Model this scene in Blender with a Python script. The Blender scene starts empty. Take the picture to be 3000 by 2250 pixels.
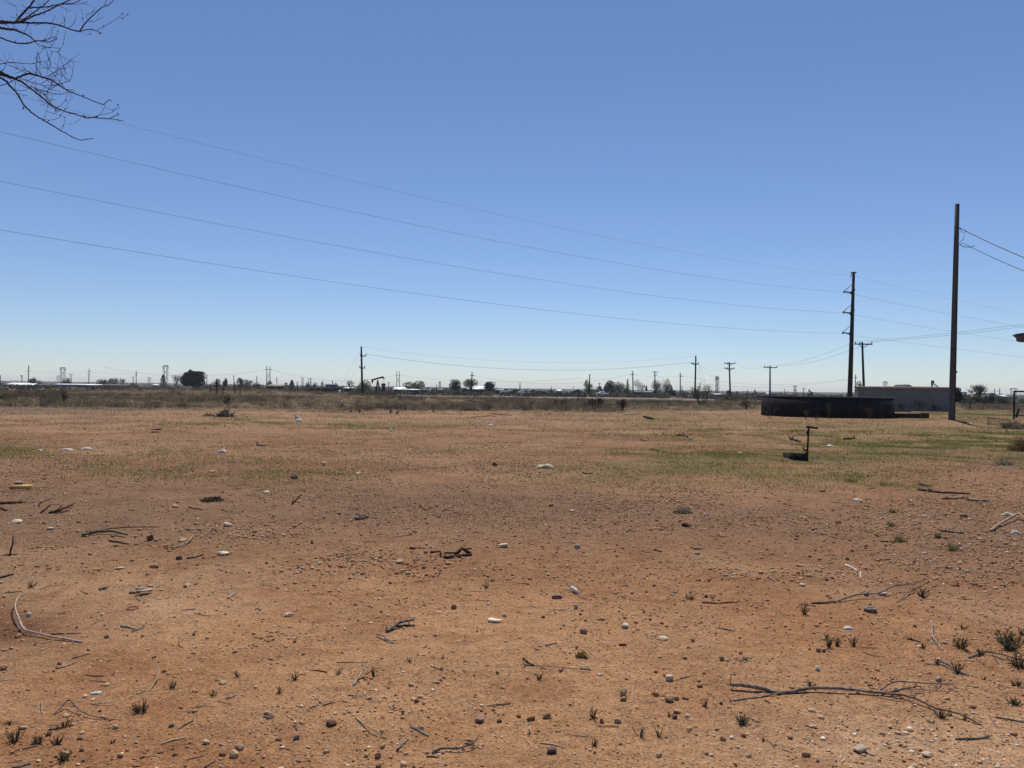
import bpy, math, random
import numpy as np
from mathutils import Vector, Matrix

# ------------------------------------------------------------------ camera, sky, sun, exposure
scene = bpy.context.scene
COL = scene.collection
CAM_H = 1.6
FPX = 2254.0                      # focal length in photograph pixels (3000 wide)
PITCH = math.atan(17.0 / FPX)
ROLL = math.radians(0.8)
cam_data = bpy.data.cameras.new('camera')
cam_data.sensor_width = 36.0
cam_data.lens = 36.0 * FPX / 3000.0
cam_data.clip_start = 0.05
cam_data.clip_end = 20000
cam = bpy.data.objects.new('camera', cam_data)
COL.objects.link(cam)
CAM_M = Matrix.Rotation(math.pi / 2 + PITCH, 4, 'X') @ Matrix.Rotation(ROLL, 4, 'Z')
CAM_M = Matrix.Translation((0, 0, CAM_H)) @ CAM_M
cam.matrix_world = CAM_M
scene.camera = cam

SUN_EL = math.radians(62.0)
SUN_AZ = math.radians(6.0)        # from +Y towards +X
world = bpy.data.worlds.new('World')
scene.world = world
world.use_nodes = True
wn, wl = world.node_tree.nodes, world.node_tree.links
sky = wn.new('ShaderNodeTexSky')
sky.sky_type = 'NISHITA'
sky.sun_disc = False
sky.sun_elevation = SUN_EL
sky.sun_rotation = SUN_AZ
sky.altitude = 900
sky.air_density = 1.0
sky.dust_density = 0.0
sky.ozone_density = 4.0
tint = wn.new('ShaderNodeMix'); tint.data_type = 'RGBA'; tint.blend_type = 'MULTIPLY'; tint.inputs[0].default_value = 1.0
tint.inputs[7].default_value = (0.89, 0.905, 1.02, 1)      # the clear desert sky is a touch more violet than the model's
wl.new(sky.outputs[0], tint.inputs[6]); wl.new(tint.outputs[2], wn['Background'].inputs[0])
wn['Background'].inputs[1].default_value = 0.10

sun_data = bpy.data.lights.new('sun', 'SUN')
sun_data.energy = 5.0
sun_data.angle = math.radians(0.5)
sun_data.color = (1.0, 0.95, 0.88)
sun = bpy.data.objects.new('sun', sun_data)
COL.objects.link(sun)
SUN_DIR = Vector((math.sin(SUN_AZ) * math.cos(SUN_EL), math.cos(SUN_AZ) * math.cos(SUN_EL), math.sin(SUN_EL)))
sun.rotation_mode = 'QUATERNION'
sun.rotation_quaternion = SUN_DIR.to_track_quat('Z', 'Y')
sun.location = SUN_DIR * 50

scene.view_settings.view_transform = 'Standard'
scene.view_settings.look = 'None'
scene.view_settings.exposure = 0.0
scene.view_settings.gamma = 1.0
scene.view_settings.use_curve_mapping = False
scene.render.engine = 'CYCLES'
HAZE = 0.00014
scene.cycles.max_bounces = 6
scene.cycles.volume_bounces = 0

rng = np.random.default_rng(11)
random.seed(11)

# ------------------------------------------------------------------ noise and terrain
def _hash(ix, iy, seed):
    h = (ix.astype(np.int64) * 374761393 + iy.astype(np.int64) * 668265263 + seed * 974634) & 0xFFFFFFFF
    h = ((h ^ (h >> 13)) * 1274126177) & 0xFFFFFFFF
    h = h ^ (h >> 16)
    return (h & 0xFFFFFF) / float(0xFFFFFF)

def vnoise(x, y, seed=0):
    x = np.asarray(x, float); y = np.asarray(y, float)
    ix = np.floor(x); iy = np.floor(y)
    fx = x - ix; fy = y - iy
    fx = fx * fx * (3 - 2 * fx); fy = fy * fy * (3 - 2 * fy)
    a = _hash(ix, iy, seed); b = _hash(ix + 1, iy, seed)
    c = _hash(ix, iy + 1, seed); d = _hash(ix + 1, iy + 1, seed)
    return (a + (b - a) * fx) * (1 - fy) + (c + (d - c) * fx) * fy

def fbm(x, y, seed=0, octv=4):
    s = 0; a = 0.5; t = 0
    for i in range(octv):
        s = s + a * vnoise(x, y, seed + i * 17); t += a
        x = np.asarray(x) * 2.03 + 3.1; y = np.asarray(y) * 2.03 - 1.7; a *= 0.5
    return s / t

def sstep(a, b, x):
    t = np.clip((np.asarray(x, float) - a) / (b - a), 0, 1)
    return t * t * (3 - 2 * t)

def H(x, y):
    """ground height"""
    x = np.asarray(x, float); y = np.asarray(y, float)
    r = np.hypot(x, y)
    ys = np.maximum(y, 1.0)
    ang = x / ys
    # low dune ridge in front of the houses on the left
    m = np.exp(-((ang + 0.38) / 0.20) ** 2) * np.exp(-((y - 112) / 26.0) ** 2)
    m = np.where(y > 5, m, 0)
    h = 1.05 * m
    h = h + 0.35 * (fbm(x / 25.0, y / 25.0, 5, 3) - 0.5) * sstep(40, 90, r) * (1 - sstep(160, 260, r))
    # far low hills on the skyline
    h = h + (8.0 + 4.0 * (fbm(x / 420.0, y / 420.0, 9, 3) - 0.5)) * sstep(1300, 3200, r)
    # lumps near
    near = 1 - sstep(25, 70, r)
    h = h + near * (0.07 * (fbm(x / 1.6, y / 1.6, 21, 3) - 0.5) + 0.030 * (fbm(x / 0.24, y / 0.24, 33, 3) - 0.5))
    # low dirt mound by the dark brush
    h = h + 0.42 * np.exp(-((x - 8.9) / 2.2) ** 2 - ((y - 48.5) / 1.6) ** 2)
    # mound at the wood pole
    h = h + 0.22 * np.exp(-((x - 25.0) / 1.9) ** 2 - ((y - 44.0) / 1.6) ** 2)
    return h

def Hs(x, y):
    return float(H(np.array([x]), np.array([y]))[0])

CM = np.array(CAM_M)[:3, :3]
def ray(px, py):
    d = CM @ np.array([(px - 1500.0) / FPX, -(py - 1125.0) / FPX, -1.0])
    return d
def A(px, py, D):
    """point on the sight line of a photograph pixel at distance D along the ground"""
    d = ray(px, py)
    t = D / d[1]
    return np.array([d[0] * t, D, CAM_H + d[2] * t])
def G(px, py):
    """ground point under a photograph pixel"""
    d = ray(px, py)
    t = (CAM_H) / max(-d[2], 1e-4)
    for _ in range(6):
        x, y = d[0] * t, d[1] * t
        t = (CAM_H - Hs(x, y)) / max(-d[2], 1e-4)
    x, y = d[0] * t, d[1] * t
    return np.array([x, y, Hs(x, y)])
def Gx(px, D):
    """ground point at distance D in the direction of column px"""
    p = A(px, 1125 + 0.014 * (px - 1500) + 17, D)
    return np.array([p[0], D, Hs(p[0], D)])
IM = CM.T
def project(x, y, z):
    p = IM @ np.stack([x, y, z - CAM_H])
    w = np.maximum(-p[2], 1e-3)
    return 1500 + FPX * p[0] / w, 1125 - FPX * p[1] / w
def ppm(D):
    return FPX / D      # photograph pixels per metre at distance D

# ------------------------------------------------------------------ materials
def new_mat(name):
    m = bpy.data.materials.new(name); m.use_nodes = True
    nt = m.node_tree
    return m, nt.nodes, nt.links, nt.nodes['Principled BSDF']

def mat_plain(name, col, rough=0.7, metal=0.0, vary=0.25, scale=8.0, bump=0.0, stretch=None, spec=0.06, objcol=False):
    m, n, l, b = new_mat(name)
    tc = n.new('ShaderNodeTexCoord'); no = n.new('ShaderNodeTexNoise')
    no.inputs['Scale'].default_value = scale; no.inputs['Detail'].default_value = 5
    if stretch:
        mp = n.new('ShaderNodeMapping'); mp.inputs['Scale'].default_value = stretch
        l.new(tc.outputs['Object'], mp.inputs[0]); l.new(mp.outputs[0], no.inputs['Vector'])
    else:
        l.new(tc.outputs['Object'], no.inputs['Vector'])
    mx = n.new('ShaderNodeMix'); mx.data_type = 'RGBA'; mx.blend_type = 'MULTIPLY'
    mx.inputs[0].default_value = 1.0
    rp = n.new('ShaderNodeMapRange'); rp.inputs[1].default_value = 0.3; rp.inputs[2].default_value = 0.7
    rp.inputs[3].default_value = 1 - vary; rp.inputs[4].default_value = 1 + vary
    l.new(no.outputs[0], rp.inputs[0])
    if objcol:
        oi = n.new('ShaderNodeObjectInfo'); l.new(oi.outputs['Color'], mx.inputs[6])
    else:
        mx.inputs[6].default_value = (*col, 1)
    l.new(rp.outputs[0], mx.inputs[7])
    l.new(mx.outputs[2], b.inputs['Base Color'])
    b.inputs['Roughness'].default_value = rough; b.inputs['Metallic'].default_value = metal
    b.inputs['Specular IOR Level'].default_value = spec
    if bump:
        bp = n.new('ShaderNodeBump'); bp.inputs['Strength'].default_value = bump; bp.inputs['Distance'].default_value = 0.02
        l.new(no.outputs[0], bp.inputs['Height']); l.new(bp.outputs[0], b.inputs['Normal'])
    return m

def mat_attr(name, rough=0.9, transl=0.0, spec=0.1):
    """colour from the mesh's own Col attribute (each pebble, blade or leaf has its own colour)"""
    m, n, l, b = new_mat(name)
    at = n.new('ShaderNodeAttribute'); at.attribute_name = 'Col'
    l.new(at.outputs['Color'], b.inputs['Base Color'])
    b.inputs['Roughness'].default_value = rough; b.inputs['Specular IOR Level'].default_value = spec
    if transl > 0:
        tr = n.new('ShaderNodeBsdfTranslucent'); l.new(at.outputs['Color'], tr.inputs[0])
        ms = n.new('ShaderNodeMixShader'); ms.inputs[0].default_value = transl
        l.new(b.outputs[0], ms.inputs[1]); l.new(tr.outputs[0], ms.inputs[2])
        l.new(ms.outputs[0], n['Material Output'].inputs[0])
    return m

def mat_soil():
    m, n, l, b = new_mat('sandy_soil')
    at = n.new('ShaderNodeAttribute'); at.attribute_name = 'Col'
    tc = n.new('ShaderNodeTexCoord')
    def noise(scale, detail=6, rough=0.6):
        t = n.new('ShaderNodeTexNoise'); t.inputs['Scale'].default_value = scale
        t.inputs['Detail'].default_value = detail; t.inputs['Roughness'].default_value = rough
        l.new(tc.outputs['Object'], t.inputs['Vector']); return t
    n1 = noise(1.3); n2 = noise(9.0); n3 = noise(60.0, 4, 0.7)
    def rng_(node, lo, hi, a=0.3, c=0.7):
        r = n.new('ShaderNodeMapRange'); r.inputs[1].default_value = a; r.inputs[2].default_value = c
        r.inputs[3].default_value = lo; r.inputs[4].default_value = hi
        l.new(node.outputs[0], r.inputs[0]); return r
    cur = at.outputs['Color']
    for nd, lo, hi in ((n1, 0.88, 1.12), (n2, 0.85, 1.14), (n3, 0.56, 1.40)):
        mx = n.new('ShaderNodeMix'); mx.data_type = 'RGBA'; mx.blend_type = 'MULTIPLY'; mx.inputs[0].default_value = 1
        l.new(cur, mx.inputs[6]); l.new(rng_(nd, lo, hi).outputs[0], mx.inputs[7]); cur = mx.outputs[2]
    # pale grit
    v = n.new('ShaderNodeTexVoronoi'); v.inputs['Scale'].default_value = 38.0
    l.new(tc.outputs['Object'], v.inputs['Vector'])
    lt = n.new('ShaderNodeMath'); lt.operation = 'LESS_THAN'; lt.inputs[1].default_value = 0.20
    l.new(v.outputs['Distance'], lt.inputs[0])
    sp = n.new('ShaderNodeSeparateColor'); l.new(v.outputs['Color'], sp.inputs[0])
    gt = n.new('ShaderNodeMath'); gt.operation = 'GREATER_THAN'; gt.inputs[1].default_value = 0.72
    l.new(sp.outputs[0], gt.inputs[0])
    mu = n.new('ShaderNodeMath'); mu.operation = 'MULTIPLY'; l.new(lt.outputs[0], mu.inputs[0]); l.new(gt.outputs[0], mu.inputs[1])
    mx = n.new('ShaderNodeMix'); mx.data_type = 'RGBA'; l.new(mu.outputs[0], mx.inputs[0])
    l.new(cur, mx.inputs[6]); mx.inputs[7].default_value = (0.36, 0.255, 0.17, 1)
    cur = mx.outputs[2]
    n5 = noise(1.9, 9, 0.72)
    m5 = n.new('ShaderNodeMix'); m5.data_type = 'RGBA'; m5.blend_type = 'MULTIPLY'; l.new(rng_(n5, 0, 0.85, 0.53, 0.575).outputs[0], m5.inputs[0])
    l.new(cur, m5.inputs[6]); m5.inputs[7].default_value = (0.86, 0.80, 0.77, 1); cur = m5.outputs[2]
    v2 = n.new('ShaderNodeTexVoronoi'); v2.inputs['Scale'].default_value = 55.0; l.new(tc.outputs['Object'], v2.inputs['Vector'])
    sp2 = n.new('ShaderNodeSeparateColor'); l.new(v2.outputs['Color'], sp2.inputs[0])
    a1 = n.new('ShaderNodeMath'); a1.operation = 'LESS_THAN'; a1.inputs[1].default_value = 0.22; l.new(v2.outputs['Distance'], a1.inputs[0])
    a2 = n.new('ShaderNodeMath'); a2.operation = 'GREATER_THAN'; a2.inputs[1].default_value = 0.70; l.new(sp2.outputs[1], a2.inputs[0])
    a3 = n.new('ShaderNodeMath'); a3.operation = 'MULTIPLY'; l.new(a1.outputs[0], a3.inputs[0]); l.new(a2.outputs[0], a3.inputs[1])
    m6 = n.new('ShaderNodeMix'); m6.data_type = 'RGBA'; l.new(a3.outputs[0], m6.inputs[0]); l.new(cur, m6.inputs[6]); m6.inputs[7].default_value = (0.11, 0.062, 0.036, 1)
    n6 = noise(210.0, 3, 0.7)
    m7 = n.new('ShaderNodeMix'); m7.data_type = 'RGBA'; m7.blend_type = 'MULTIPLY'; m7.inputs[0].default_value = 1; l.new(m6.outputs[2], m7.inputs[6]); l.new(rng_(n6, .7, 1.28).outputs[0], m7.inputs[7])
    l.new(m7.outputs[2], b.inputs['Base Color'])
    b.inputs['Roughness'].default_value = 0.95; b.inputs['Specular IOR Level'].default_value = 0.03
    ad = n.new('ShaderNodeMath'); ad.operation = 'MULTIPLY_ADD'; ad.inputs[1].default_value = 0.35
    l.new(n3.outputs[0], ad.inputs[0]); l.new(n2.outputs[0], ad.inputs[2])
    bp = n.new('ShaderNodeBump'); bp.inputs['Strength'].default_value = 0.9; bp.inputs['Distance'].default_value = 0.05
    l.new(ad.outputs[0], bp.inputs['Height']); l.new(bp.outputs[0], b.inputs['Normal'])
    return m

M_soil = mat_soil()
M_peb = mat_attr('gravel_stone', 0.85)
M_blade = mat_attr('grass_blade', 0.8, 0.45)
M_leaf = mat_attr('tree_foliage', 0.7, 0.25)
M_bark = mat_plain('grey_bark', (0.075, 0.058, 0.048), 0.9, vary=0.4, scale=40, bump=0.4)
M_barkd = mat_plain('dark_branch_bark', (0.055, 0.036, 0.030), 0.85, vary=0.4, scale=60, bump=0.3)
M_stone = mat_plain('loose_stone', (1, 1, 1), 0.9, vary=0.3, scale=45, bump=0.5, objcol=True)
M_wood = mat_plain('loose_wood', (1, 1, 1), 0.9, vary=0.5, scale=38, bump=0.45, stretch=(1, 1, 1), objcol=True)
M_pole = mat_plain('weathered_pole_wood', (0.088, 0.080, 0.073), 0.9, vary=0.45, scale=9, bump=0.5, stretch=(6, 6, 0.35))
M_polef = mat_plain('dark_pole_wood', (0.028, 0.025, 0.024), 0.9, vary=0.2, scale=2)
M_steel = mat_plain('rusted_pole_steel', (0.030, 0.025, 0.025), 0.75, vary=0.2, scale=1.5)
M_towr = mat_plain('tower_galvanised', (0.13, 0.14, 0.15), 0.7, metal=0.2, vary=0.1, scale=1)
M_ins = mat_plain('insulator_glaze', (0.10, 0.11, 0.12), 0.35, vary=0.1)
M_wire = mat_plain('conductor_metal', (0.13, 0.15, 0.18), 0.6, vary=0.05)
M_wireb = mat_plain('black_cable', (0.03, 0.03, 0.035), 0.6, vary=0.05)
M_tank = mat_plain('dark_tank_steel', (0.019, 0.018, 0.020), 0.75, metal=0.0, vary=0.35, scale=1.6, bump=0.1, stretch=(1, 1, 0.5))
M_rim = mat_plain('tank_rim_steel', (0.10, 0.10, 0.11), 0.6, metal=0.2, vary=0.2)
M_shed = mat_plain('grey_sheet_metal', (0.205, 0.193, 0.188), 0.7, metal=0.0, vary=0.12, scale=1.2)
M_roof = mat_plain('tan_roof_metal', (0.26, 0.21, 0.175), 0.6, vary=0.15, scale=1.5)
M_white = mat_plain('white_metal_roof', (0.78, 0.79, 0.80), 0.4, vary=0.06, scale=0.6, spec=0.5)
M_wallt = mat_plain('pale_house_wall', (0.24, 0.22, 0.20), 0.8, vary=0.15, scale=0.7)
M_walld = mat_plain('dark_house_wall', (0.05, 0.047, 0.047), 0.8, vary=0.2, scale=0.7)
M_shin = mat_plain('grey_shingle', (0.14, 0.13, 0.13), 0.85, vary=0.2, scale=1.5)
M_glass = mat_plain('dark_window', (0.02, 0.022, 0.028), 0.15, vary=0.05, spec=0.6)
M_rust = mat_plain('rusty_iron', (0.055, 0.032, 0.025), 0.8, vary=0.4, scale=20, bump=0.3)
M_red = mat_plain('faded_red_paint', (0.16, 0.05, 0.045), 0.7, vary=0.3, scale=2)
M_mesh = mat_plain('fence_wire', (0.09, 0.09, 0.09), 0.6, vary=0.1)
M_lamp = mat_plain('lamp_housing', (0.11, 0.11, 0.12), 0.5, vary=0.1)
M_plastic = mat_plain('white_plastic', (0.47, 0.44, 0.38), 0.5, vary=0.12, scale=20)
M_bag = mat_plain('yellowed_sack', (0.44, 0.40, 0.27), 0.8, vary=0.15, scale=25, bump=0.4)
M_road = mat_plain('pale_caliche_road', (0.20, 0.175, 0.145), 0.95, vary=0.15, scale=0.5)
M_block = mat_plain('weathered_concrete', (0.022, 0.022, 0.022), 0.9, vary=0.3, scale=15, bump=0.3)
M_ring = mat_plain('red_rubber', (0.30, 0.085, 0.05), 0.6, vary=0.1)
M_meter = mat_plain('grey_meter_metal', (0.22, 0.22, 0.20), 0.5, metal=0.2, vary=0.1)

# ------------------------------------------------------------------ mesh building
BASE = {}
def np_mesh(name, V, F, col=None, smooth=False):
    """F: list of int arrays (n,k)"""
    me = bpy.data.meshes.new(name)
    V = np.ascontiguousarray(V, dtype=np.float32)
    me.vertices.add(len(V)); me.vertices.foreach_set('co', V.ravel())
    lv = np.concatenate([f.ravel() for f in F]).astype(np.int32)
    lt = np.concatenate([np.full(len(f), f.shape[1]) for f in F]).astype(np.int32)
    ls = np.concatenate([[0], np.cumsum(lt)[:-1]]).astype(np.int32)
    me.loops.add(len(lv)); me.loops.foreach_set('vertex_index', lv)
    me.polygons.add(len(lt)); me.polygons.foreach_set('loop_start', ls); me.polygons.foreach_set('loop_total', lt)
    if smooth:
        me.polygons.foreach_set('use_smooth', np.ones(len(lt), dtype=bool))
    if col is not None:
        at = me.color_attributes.new('Col', 'FLOAT_COLOR', 'POINT')
        c = np.ones((len(V), 4), np.float32); c[:, :3] = col
        at.data.foreach_set('color', c.ravel())
    me.update(calc_edges=True)
    return me

class MB:
    def __init__(s): s.V = []; s.F = {}; s.n = 0; s.C = []
    def add(s, V, F, col=None):
        V = np.asarray(V, float)
        s.V.append(V)
        for f in (F if isinstance(F, list) else [F]):
            f = np.atleast_2d(np.asarray(f, int))
            s.F.setdefault(f.shape[1], []).append(f + s.n)
        s.C.append(np.tile(np.asarray(col if col is not None else (1, 1, 1), float), (len(V), 1)) if col is None or np.ndim(col) == 1 else col)
        s.n += len(V)
        return s
    def box(s, c, size, rot=0.0, tilt=None):
        sx, sy, sz = [v / 2 for v in size]
        v = np.array([[-sx, -sy, -sz], [sx, -sy, -sz], [sx, sy, -sz], [-sx, sy, -sz], [-sx, -sy, sz], [sx, -sy, sz], [sx, sy, sz], [-sx, sy, sz]])
        if tilt is not None: v = v @ np.array(tilt).T
        cr, sr = math.cos(rot), math.sin(rot)
        v = v @ np.array([[cr, -sr, 0], [sr, cr, 0], [0, 0, 1]]).T + np.asarray(c)
        return s.add(v, [[0, 3, 2, 1], [4, 5, 6, 7], [0, 1, 5, 4], [1, 2, 6, 5], [2, 3, 7, 6], [3, 0, 4, 7]])
    def tube(s, pts, rad, n=6, caps=True, squash=1.0):
        P = np.asarray(pts, float); k = len(P)
        R = np.full(k, rad, float) if np.ndim(rad) == 0 else np.asarray(rad, float)
        if len(R) != k: R = np.interp(np.linspace(0, 1, k), np.linspace(0, 1, len(R)), R)
        T = np.gradient(P, axis=0); T /= np.maximum(np.linalg.norm(T, axis=1, keepdims=True), 1e-9)
        up = np.array([0, 0, 1.0]) if abs(T[:, 2]).mean() < 0.85 else np.array([0, 1.0, 0])
        U = np.cross(T, up); U /= np.maximum(np.linalg.norm(U, axis=1, keepdims=True), 1e-9)
        W = np.cross(U, T)
        a = np.arange(n) * 2 * math.pi / n
        V = P[:, None, :] + R[:, None, None] * (np.cos(a)[None, :, None] * U[:, None, :] + squash * np.sin(a)[None, :, None] * W[:, None, :])
        V = V.reshape(-1, 3)
        i = np.arange(k - 1)[:, None] * n; j = np.arange(n)[None, :]; j2 = (j + 1) % n
        F = np.stack([i + j, i + n + j, i + n + j2, i + j2], -1).reshape(-1, 4)
        fs = [F]
        if caps:
            fs.append(np.array([list(range(n))])); fs.append(np.array([[(k - 1) * n + q for q in range(n)][::-1]]))
        return s.add(V, fs)
    def bar(s, p, q, r, n=5): return s.tube([p, q], r, n)
    def prism(s, poly, thick, axis, origin, u, w):
        """polygon in (u,w) plane at origin, extruded +-thick/2 along axis"""
        o = np.asarray(origin, float); u = np.asarray(u, float); w = np.asarray(w, float); ax = np.asarray(axis, float)
        p = np.array([o + a * u + b * w for a, b in poly]); k = len(p)
        V = np.concatenate([p - ax * thick / 2, p + ax * thick / 2])
        F = [np.array([list(range(k))[::-1]]), np.array([[k + i for i in range(k)]]),
             np.array([[i, (i + 1) % k, k + (i + 1) % k, k + i] for i in range(k)])]
        return s.add(V, F)
    def build(s, name, mat, parent=None, base=None, smooth=False, col=False):
        V = np.concatenate(s.V)
        if parent is not None: b = BASE[parent.name]
        elif base is None:
            b = np.array([(V[:, 0].min() + V[:, 0].max()) / 2, (V[:, 1].min() + V[:, 1].max()) / 2, V[:, 2].min()])
        else: b = np.asarray(base, float)
        me = np_mesh(name, V - b, [np.concatenate(f) for f in s.F.values()], np.concatenate(s.C) if col else None, smooth)
        me.materials.append(mat)
        o = bpy.data.objects.new(name, me); COL.objects.link(o)
        if parent is not None: o.parent = parent
        else: o.location = b
        BASE[o.name] = b
        return o

def tag(o, label=None, cat=None, group=None, kind=None):
    if label: o['label'] = label
    if cat: o['category'] = cat
    if group: o['group'] = group
    if kind: o['kind'] = kind
    return o
def thing(name, label, cat, loc, group=None):
    o = bpy.data.objects.new(name, None); COL.objects.link(o)
    o.empty_display_size = 0.2
    o.location = loc; BASE[o.name] = np.asarray(loc, float)
    return tag(o, label, cat, group)

# ------------------------------------------------------------------ ground: one sheet to the horizon
def soil_colour(x, y):
    r = np.hypot(x, y); n = len(x)
    px, py = project(x, y, np.zeros(n))
    px = np.where(y > 0.5, px, 1500)
    w = lambda s, sd: fbm(x / s, y / s, sd, 4)
    a = w(2.2, 41); b_ = w(7.0, 42); c_ = w(0.7, 43)
    orange = np.array([0.350, 0.193, 0.098]); pale = np.array([0.39, 0.242, 0.140]); red = np.array([0.292, 0.147, 0.071])
    dull = np.array([0.200, 0.118, 0.071]); far = np.array([0.262, 0.160, 0.094]); brush = np.array([0.165, 0.120, 0.076]); field = np.array([0.09, 0.08, 0.058])
    t = sstep(0.38, 0.66, a)[:, None]
    col = orange * (1 - t) + red * t
    t = sstep(0.52, 0.74, w(3.1, 47))[:, None] * 0.75
    col = col * (1 - t) + pale * t
    # caliche-rich ground at the right foreground
    t = (np.exp(-((px - 2600) / 520) ** 2 - ((py - 2180) / 130) ** 2) * sstep(0.3, 0.55, c_))[:, None] * 0.85
    col = col * (1 - t) + pale * t
    rr = r * (0.85 + 0.3 * b_)
    t = (sstep(6.0, 11.0, rr) * (1 - sstep(26, 34, rr)))[:, None] * (0.6 + 0.4 * sstep(0.35, 0.6, b_)[:, None])
    col = col * (1 - t) + dull * t
    t = sstep(24, 36, rr)[:, None]
    f2 = far * (0.62 + 0.72 * w(3.0, 51)[:, None])
    col = col * (1 - t) + f2 * t
    t = sstep(0.92, 1.08, r / d_front(px) * (0.93 + 0.14 * b_))[:, None]
    col = col * (1 - t) + brush * t
    t = sstep(170, 300, r)[:, None]
    col = col * (1 - t) + field * (0.8 + 0.4 * w(60, 53)[:, None]) * t
    # grown-over green tinge under the grass patches
    g = grass_mask(px, py)[:, None] * sstep(0.3, 0.65, w(1.3, 55))[:, None] * 0.8
    col = col * (1 - g) + np.array([0.115, 0.115, 0.036]) * g
    # darker brown patch with ragged edges in the soil colour at the left
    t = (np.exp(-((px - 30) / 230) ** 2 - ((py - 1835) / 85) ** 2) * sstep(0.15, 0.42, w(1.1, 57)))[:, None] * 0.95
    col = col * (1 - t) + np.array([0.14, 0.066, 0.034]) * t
    return np.clip(col, 0.01, 0.9)

_fx = np.array([-600, 0, 500, 1000, 1500, 1800, 2150, 2400, 2800, 3600.0])
_fy = np.array([49, 50, 54, 52, 60, 58, 70, 84, 90, 92.0])
def d_front(px): return np.interp(px, _fx, _fy)

PATCH = [(2150, 1355, 380, 45, .9), (2350, 1345, 420, 32, 1), (2600, 1322, 380, 38, .9), (2450, 1400, 230, 24, .6), (1850, 1380, 260, 40, .5),
         (60, 1322, 240, 16, .5), (330, 1327, 240, 14, .35), (480, 1375, 230, 28, .35), (850, 1372, 200, 44, .35), (700, 1238, 200, 9, .6),
         (1180, 1245, 240, 10, .45), (2880, 1285, 260, 40, .9), (1980, 1232, 230, 12, .55), (2850, 1215, 200, 22, .8), (2350, 1270, 500, 22, .45),
         (2600, 1418, 110, 12, .8), (1500, 1290, 500, 40, .15), (2500, 1245, 400, 14, .5)]
def grass_mask(px, py):
    m = np.zeros(np.shape(px))
    for cx, cy, rx, ry, wt in PATCH:
        m = np.maximum(m, wt * np.exp(-(((px - cx) / rx) ** 2 + ((py - cy) / ry) ** 2) * 0.9))
    return m

def build_ground():
    front = np.radians(np.linspace(-52, 52, 470))
    back = np.radians(np.linspace(52, 308, 70))[1:-1]
    th = np.concatenate([front, back])
    rr = np.concatenate([[0.25], np.exp(np.linspace(math.log(0.8), math.log(3.0), 40))[:-1], np.exp(np.linspace(math.log(3.0), math.log(60), 330)), np.exp(np.linspace(math.log(60), math.log(5000), 160))[1:]])
    nt, nr = len(th), len(rr)
    X = (rr[:, None] * np.sin(th)[None]).ravel(); Y = (rr[:, None] * np.cos(th)[None]).ravel()
    Z = H(X, Y)
    V = np.stack([X, Y, Z], 1)
    V = np.concatenate([V, [[0, 0, Hs(0, 0)]]])
    i = np.arange(nr - 1)[:, None] * nt; j = np.arange(nt)[None]; j2 = (j + 1) % nt
    F = np.stack([i + j, i + nt + j, i + nt + j2, i + j2], -1).reshape(-1, 4)
    F3 = np.stack([np.full(nt, nr * nt), np.arange(nt), (np.arange(nt) + 1) % nt], -1)
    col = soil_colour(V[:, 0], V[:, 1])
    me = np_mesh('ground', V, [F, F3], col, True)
    me.materials.append(M_soil)
    o = bpy.data.objects.new('ground', me); COL.objects.link(o)
    tag(o, 'bare orange sandy ground with scattered grit and faint grass', None, None, 'structure')
build_ground()

# pale caliche road that runs across behind the brush
mb = MB()
pp = [Gx(q, 150 + 0.004 * (q - 1300)) for q in range(1180, 2120, 60)]
for a_, b_ in zip(pp[:-1], pp[1:]):
    z = 0.30
    mb.add([[a_[0], a_[1] - 4, a_[2] + z], [b_[0], b_[1] - 4, b_[2] + z], [b_[0], b_[1] + 4, b_[2] + z], [a_[0], a_[1] + 4, a_[2] + z],
            [a_[0], a_[1] - 7, a_[2] - .1], [b_[0], b_[1] - 7, b_[2] - .1]], [[0, 1, 2, 3], [4, 5, 1, 0]])
tag(mb.build('road', M_road), 'pale raised dirt road running in front of the far houses', None, None, 'structure')

# ------------------------------------------------------------------ scattered stuff
def sample(n, y0, y1, power=0.0, spread=0.74, margin=0.8):
    """points in the ground wedge in front of the viewpoint; power>0 pushes them nearer"""
    u = rng.random(n)
    if power == 0: y = np.sqrt(y0 ** 2 + u * (y1 ** 2 - y0 ** 2))
    else:
        e = 2 - power
        y = (y0 ** e + u * (y1 ** e - y0 ** e)) ** (1 / e) if abs(e) > 1e-6 else y0 * (y1 / y0) ** u
    x = (rng.random(n) * 2 - 1) * (spread * y + margin)
    return x, y

def ico(sub):
    import bmesh
    bm = bmesh.new(); bmesh.ops.create_icosphere(bm, subdivisions=sub, radius=1.0)
    V = np.array([v.co[:] for v in bm.verts]); bm.verts.ensure_lookup_table()
    F = np.array([[v.index for v in f.verts] for f in bm.faces]); bm.free()
    return V, F
ICO = {k: ico(k) for k in (1, 2, 3)}

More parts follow.
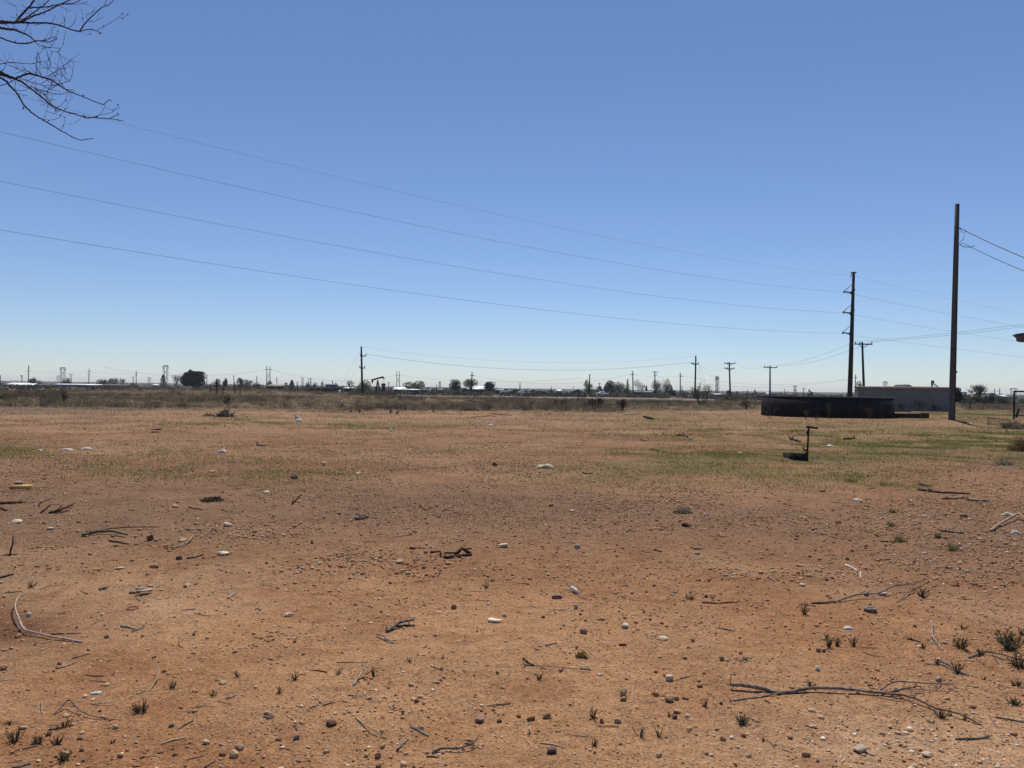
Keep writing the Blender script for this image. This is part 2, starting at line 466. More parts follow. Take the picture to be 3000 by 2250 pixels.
def stones_mesh(x, y, size, col, sub, flat=(0.45, 0.9), sink=0.35):
    V0, F0 = ICO[sub]; n = len(x); k = len(V0)
    # irregular: each stone gets its own random stretch and a few cut facets
    V = np.repeat(V0[None], n, 0)
    for _ in range(6 if sub > 1 else 2):
        d = rng.normal(size=(n, 3)); d /= np.linalg.norm(d, axis=1, keepdims=True)
        lim = rng.uniform(0.35, 0.9, n)
        dot = np.einsum('nkj,nj->nk', V, d)
        over = np.maximum(dot - lim[:, None], 0)
        V = V - over[..., None] * d[:, None, :] * 0.9
    V = V * (1 + rng.normal(0, 0.11 if sub < 2 else 0.05, (n, k, 1)))
    sc = np.stack([rng.uniform(0.75, 1.35, n), rng.uniform(0.65, 1.1, n), rng.uniform(flat[0], flat[1], n)], 1)
    V = V * sc[:, None, :]
    a = rng.uniform(0, 6.283, n); ca, sa = np.cos(a), np.sin(a)
    X = V[..., 0] * ca[:, None] - V[..., 1] * sa[:, None]; Y = V[..., 0] * sa[:, None] + V[..., 1] * ca[:, None]
    s = size[:, None]
    z0 = H(x, y) + size * sc[:, 2] * (1 - 2 * sink) * 0.9
    P = np.stack([X * s + x[:, None], Y * s + y[:, None], V[..., 2] * s + z0[:, None]], -1).reshape(-1, 3)
    F = (F0[None] + (np.arange(n) * k)[:, None, None]).reshape(-1, F0.shape[1])
    C = np.repeat(col, k, 0)
    return P, F, C

PAL = np.array([[0.42, 0.28, 0.175], [0.50, 0.37, 0.25], [0.34, 0.195, 0.11], [0.28, 0.145, 0.075], [0.23, 0.115, 0.06], [0.15, 0.085, 0.052], [0.60, 0.50, 0.38], [0.09, 0.06, 0.045]])
def stone_cols(n, p):
    c = PAL[rng.choice(len(PAL), n, p=p)]
    return np.clip(c * rng.uniform(0.8, 1.18, (n, 1)), 0, 0.9)

def scatter_gravel():
    Vs, Fs, Cs = [], [], []; off = 0
    def put(x, y, size, col, sub, **kw):
        nonlocal off
        P, F, C = stones_mesh(x, y, size, col, sub, **kw)
        Vs.append(P); Fs.append(F + off); Cs.append(C); off += len(P)
    def clumped(n, y0, y1, power, sc, lo=0.25):
        x, y = sample(n, y0, y1, power)
        keep = rng.random(n) < lo + (1 - lo) * sstep(0.40, 0.64, fbm(x / sc, y / sc, 71, 3))
        return x[keep], y[keep]
    x, y = clumped(38000, 2.6, 10, 0.6, 0.8, 0.25)
    put(x, y, np.exp(rng.normal(math.log(0.0055), 0.48, len(x))).clip(0.0025, 0.017), stone_cols(len(x), [.30, .12, .28, .17, .07, .04, .015, .005]), 2, flat=(.45, .95), sink=0.32)
    x, y = clumped(95000, 2.6, 11, 0.7, 0.6, 0.3)
    put(x, y, np.exp(rng.normal(math.log(0.0036), 0.35, len(x))).clip(0.0018, 0.009), stone_cols(len(x), [.32, .24, .20, .11, .06, .03, .04, .0]), 1, flat=(.45, .95), sink=0.32)
    x, y = clumped(95000, 6.5, 22, 0.9, 1.4, 0.15)
    put(x, y, np.exp(rng.normal(math.log(0.0090), 0.45, len(x))).clip(0.004, 0.026), stone_cols(len(x), [.26, .12, .24, .18, .11, .06, .02, .01]), 1, flat=(.45, .9), sink=0.3)
    x, y = clumped(16000, 20, 55, 0.6, 5.0, 0.25)
    put(x, y, np.exp(rng.normal(math.log(0.013), 0.5, len(x))).clip(0.006, 0.05), stone_cols(len(x), [.14, .10, .20, .22, .17, .11, .03, .03]), 1, sink=0.4)
    # pale caliche crumbs in the right foreground
    x, y = sample(9000, 2.7, 4.6, 0.5); px, py = project(x, y, np.zeros(len(x)))
    k = rng.random(len(x)) < np.exp(-((px - 2600) / 420) ** 2 - ((py - 2190) / 110) ** 2) * sstep(.35, .6, fbm(x / .5, y / .5, 73, 3))
    x, y = x[k], y[k]
    put(x, y, np.exp(rng.normal(math.log(0.006), 0.5, len(x))).clip(0.002, 0.02), stone_cols(len(x), [.25, .42, .05, .0, .0, .03, .25, .0]), 2, flat=(.4, .8), sink=0.35)
    me = np_mesh('gravel', np.concatenate(Vs), [np.concatenate(Fs)], np.concatenate(Cs), False)
    me.materials.append(M_peb)
    o = bpy.data.objects.new('gravel', me); COL.objects.link(o)
    tag(o, 'fine tan and brown gravel and grit strewn over the dirt', 'gravel', None, 'stuff')
scatter_gravel()

def blades(x, y, h, width, col, lean, seg=2, z=None):
    """upright tapered blades; lean = outward horizontal reach as a share of h"""
    n = len(x)
    z = H(x, y) - 0.004 if z is None else z
    a = rng.uniform(0, 6.283, n); ld = rng.uniform(0, 6.283, n) if np.ndim(lean) == 1 else np.arctan2(lean[:, 1], lean[:, 0])
    lm = lean if np.ndim(lean) == 1 else np.hypot(lean[:, 0], lean[:, 1])
    ux, uy = np.cos(a) * width / 2, np.sin(a) * width / 2
    dx, dy = np.cos(ld) * lm * h, np.sin(ld) * lm * h
    hz = h * np.sqrt(np.clip(1 - lm ** 2 * 0.6, 0.1, 1))
    b1 = np.stack([x - ux, y - uy, z], 1); b2 = np.stack([x + ux, y + uy, z], 1)
    if seg == 1:
        t = np.stack([x + dx, y + dy, z + hz], 1)
        V = np.stack([b1, b2, t], 1).reshape(-1, 3)
        F = [np.arange(3 * n).reshape(n, 3)]
        return V, F, np.repeat(col, 3, 0)
    m1 = np.stack([x - ux * .75 + dx * .35, y - uy * .75 + dy * .35, z + hz * .55], 1)
    m2 = np.stack([x + ux * .75 + dx * .35, y + uy * .75 + dy * .35, z + hz * .55], 1)
    t = np.stack([x + dx, y + dy, z + hz], 1)
    V = np.stack([b1, b2, m2, m1, t], 1).reshape(-1, 3)
    i = np.arange(n)[:, None] * 5
    return V, [i + np.array([0, 1, 2, 3]), i + np.array([3, 2, 4])], np.repeat(col, 5, 0)

def stuff_obj(name, parts, mat, label, cat):
    V = np.concatenate([p[0] for p in parts]); off = 0; F3 = []; F4 = []
    for p in parts:
        for f in p[1]:
            (F3 if f.shape[1] == 3 else F4).append(f + off)
        off += len(p[0])
    F = [np.concatenate(q) for q in (F3, F4) if q]
    me = np_mesh(name, V, F, np.concatenate([p[2] for p in parts]), False)
    me.materials.append(mat)
    o = bpy.data.objects.new(name, me); COL.objects.link(o)
    return tag(o, label, cat, None, 'stuff')

def pick(cols, n, jit=0.25):
    c = np.array(cols)[rng.integers(0, len(cols), n)]
    return c * rng.uniform(1 - jit, 1 + jit, (n, 1))

def green_grass():
    parts = []
    for (n, y0, y1, pw, hh, ww) in ((900000, 10, 34, 0.5, 0.055, 0.010), (330000, 28, 75, 0.5, 0.09, 0.022)):
        x, y = sample(n, y0, y1, pw)
        px, py = project(x, y, np.zeros(n))
        g_ = grass_mask(px, py); k0 = rng.random(n) < g_; x, y, px, py = x[k0], y[k0], px[k0], py[k0]; n = len(x)
        m = (0.06 + 0.94 * sstep(0.42, 0.58, fbm(x / 0.9, y / 0.9, 81, 3))) * (0.25 + 0.95 * sstep(0.35, 0.55, fbm(x / 3.5, y / 2.0, 82, 2)))
        k = rng.random(n) < m * 0.75
        x, y = x[k], y[k]; n2 = len(x)
        c = pick([(0.135, 0.19, 0.026), (0.11, 0.165, 0.025), (0.16, 0.185, 0.04), (0.14, 0.18, 0.03), (0.24, 0.19, 0.095), (0.18, 0.17, 0.06)], n2)
        h = hh * rng.uniform(0.4, 1.6, n2)
        parts.append(blades(x, y, h, np.full(n2, ww), c, rng.uniform(0.1, 0.8, n2), 1))
    stuff_obj('green_grass', parts, M_blade, 'short green grass growing in patches across the middle of the lot', 'grass')
green_grass()

def dry_grass():
    parts = []
    for (n, y0, y1, pw, hh, ww, den) in ((70000, 2.8, 12, 0.8, 0.018, 0.0022, .6), (420000, 9, 34, 0.6, 0.042, 0.006, .45), (330000, 26, 100, 0.4, 0.08, 0.016, .5)):
        x, y = sample(n, y0, y1, pw)
        m = 0.08 + 0.92 * sstep(0.44, 0.62, fbm(x / 1.7, y / 1.2, 91, 4))
        px, py = project(x, y, np.zeros(n))
        m = m * np.where(y < 11, 0.25 + 0.75 * np.exp(-((px - 1500) / 900) ** 2), 1)
        k = rng.random(n) < m * den
        x, y = x[k], y[k]; n2 = len(x)
        c = pick([(0.19, 0.135, 0.072), (0.13, 0.088, 0.048), (0.09, 0.06, 0.036), (0.25, 0.18, 0.10), (0.055, 0.04, 0.027), (0.12, 0.10, 0.05)], n2)
        h = hh * rng.uniform(0.4, 1.7, n2)
        parts.append(blades(x, y, h, np.full(n2, ww), c, rng.uniform(0.1, 0.95, n2), 1))
    stuff_obj('dry_grass', parts, M_blade, 'thin dry straw coloured grass stubble on the dirt', 'grass')
dry_grass()

def litter_twigs():
    """loose bits of straw and twig lying flat on the dirt"""
    mb = MB()
    x, y = sample(1500, 2.9, 26, 1.0)
    for q in range(len(x)):
        L = random.uniform(0.02, 0.11) * (1 + y[q] / 18); a = random.uniform(0, 6.28); c = random.uniform(-.3, .3)
        pts = []
        for t in (-.5, 0, .5):
            X = x[q] + math.cos(a + c * t) * L * t; Y = y[q] + math.sin(a + c * t) * L * t
            pts.append([X, Y, 0])
        P = np.array(pts); P[:, 2] = H(P[:, 0], P[:, 1]) + 0.004
        r = random.uniform(0.0009, 0.0026) * (1 + y[q] / 12)
        col = random.choice([(0.45, 0.36, 0.24), (0.30, 0.22, 0.15), (0.12, 0.085, 0.065), (0.08, 0.06, 0.05), (0.20, 0.14, 0.10)])
        n0 = mb.n; mb.tube(P, [r, r * 1.1, r * .6], 4, False); mb.C[-1][:] = col
    V = np.concatenate(mb.V)
    me = np_mesh('twig_litter', V, [np.concatenate(f) for f in mb.F.values()], np.concatenate(mb.C))
    me.materials.append(M_peb)
    o = bpy.data.objects.new('twig_litter', me); COL.objects.link(o)
    tag(o, 'tiny straws and broken twigs strewn over the dirt', 'twig litter', None, 'stuff')
litter_twigs()

def clumps(x, y, nb, hgt, rad, cols, width, jit=0.25, lean=(0.1, 0.7)):
    n = len(x); ci = rng.integers(0, len(cols), n)
    X = np.repeat(x, nb) + rng.normal(0, 1, n * nb) * np.repeat(rad, nb) * 0.45
    Y = np.repeat(y, nb) + rng.normal(0, 1, n * nb) * np.repeat(rad, nb) * 0.45
    Z = H(X, Y) - 0.02
    dx, dy = X - np.repeat(x, nb), Y - np.repeat(y, nb)
    h = np.repeat(hgt, nb) * rng.uniform(0.45, 1.1, n * nb)
    l = rng.uniform(lean[0], lean[1], n * nb)
    a = np.arctan2(dy, dx) + rng.normal(0, 0.7, n * nb)
    L = np.stack([np.cos(a) * l, np.sin(a) * l], 1)
    c = np.array(cols)[np.repeat(ci, nb)] * rng.uniform(1 - jit, 1 + jit, (n * nb, 1)) * np.repeat(rng.uniform(.8, 1.2, n), nb)[:, None]
    return blades(X, Y, h, width * rng.uniform(.6, 1.4, n * nb), c, L, 1, Z)

TAN = (0.34, 0.25, 0.145); GRY = (0.23, 0.19, 0.145); OLV = (0.19, 0.17, 0.085); PUR = (0.075, 0.058, 0.05); BRN = (0.25, 0.168, 0.098)
def brush_belt():
    parts = []
    n = 24000
    x, y = sample(n, 46, 150, 0.75, 0.78)
    px, py = project(x, y, np.zeros(n))
    t = y / (d_front(px) * (0.92 + 0.2 * fbm(x / 6, y / 6, 101, 3)))
    keep = rng.random(n) < sstep(0.84, 1.12, t) * (0.18 + 0.82 * sstep(0.40, 0.58, fbm(x / 8, y / 4, 103, 3)))
    # keep the yard round the tank, the sheet-metal building and the gate open
    keep &= ~((px > 2220) & (px < 2830) & (y < 100)) & ~((px >= 2830) & (y < 78))
    x, y = x[keep], y[keep]; px = px[keep]
    tone = fbm(x / 14, y / 7, 105, 3)
    tall = np.exp(-((px - 1680) / 190) ** 2) * (y < 80)
    h = rng.uniform(0.14, 0.46, len(x)) * (0.7 + 0.8 * sstep(.35, .7, tone)) * (1 + 0.8 * tall + 0.7 * ((px < 190) & (y > 60) & (y < 100)))
    dark = (tone > 0.60) | (rng.random(len(x)) < 0.20 + 0.6 * tall) | ((px < 190) & (y > 60) & (y < 100) & (rng.random(len(x)) < .85))
    for sel, cols, nb, w in ((~dark, [TAN, BRN, GRY, TAN, OLV], 26, 0.018), (dark, [PUR, PUR, PUR, OLV, GRY], 34, 0.020)):
        parts.append(clumps(x[sel], y[sel], nb, h[sel] * (1.25 if cols[1] == PUR else 1.0), np.full(sel.sum(), 0.42), cols, w))
    stuff_obj('dry_brush', parts, M_blade, 'belt of dry tan and grey weeds and low brush behind the bare lot', 'brush')
    # edge tufts thinning out on the bare dirt
    x, y = sample(11000, 32, 66, 0.3, 0.78); px, py = project(x, y, np.zeros(len(x)))
    k = rng.random(len(x)) < 0.6 * sstep(0.66, 1.0, y / d_front(px)) * sstep(.38, .6, fbm(x / 3, y / 3, 107, 2)) + .02
    k &= ~((px > 2220) & (px < 2830) & (y > 50))
    x, y = x[k], y[k]
    parts = [clumps(x, y, 18, rng.uniform(.05, .2, len(x)), np.full(len(x), .22), [BRN, GRY, OLV, PUR, BRN], 0.012)]
    stuff_obj('grass_tussocks', parts, M_blade, 'small dry tussocks thinning out onto the bare dirt', 'grass')
brush_belt()

def foreground_stubble():
    x, y = sample(3600, 2.9, 12, .9, .7)
    k = rng.random(len(x)) < .12 + .88 * sstep(.48, .64, fbm(x / 1.1, y / .8, 121, 3)); x, y = x[k], y[k]
    p = [clumps(x, y, 7, rng.uniform(.012, .045, len(x)) * (1 + y / 20), np.full(len(x), .035), [(0.075, 0.062, 0.038), (0.11, 0.085, 0.05), (0.06, 0.045, 0.032), (0.17, 0.125, 0.07)], 0.0028, .3, (.05, .9))]
    stuff_obj('dead_stubble', p, M_blade, 'tiny dead grass stubble sticking out of the foreground dirt', 'stubble')
foreground_stubble()

def leaf_quads(P, size, cols, flat=0.0):
    n = len(P)
    u = rng.normal(size=(n, 3)); u /= np.linalg.norm(u, axis=1, keepdims=True)
    w = np.cross(u, rng.normal(size=(n, 3))); w /= np.linalg.norm(w, axis=1, keepdims=True)
    s = (size * rng.uniform(.6, 1.3, n))[:, None] / 2
    V = np.stack([P - u * s - w * s * .6, P + u * s - w * s * .6, P + u * s * .8 + w * s * .6, P - u * s * .8 + w * s * .6], 1).reshape(-1, 3)
    return V, [np.arange(4 * n).reshape(n, 4)], np.repeat(cols, 4, 0)

def low_bushes():
    n = 3600; x, y = sample(n, 48, 145, .7, .78); px, py = project(x, y, np.zeros(n))
    t = y / (d_front(px) * (0.92 + 0.2 * fbm(x / 6, y / 6, 101, 3)))
    k = (rng.random(n) < sstep(.98, 1.12, t) * (.25 + .75 * sstep(.4, .6, fbm(x / 10, y / 4, 131, 3)))) & ~((px > 2220) & (px < 2830) & (y < 100)) & ~((px >= 2830) & (y < 82))
    x, y = x[k], y[k]; n = len(x); nq = 46
    sc = rng.uniform(.16, .42, n) * (1 + .35 * (rng.random(n) < .12))
    d = rng.normal(size=(n, nq, 3)); d /= np.linalg.norm(d, axis=2, keepdims=True); d *= rng.random((n, nq, 1)) ** .33; d[..., 2] = np.abs(d[..., 2])
    P = d * np.stack([sc * 1.5, sc * 1.5, sc], 1)[:, None]
    P[..., 0] += x[:, None]; P[..., 1] += y[:, None]; P[..., 2] += H(x, y)[:, None]
    c = pick([(0.10, 0.085, 0.06), (0.15, 0.12, 0.085), (0.085, 0.085, 0.05), (0.20, 0.155, 0.095), (0.06, 0.05, 0.042), (0.12, 0.11, 0.06)], n, .2)
    V, F, C = leaf_quads(P.reshape(-1, 3), np.repeat(sc * .20, nq), np.repeat(c, nq, 0) * rng.uniform(.75, 1.25, (n * nq, 1)))
    stuff_obj('low_bushes', [(V, F, C)], M_leaf, 'low rounded grey brown desert bushes dotted through the dry brush', 'brush')
low_bushes()

def far_scrub():
    parts = []
    for n, y0, y1, pw, hh, nq in ((2600, 150, 420, 0.8, 0.9, 26), (3600, 400, 2900, 1.0, 2.0, 22)):
        x, y = sample(n, y0, y1, pw, 0.8)
        k = rng.random(n) < 0.25 + 0.75 * sstep(.42, .6, fbm(x / (y0 / 3), y / (y0 / 3), 111, 3))
        x, y = x[k], y[k]
        px, py = project(x, y, np.zeros(len(x)))
        n = len(x); sc = hh * rng.uniform(.5, 1.3, n)
        d = rng.normal(size=(n, nq, 3)); d /= np.linalg.norm(d, axis=2, keepdims=True); d *= rng.random((n, nq, 1)) ** .4
        d[..., 2] = np.abs(d[..., 2])
        P = d * np.stack([sc * 1.3, sc * 1.3, sc], 1)[:, None]
        P[..., 0] += x[:, None]; P[..., 1] += y[:, None]; P[..., 2] += H(x, y)[:, None]
        c = pick([(0.075, 0.075, 0.048), (0.09, 0.083, 0.057), (0.062, 0.064, 0.047), (0.105, 0.09, 0.065)], n, .25)
        parts.append(leaf_quads(P.reshape(-1, 3), np.repeat(sc * .55, nq), np.repeat(c, nq, 0)))
    stuff_obj('distant_scrub', parts, M_leaf, 'dark low scrub covering the far plain up to the skyline', 'scrub')
far_scrub()

# ------------------------------------------------------------------ poles and wires
def arm_mesh(mb, c, half, dirv, r=0.06):
    d = np.asarray(dirv, float)
    ang = math.atan2(d[1], d[0])
    tilt = None
    mb.box(c, (2 * half, r * 1.7, r * 2.2), ang)

def pole(label, top, base, D, arms=(), r=0.13, name='utility_pole', mat=None, group=None, insul=True, brace=False, cat='power pole', ang=0.0, n=8):
    """top/base: photograph pixels of the shaft; arms: (py, left px, right px)"""
    mat = mat or M_polef
    pt = A(top[0], top[1], D); b = Gx(base[0], D)
    t = thing(name, label, cat, b, group)
    mb = MB(); mb.tube([b - [0, 0, .3], b + (pt - b) * .5, pt], [r * 1.25, r * 1.08, r * .85], n); mb.build('shaft', mat, t, smooth=False)
    tops = []
    for (py, l, rr) in arms:
        f = (base[1] - py) / max(base[1] - top[1], 1)
        pl, pr = A(l, py, D), A(rr, py + 0.014 * (rr - l), D)
        for p in (pl, pr): p[1] -= r * 1.1
        mb = MB(); mb.tube([pl, pr], r * .55, 4)
        a = mb.build('crossarm', mat, t)
        if insul:
            ends = []
            for q in (0.04, 0.3, 0.97):
                p = pl + (pr - pl) * q
                mb = MB(); mb.tube([p + [0, 0, r * .5], p + [0, 0, r * 1.4], p + [0, 0, r * 2.2]], [r * .25, r * .6, r * .35], 6)
                mb.build('insulator', M_ins, a); ends.append(p + [0, 0, r * 2.2])
            tops.append(ends)
        else: tops.append([pl, pr])
        if brace:
            sc = (pr - pl); mid = A(top[0] + (base[0] - top[0]) * (py - top[1]) / (base[1] - top[1]), py, D)
            for q in (.2, .8):
                p = pl + sc * q; e = mid - [0, r * .8, np.linalg.norm(sc) * .24]
                mb = MB(); mb.bar(p, e, r * .28, 4); mb.build('brace', mat, t)
    return t, pt, tops

def wire(label, pts, sag=0.0, r=0.012, mat=None, n=28, group=None, name='power_line', cat='wire', k=4):
    p, q = np.asarray(pts[0], float), np.asarray(pts[1], float)
    s = np.linspace(0, 1, n)
    P = p + (q - p) * s[:, None]; P[:, 2] -= 4 * sag * s * (1 - s)
    mb = MB(); mb.tube(P, r, k)
    o = mb.build(name, mat or M_wire)
    return tag(o, label, cat, group)

def wire_px(label, pix, Ds, r=0.02, mat=None, group=None, name='power_line', cat='wire'):
    """wire through photograph points; the direction runs straight between the end distances, height by a fitted parabola"""
    (x0, y0), (x1, y1) = pix[0], pix[-1]
    a, b = A(x0, y0, Ds[0]), A(x1, y1, Ds[1])
    def at(px):     # plan intersection of the pixel's sight line with the wire's vertical plane
        d = ray(px, 1125 + .014 * (px - 1500))
        e = b - a
        den = e[0] * d[1] - e[1] * d[0]
        return (a[1] * d[0] - a[0] * d[1]) / den
    ss, zz = [], []
    for (px, py) in pix:
        s = at(px); D = a[1] + (b[1] - a[1]) * s
        ss.append(s); zz.append(A(px, py, D)[2])
    c = np.polyfit(ss, zz, min(2, len(ss) - 1))
    s = np.linspace(0, 1, 40)
    P = a + (b - a) * s[:, None]; P[:, 2] = np.polyval(c, s)
    mb = MB(); mb.tube(P, r, 4)
    return tag(mb.build(name, mat or M_wire), label, cat, group)

# --- tall transmission pole behind the tank, with its four lines
D1 = 124.0
tb = Gx(2489, D1); tt = A(2501, 800, D1)
tp = thing('transmission_pole', 'tall rusty steel pole with three side posts rising behind the round tank', 'power pole', tb)
mb = MB(); mb.tube([tb - [0, 0, .3], tb + (tt - tb) * .5, tt], [0.40, 0.32, 0.20], 12); mb.build('shaft', M_steel, tp, smooth=True)
mb = MB(); mb.box(tt + [0, 0, .08], (0.75, .4, .16)); mb.build('cap', M_steel, tp)
mb = MB(); mb.bar(tt + [-.35, 0, 0], tt + [-.42, 0, -.7], .06); mb.build('wire_clamp', M_ins, tp)
for (py, brpy) in ((857, 832), (917, 891), (977, 952)):
    f = (1184 - py) / 384.0
    px = 2489 + 12 * f
    root = A(px - 3, py + 1, D1); tip = A(px - 27, py - 3, D1); hi = A(px - 2, brpy, D1)
    mb = MB(); mb.tube([root, tip], [0.12, 0.10], 8); p = mb.build('line_post', M_ins, tp, smooth=True)
    mb = MB(); mb.bar(tip, hi, .05, 5); mb.build('brace', M_ins, tp)
    mb = MB(); mb.box(root, (.35, .5, .5)); mb.build('bracket', M_steel, p)
    mb = MB(); mb.bar(tip + [0, 0, .1], tip - [0, 0, .3], .09, 6); mb.build('clamp', M_ins, p)
    for k_ in range(1):
        mb = MB(); mb.box(A(px + 3.4, py - 8, D1), (.2, .25, .3)); mb.build('step', M_steel, tp)
lines = [('highest thin wire', [(-700, 90), (0, 267), (450, 382), (1243, 590), (1900, 716), (2493, 808)], .008),
         ('topmost of three heavy conductors', [(-700, 212), (0, 395), (675, 546), (1243, 669), (1900, 782), (2474, 857)], .011),
         ('middle of three heavy conductors', [(-700, 385), (0, 537), (675, 665), (1243, 768), (1900, 862), (2470, 917)], .011),
         ('lowest of three heavy conductors', [(-700, 553), (0, 677), (675, 782), (1243, 868), (1900, 938), (2468, 977)], .011)]
for nm, pix, r_ in lines:
    wire_px(nm + ' sweeping from upper left to the tall steel pole', pix, (40.5, D1), r_)
rlines = [('thin top wire', [(2503, 810), (2750, 868), (3000, 921), (3400, 985)], .010),
          ('upper heavy wire', [(2474, 857), (2750, 915), (3000, 959), (3400, 1012)], .014),
          ('middle heavy wire', [(2470, 917), (2750, 966), (3000, 1002), (3400, 1046)], .014),
          ('lower heavy wire', [(2468, 977), (2750, 1018), (3000, 1045), (3400, 1078)], .014)]
for nm, pix, r_ in rlines:
    wire_px(nm + ' running right from the tall steel pole towards the far plain', pix, (D1, 232), r_)

# --- bare wood pole with the meter, near the tank
DP = 44.0
pb = Gx(2789, DP); pt = A(2804.5, 598, DP)
wp = thing('utility_pole', 'thick weathered wooden pole without crossarms standing on bare dirt right of the sheds', 'power pole', pb)
mb = MB(); mb.tube([pb - [0, 0, .3]] + [pb + (pt - pb) * q for q in (0.02, .25, .5, .75, 1)], [0.185, 0.18, .165, .15, .138, .118], 14); mb.build('shaft', M_pole, wp, smooth=True)
m1 = A(2803, 1143, DP); mb = MB(); mb.box(m1 - [0, .10, 0], (.22, .18, .30)); mt = mb.build('meter_box', M_meter, wp)
mb = MB(); mb.tube([m1 + [.0, -.19, .0], m1 + [.0, -.30, .0]], [.10, .085], 14); mb.build('meter_dial', M_glass, mt, smooth=True)
m2 = A(2803, 1163, DP); mb = MB(); mb.box(m2 - [0, .10, 0], (.30, .20, .54)); bx = mb.build('breaker_box', M_steel, wp)
mb = MB(); mb.box(m2 + [0, -.10, .285], (.34, .26, .025)); mb.build('lid', M_meter, bx)
mb = MB(); mb.tube([A(2793, 1148, DP) - [0, .2, 0], A(2799, 900, DP) - [0, .18, 0], A(2804, 716, DP) - [0, .155, 0]], .018, 6); mb.build('conduit', M_rust, wp)
mb = MB(); mb.box(A(2798, 1090, DP) - [0, .175, 0], (.07, .01, .10)); mb.build('number_plate', M_meter, wp)
for bp_ in (640, 676, 720, 905):
    f_ = (1241 - bp_) / 643; c_ = A(2789 + 15.5 * f_, bp_, DP); mb = MB(); mb.tube([c_ - [0, .19 - .06 * f_, 0], c_ - [0, .13 - .06 * f_, 0]], .022, 6); mb.build('bolt', M_rust, wp)
k1 = A(2812, 669, DP); k2 = A(2811, 714, DP)
mb = MB(); mb.bar(k1 - [.28, 0, 0], k1 + [.06, 0, 0], .03, 6); mb.build('service_bracket', M_rust, wp)
mb = MB(); mb.tube([k1, k1 + [.15, -.05, -.3], k1 + [.3, -.06, -.1], k1 + [.2, -.05, -.6], k2 + [.03, -.05, .1], k2], .014, 5); mb.build('drip_loop', M_wireb, wp)
mb = MB(); mb.tube([k2, k2 + [.2, -.03, -.18], k2 + [.55, -.05, -.2], k2 + [.85, -.06, -.12]], .02, 5); mb.build('drip_loop', M_wireb, wp)
# service drop: twisted cable and a plain cable leaving to the right
s0, s1 = k1 + [.05, 0, 0], A(3330, 868, 33.0)
sv = np.linspace(0, 1, 160); P = s0 + (s1 - s0) * sv[:, None]; P[:, 2] -= 4 * .25 * sv * (1 - sv)
mb = MB()
for ph in (0, 2.1, 4.2):
    Q = P + np.stack([0 * sv, .018 * np.cos(sv * 120 + ph), .018 * np.sin(sv * 120 + ph)], 1)
    mb.tube(Q, .010, 4)
tag(mb.build('service_cable', M_meter), 'pale twisted cable leaving the top of the thick wooden pole to the right', 'wire')
wire('plain black cable hanging right from the thick wooden pole below the twisted one', [k2 + [.15, 0, 0.06], A(3330, 905, 33.0)], .25, .015, M_wireb, name='service_cable')

# --- lamp head reaching in at the right edge
lp = A(3030, 975, 14.0)
lb = Gx(3190, 14.0)
lt = thing('area_light', 'grey flood lamp head poking into view at the right edge', 'lamp', lb)
c0 = A(2996, 990, 14.0)
mb = MB(); hx = .17
mb.prism([(-.12, .045), (-.05, .075), (.09, .078), (.32, .05), (.32, -.06), (-.05, -.06), (-.055, 0.0)], .2, (0, 1, 0), c0, (1, 0, 0), (0, 0, 1)); hd = mb.build('lamp_head', M_lamp, lt)
mb = MB(); mb.box(c0 + [.13, 0, -.068], (.30, .16, .012)); mb.build('lens', M_ins, hd)
mb = MB(); mb.prism([(-.125, .05), (-.05, .085), (.09, .088), (.09, .079), (-.05, .076), (-.12, .045)], .215, (0, 1, 0), c0, (1, 0, 0), (0, 0, 1)); mb.build('hood', M_steel, hd)
mb = MB(); mb.tube([c0 + [.3, 0, 0], c0 + [.75, 0, .05], np.array([lb[0], lb[1], c0[2] - .15])], .025, 8); mb.build('arm', M_lamp, lt, smooth=True)
mb = MB(); mb.tube([lb - [0, 0, .2], np.array([lb[0], lb[1], c0[2] + .1])], .05, 10); mb.build('post', M_lamp, lt, smooth=True)

# --- distribution poles
def insul_wire(label, a, b, sag, r=.012): return wire(label, [a, b], sag, r)
tA, ptA, aA = pole('T shaped wood pole right of the tall steel pole, standing behind the grey building', (2526, 1002), (2533, 1172), 118, [(1008, 2502, 2554)], .17, brace=True)
tB, ptB, aB = pole('T shaped wood pole rising just behind the left end of the round tank', (2256, 1072), (2256, 1171), 190, [(1076.5, 2237, 2276)], .19)
tC, ptC, aC = pole('leaning wood pole with two crossarms between the mesquite bush and the tank', (2136.5, 1061), (2140, 1163), 195, [(1065, 2122, 2153), (1080, 2122, 2151)], .19, brace=True)
tD, ptD, aD = pole('tall wood pole with guy wires behind the mesquite bush', (2038.5, 1042), (2036, 1161), 180, [(1066, 2024, 2046)], .18, brace=True)
tE, ptE, aE = pole('tall dark pole with side racks and guy wires left of the pumpjack', (1058.5, 1015), (1062, 1160), 165, [(1043, 1056, 1073), (1078, 1054, 1070)], .20)
w0 = lambda a, i=0: a[0][i]
for i, nm in ((0, 'front'), (2, 'rear')):
    wire(nm + ' wire between the T pole behind the grey building and the one behind the tank', [aA[0][i], aB[0][i]], 1.0, .016)
    wire(nm + ' wire rising right out of view from the pole behind the grey building', [aA[0][i], A(3300, (905 if i == 0 else 912), 84)], .4, .016)
wire('slack wire between the leaning double crossarm pole and the T pole behind the tank', [aC[0][2], aB[0][0]], 1.2, .014)
wire('upper slack wire from the guyed pole to the leaning double crossarm pole', [aD[0][2], aC[0][0]], 2.2, .014)
wire('lower slack wire from the guyed pole to the leaning double crossarm pole', [aD[0][2] - [0, 0, .4], aC[1][0]], 2.6, .014)
wire('long faint wire between the pole tops left of the pumpjack and by the mesquite bush', [ptE - [0, 0, .15], ptD - [0, 0, .15]], 2.3, .011)
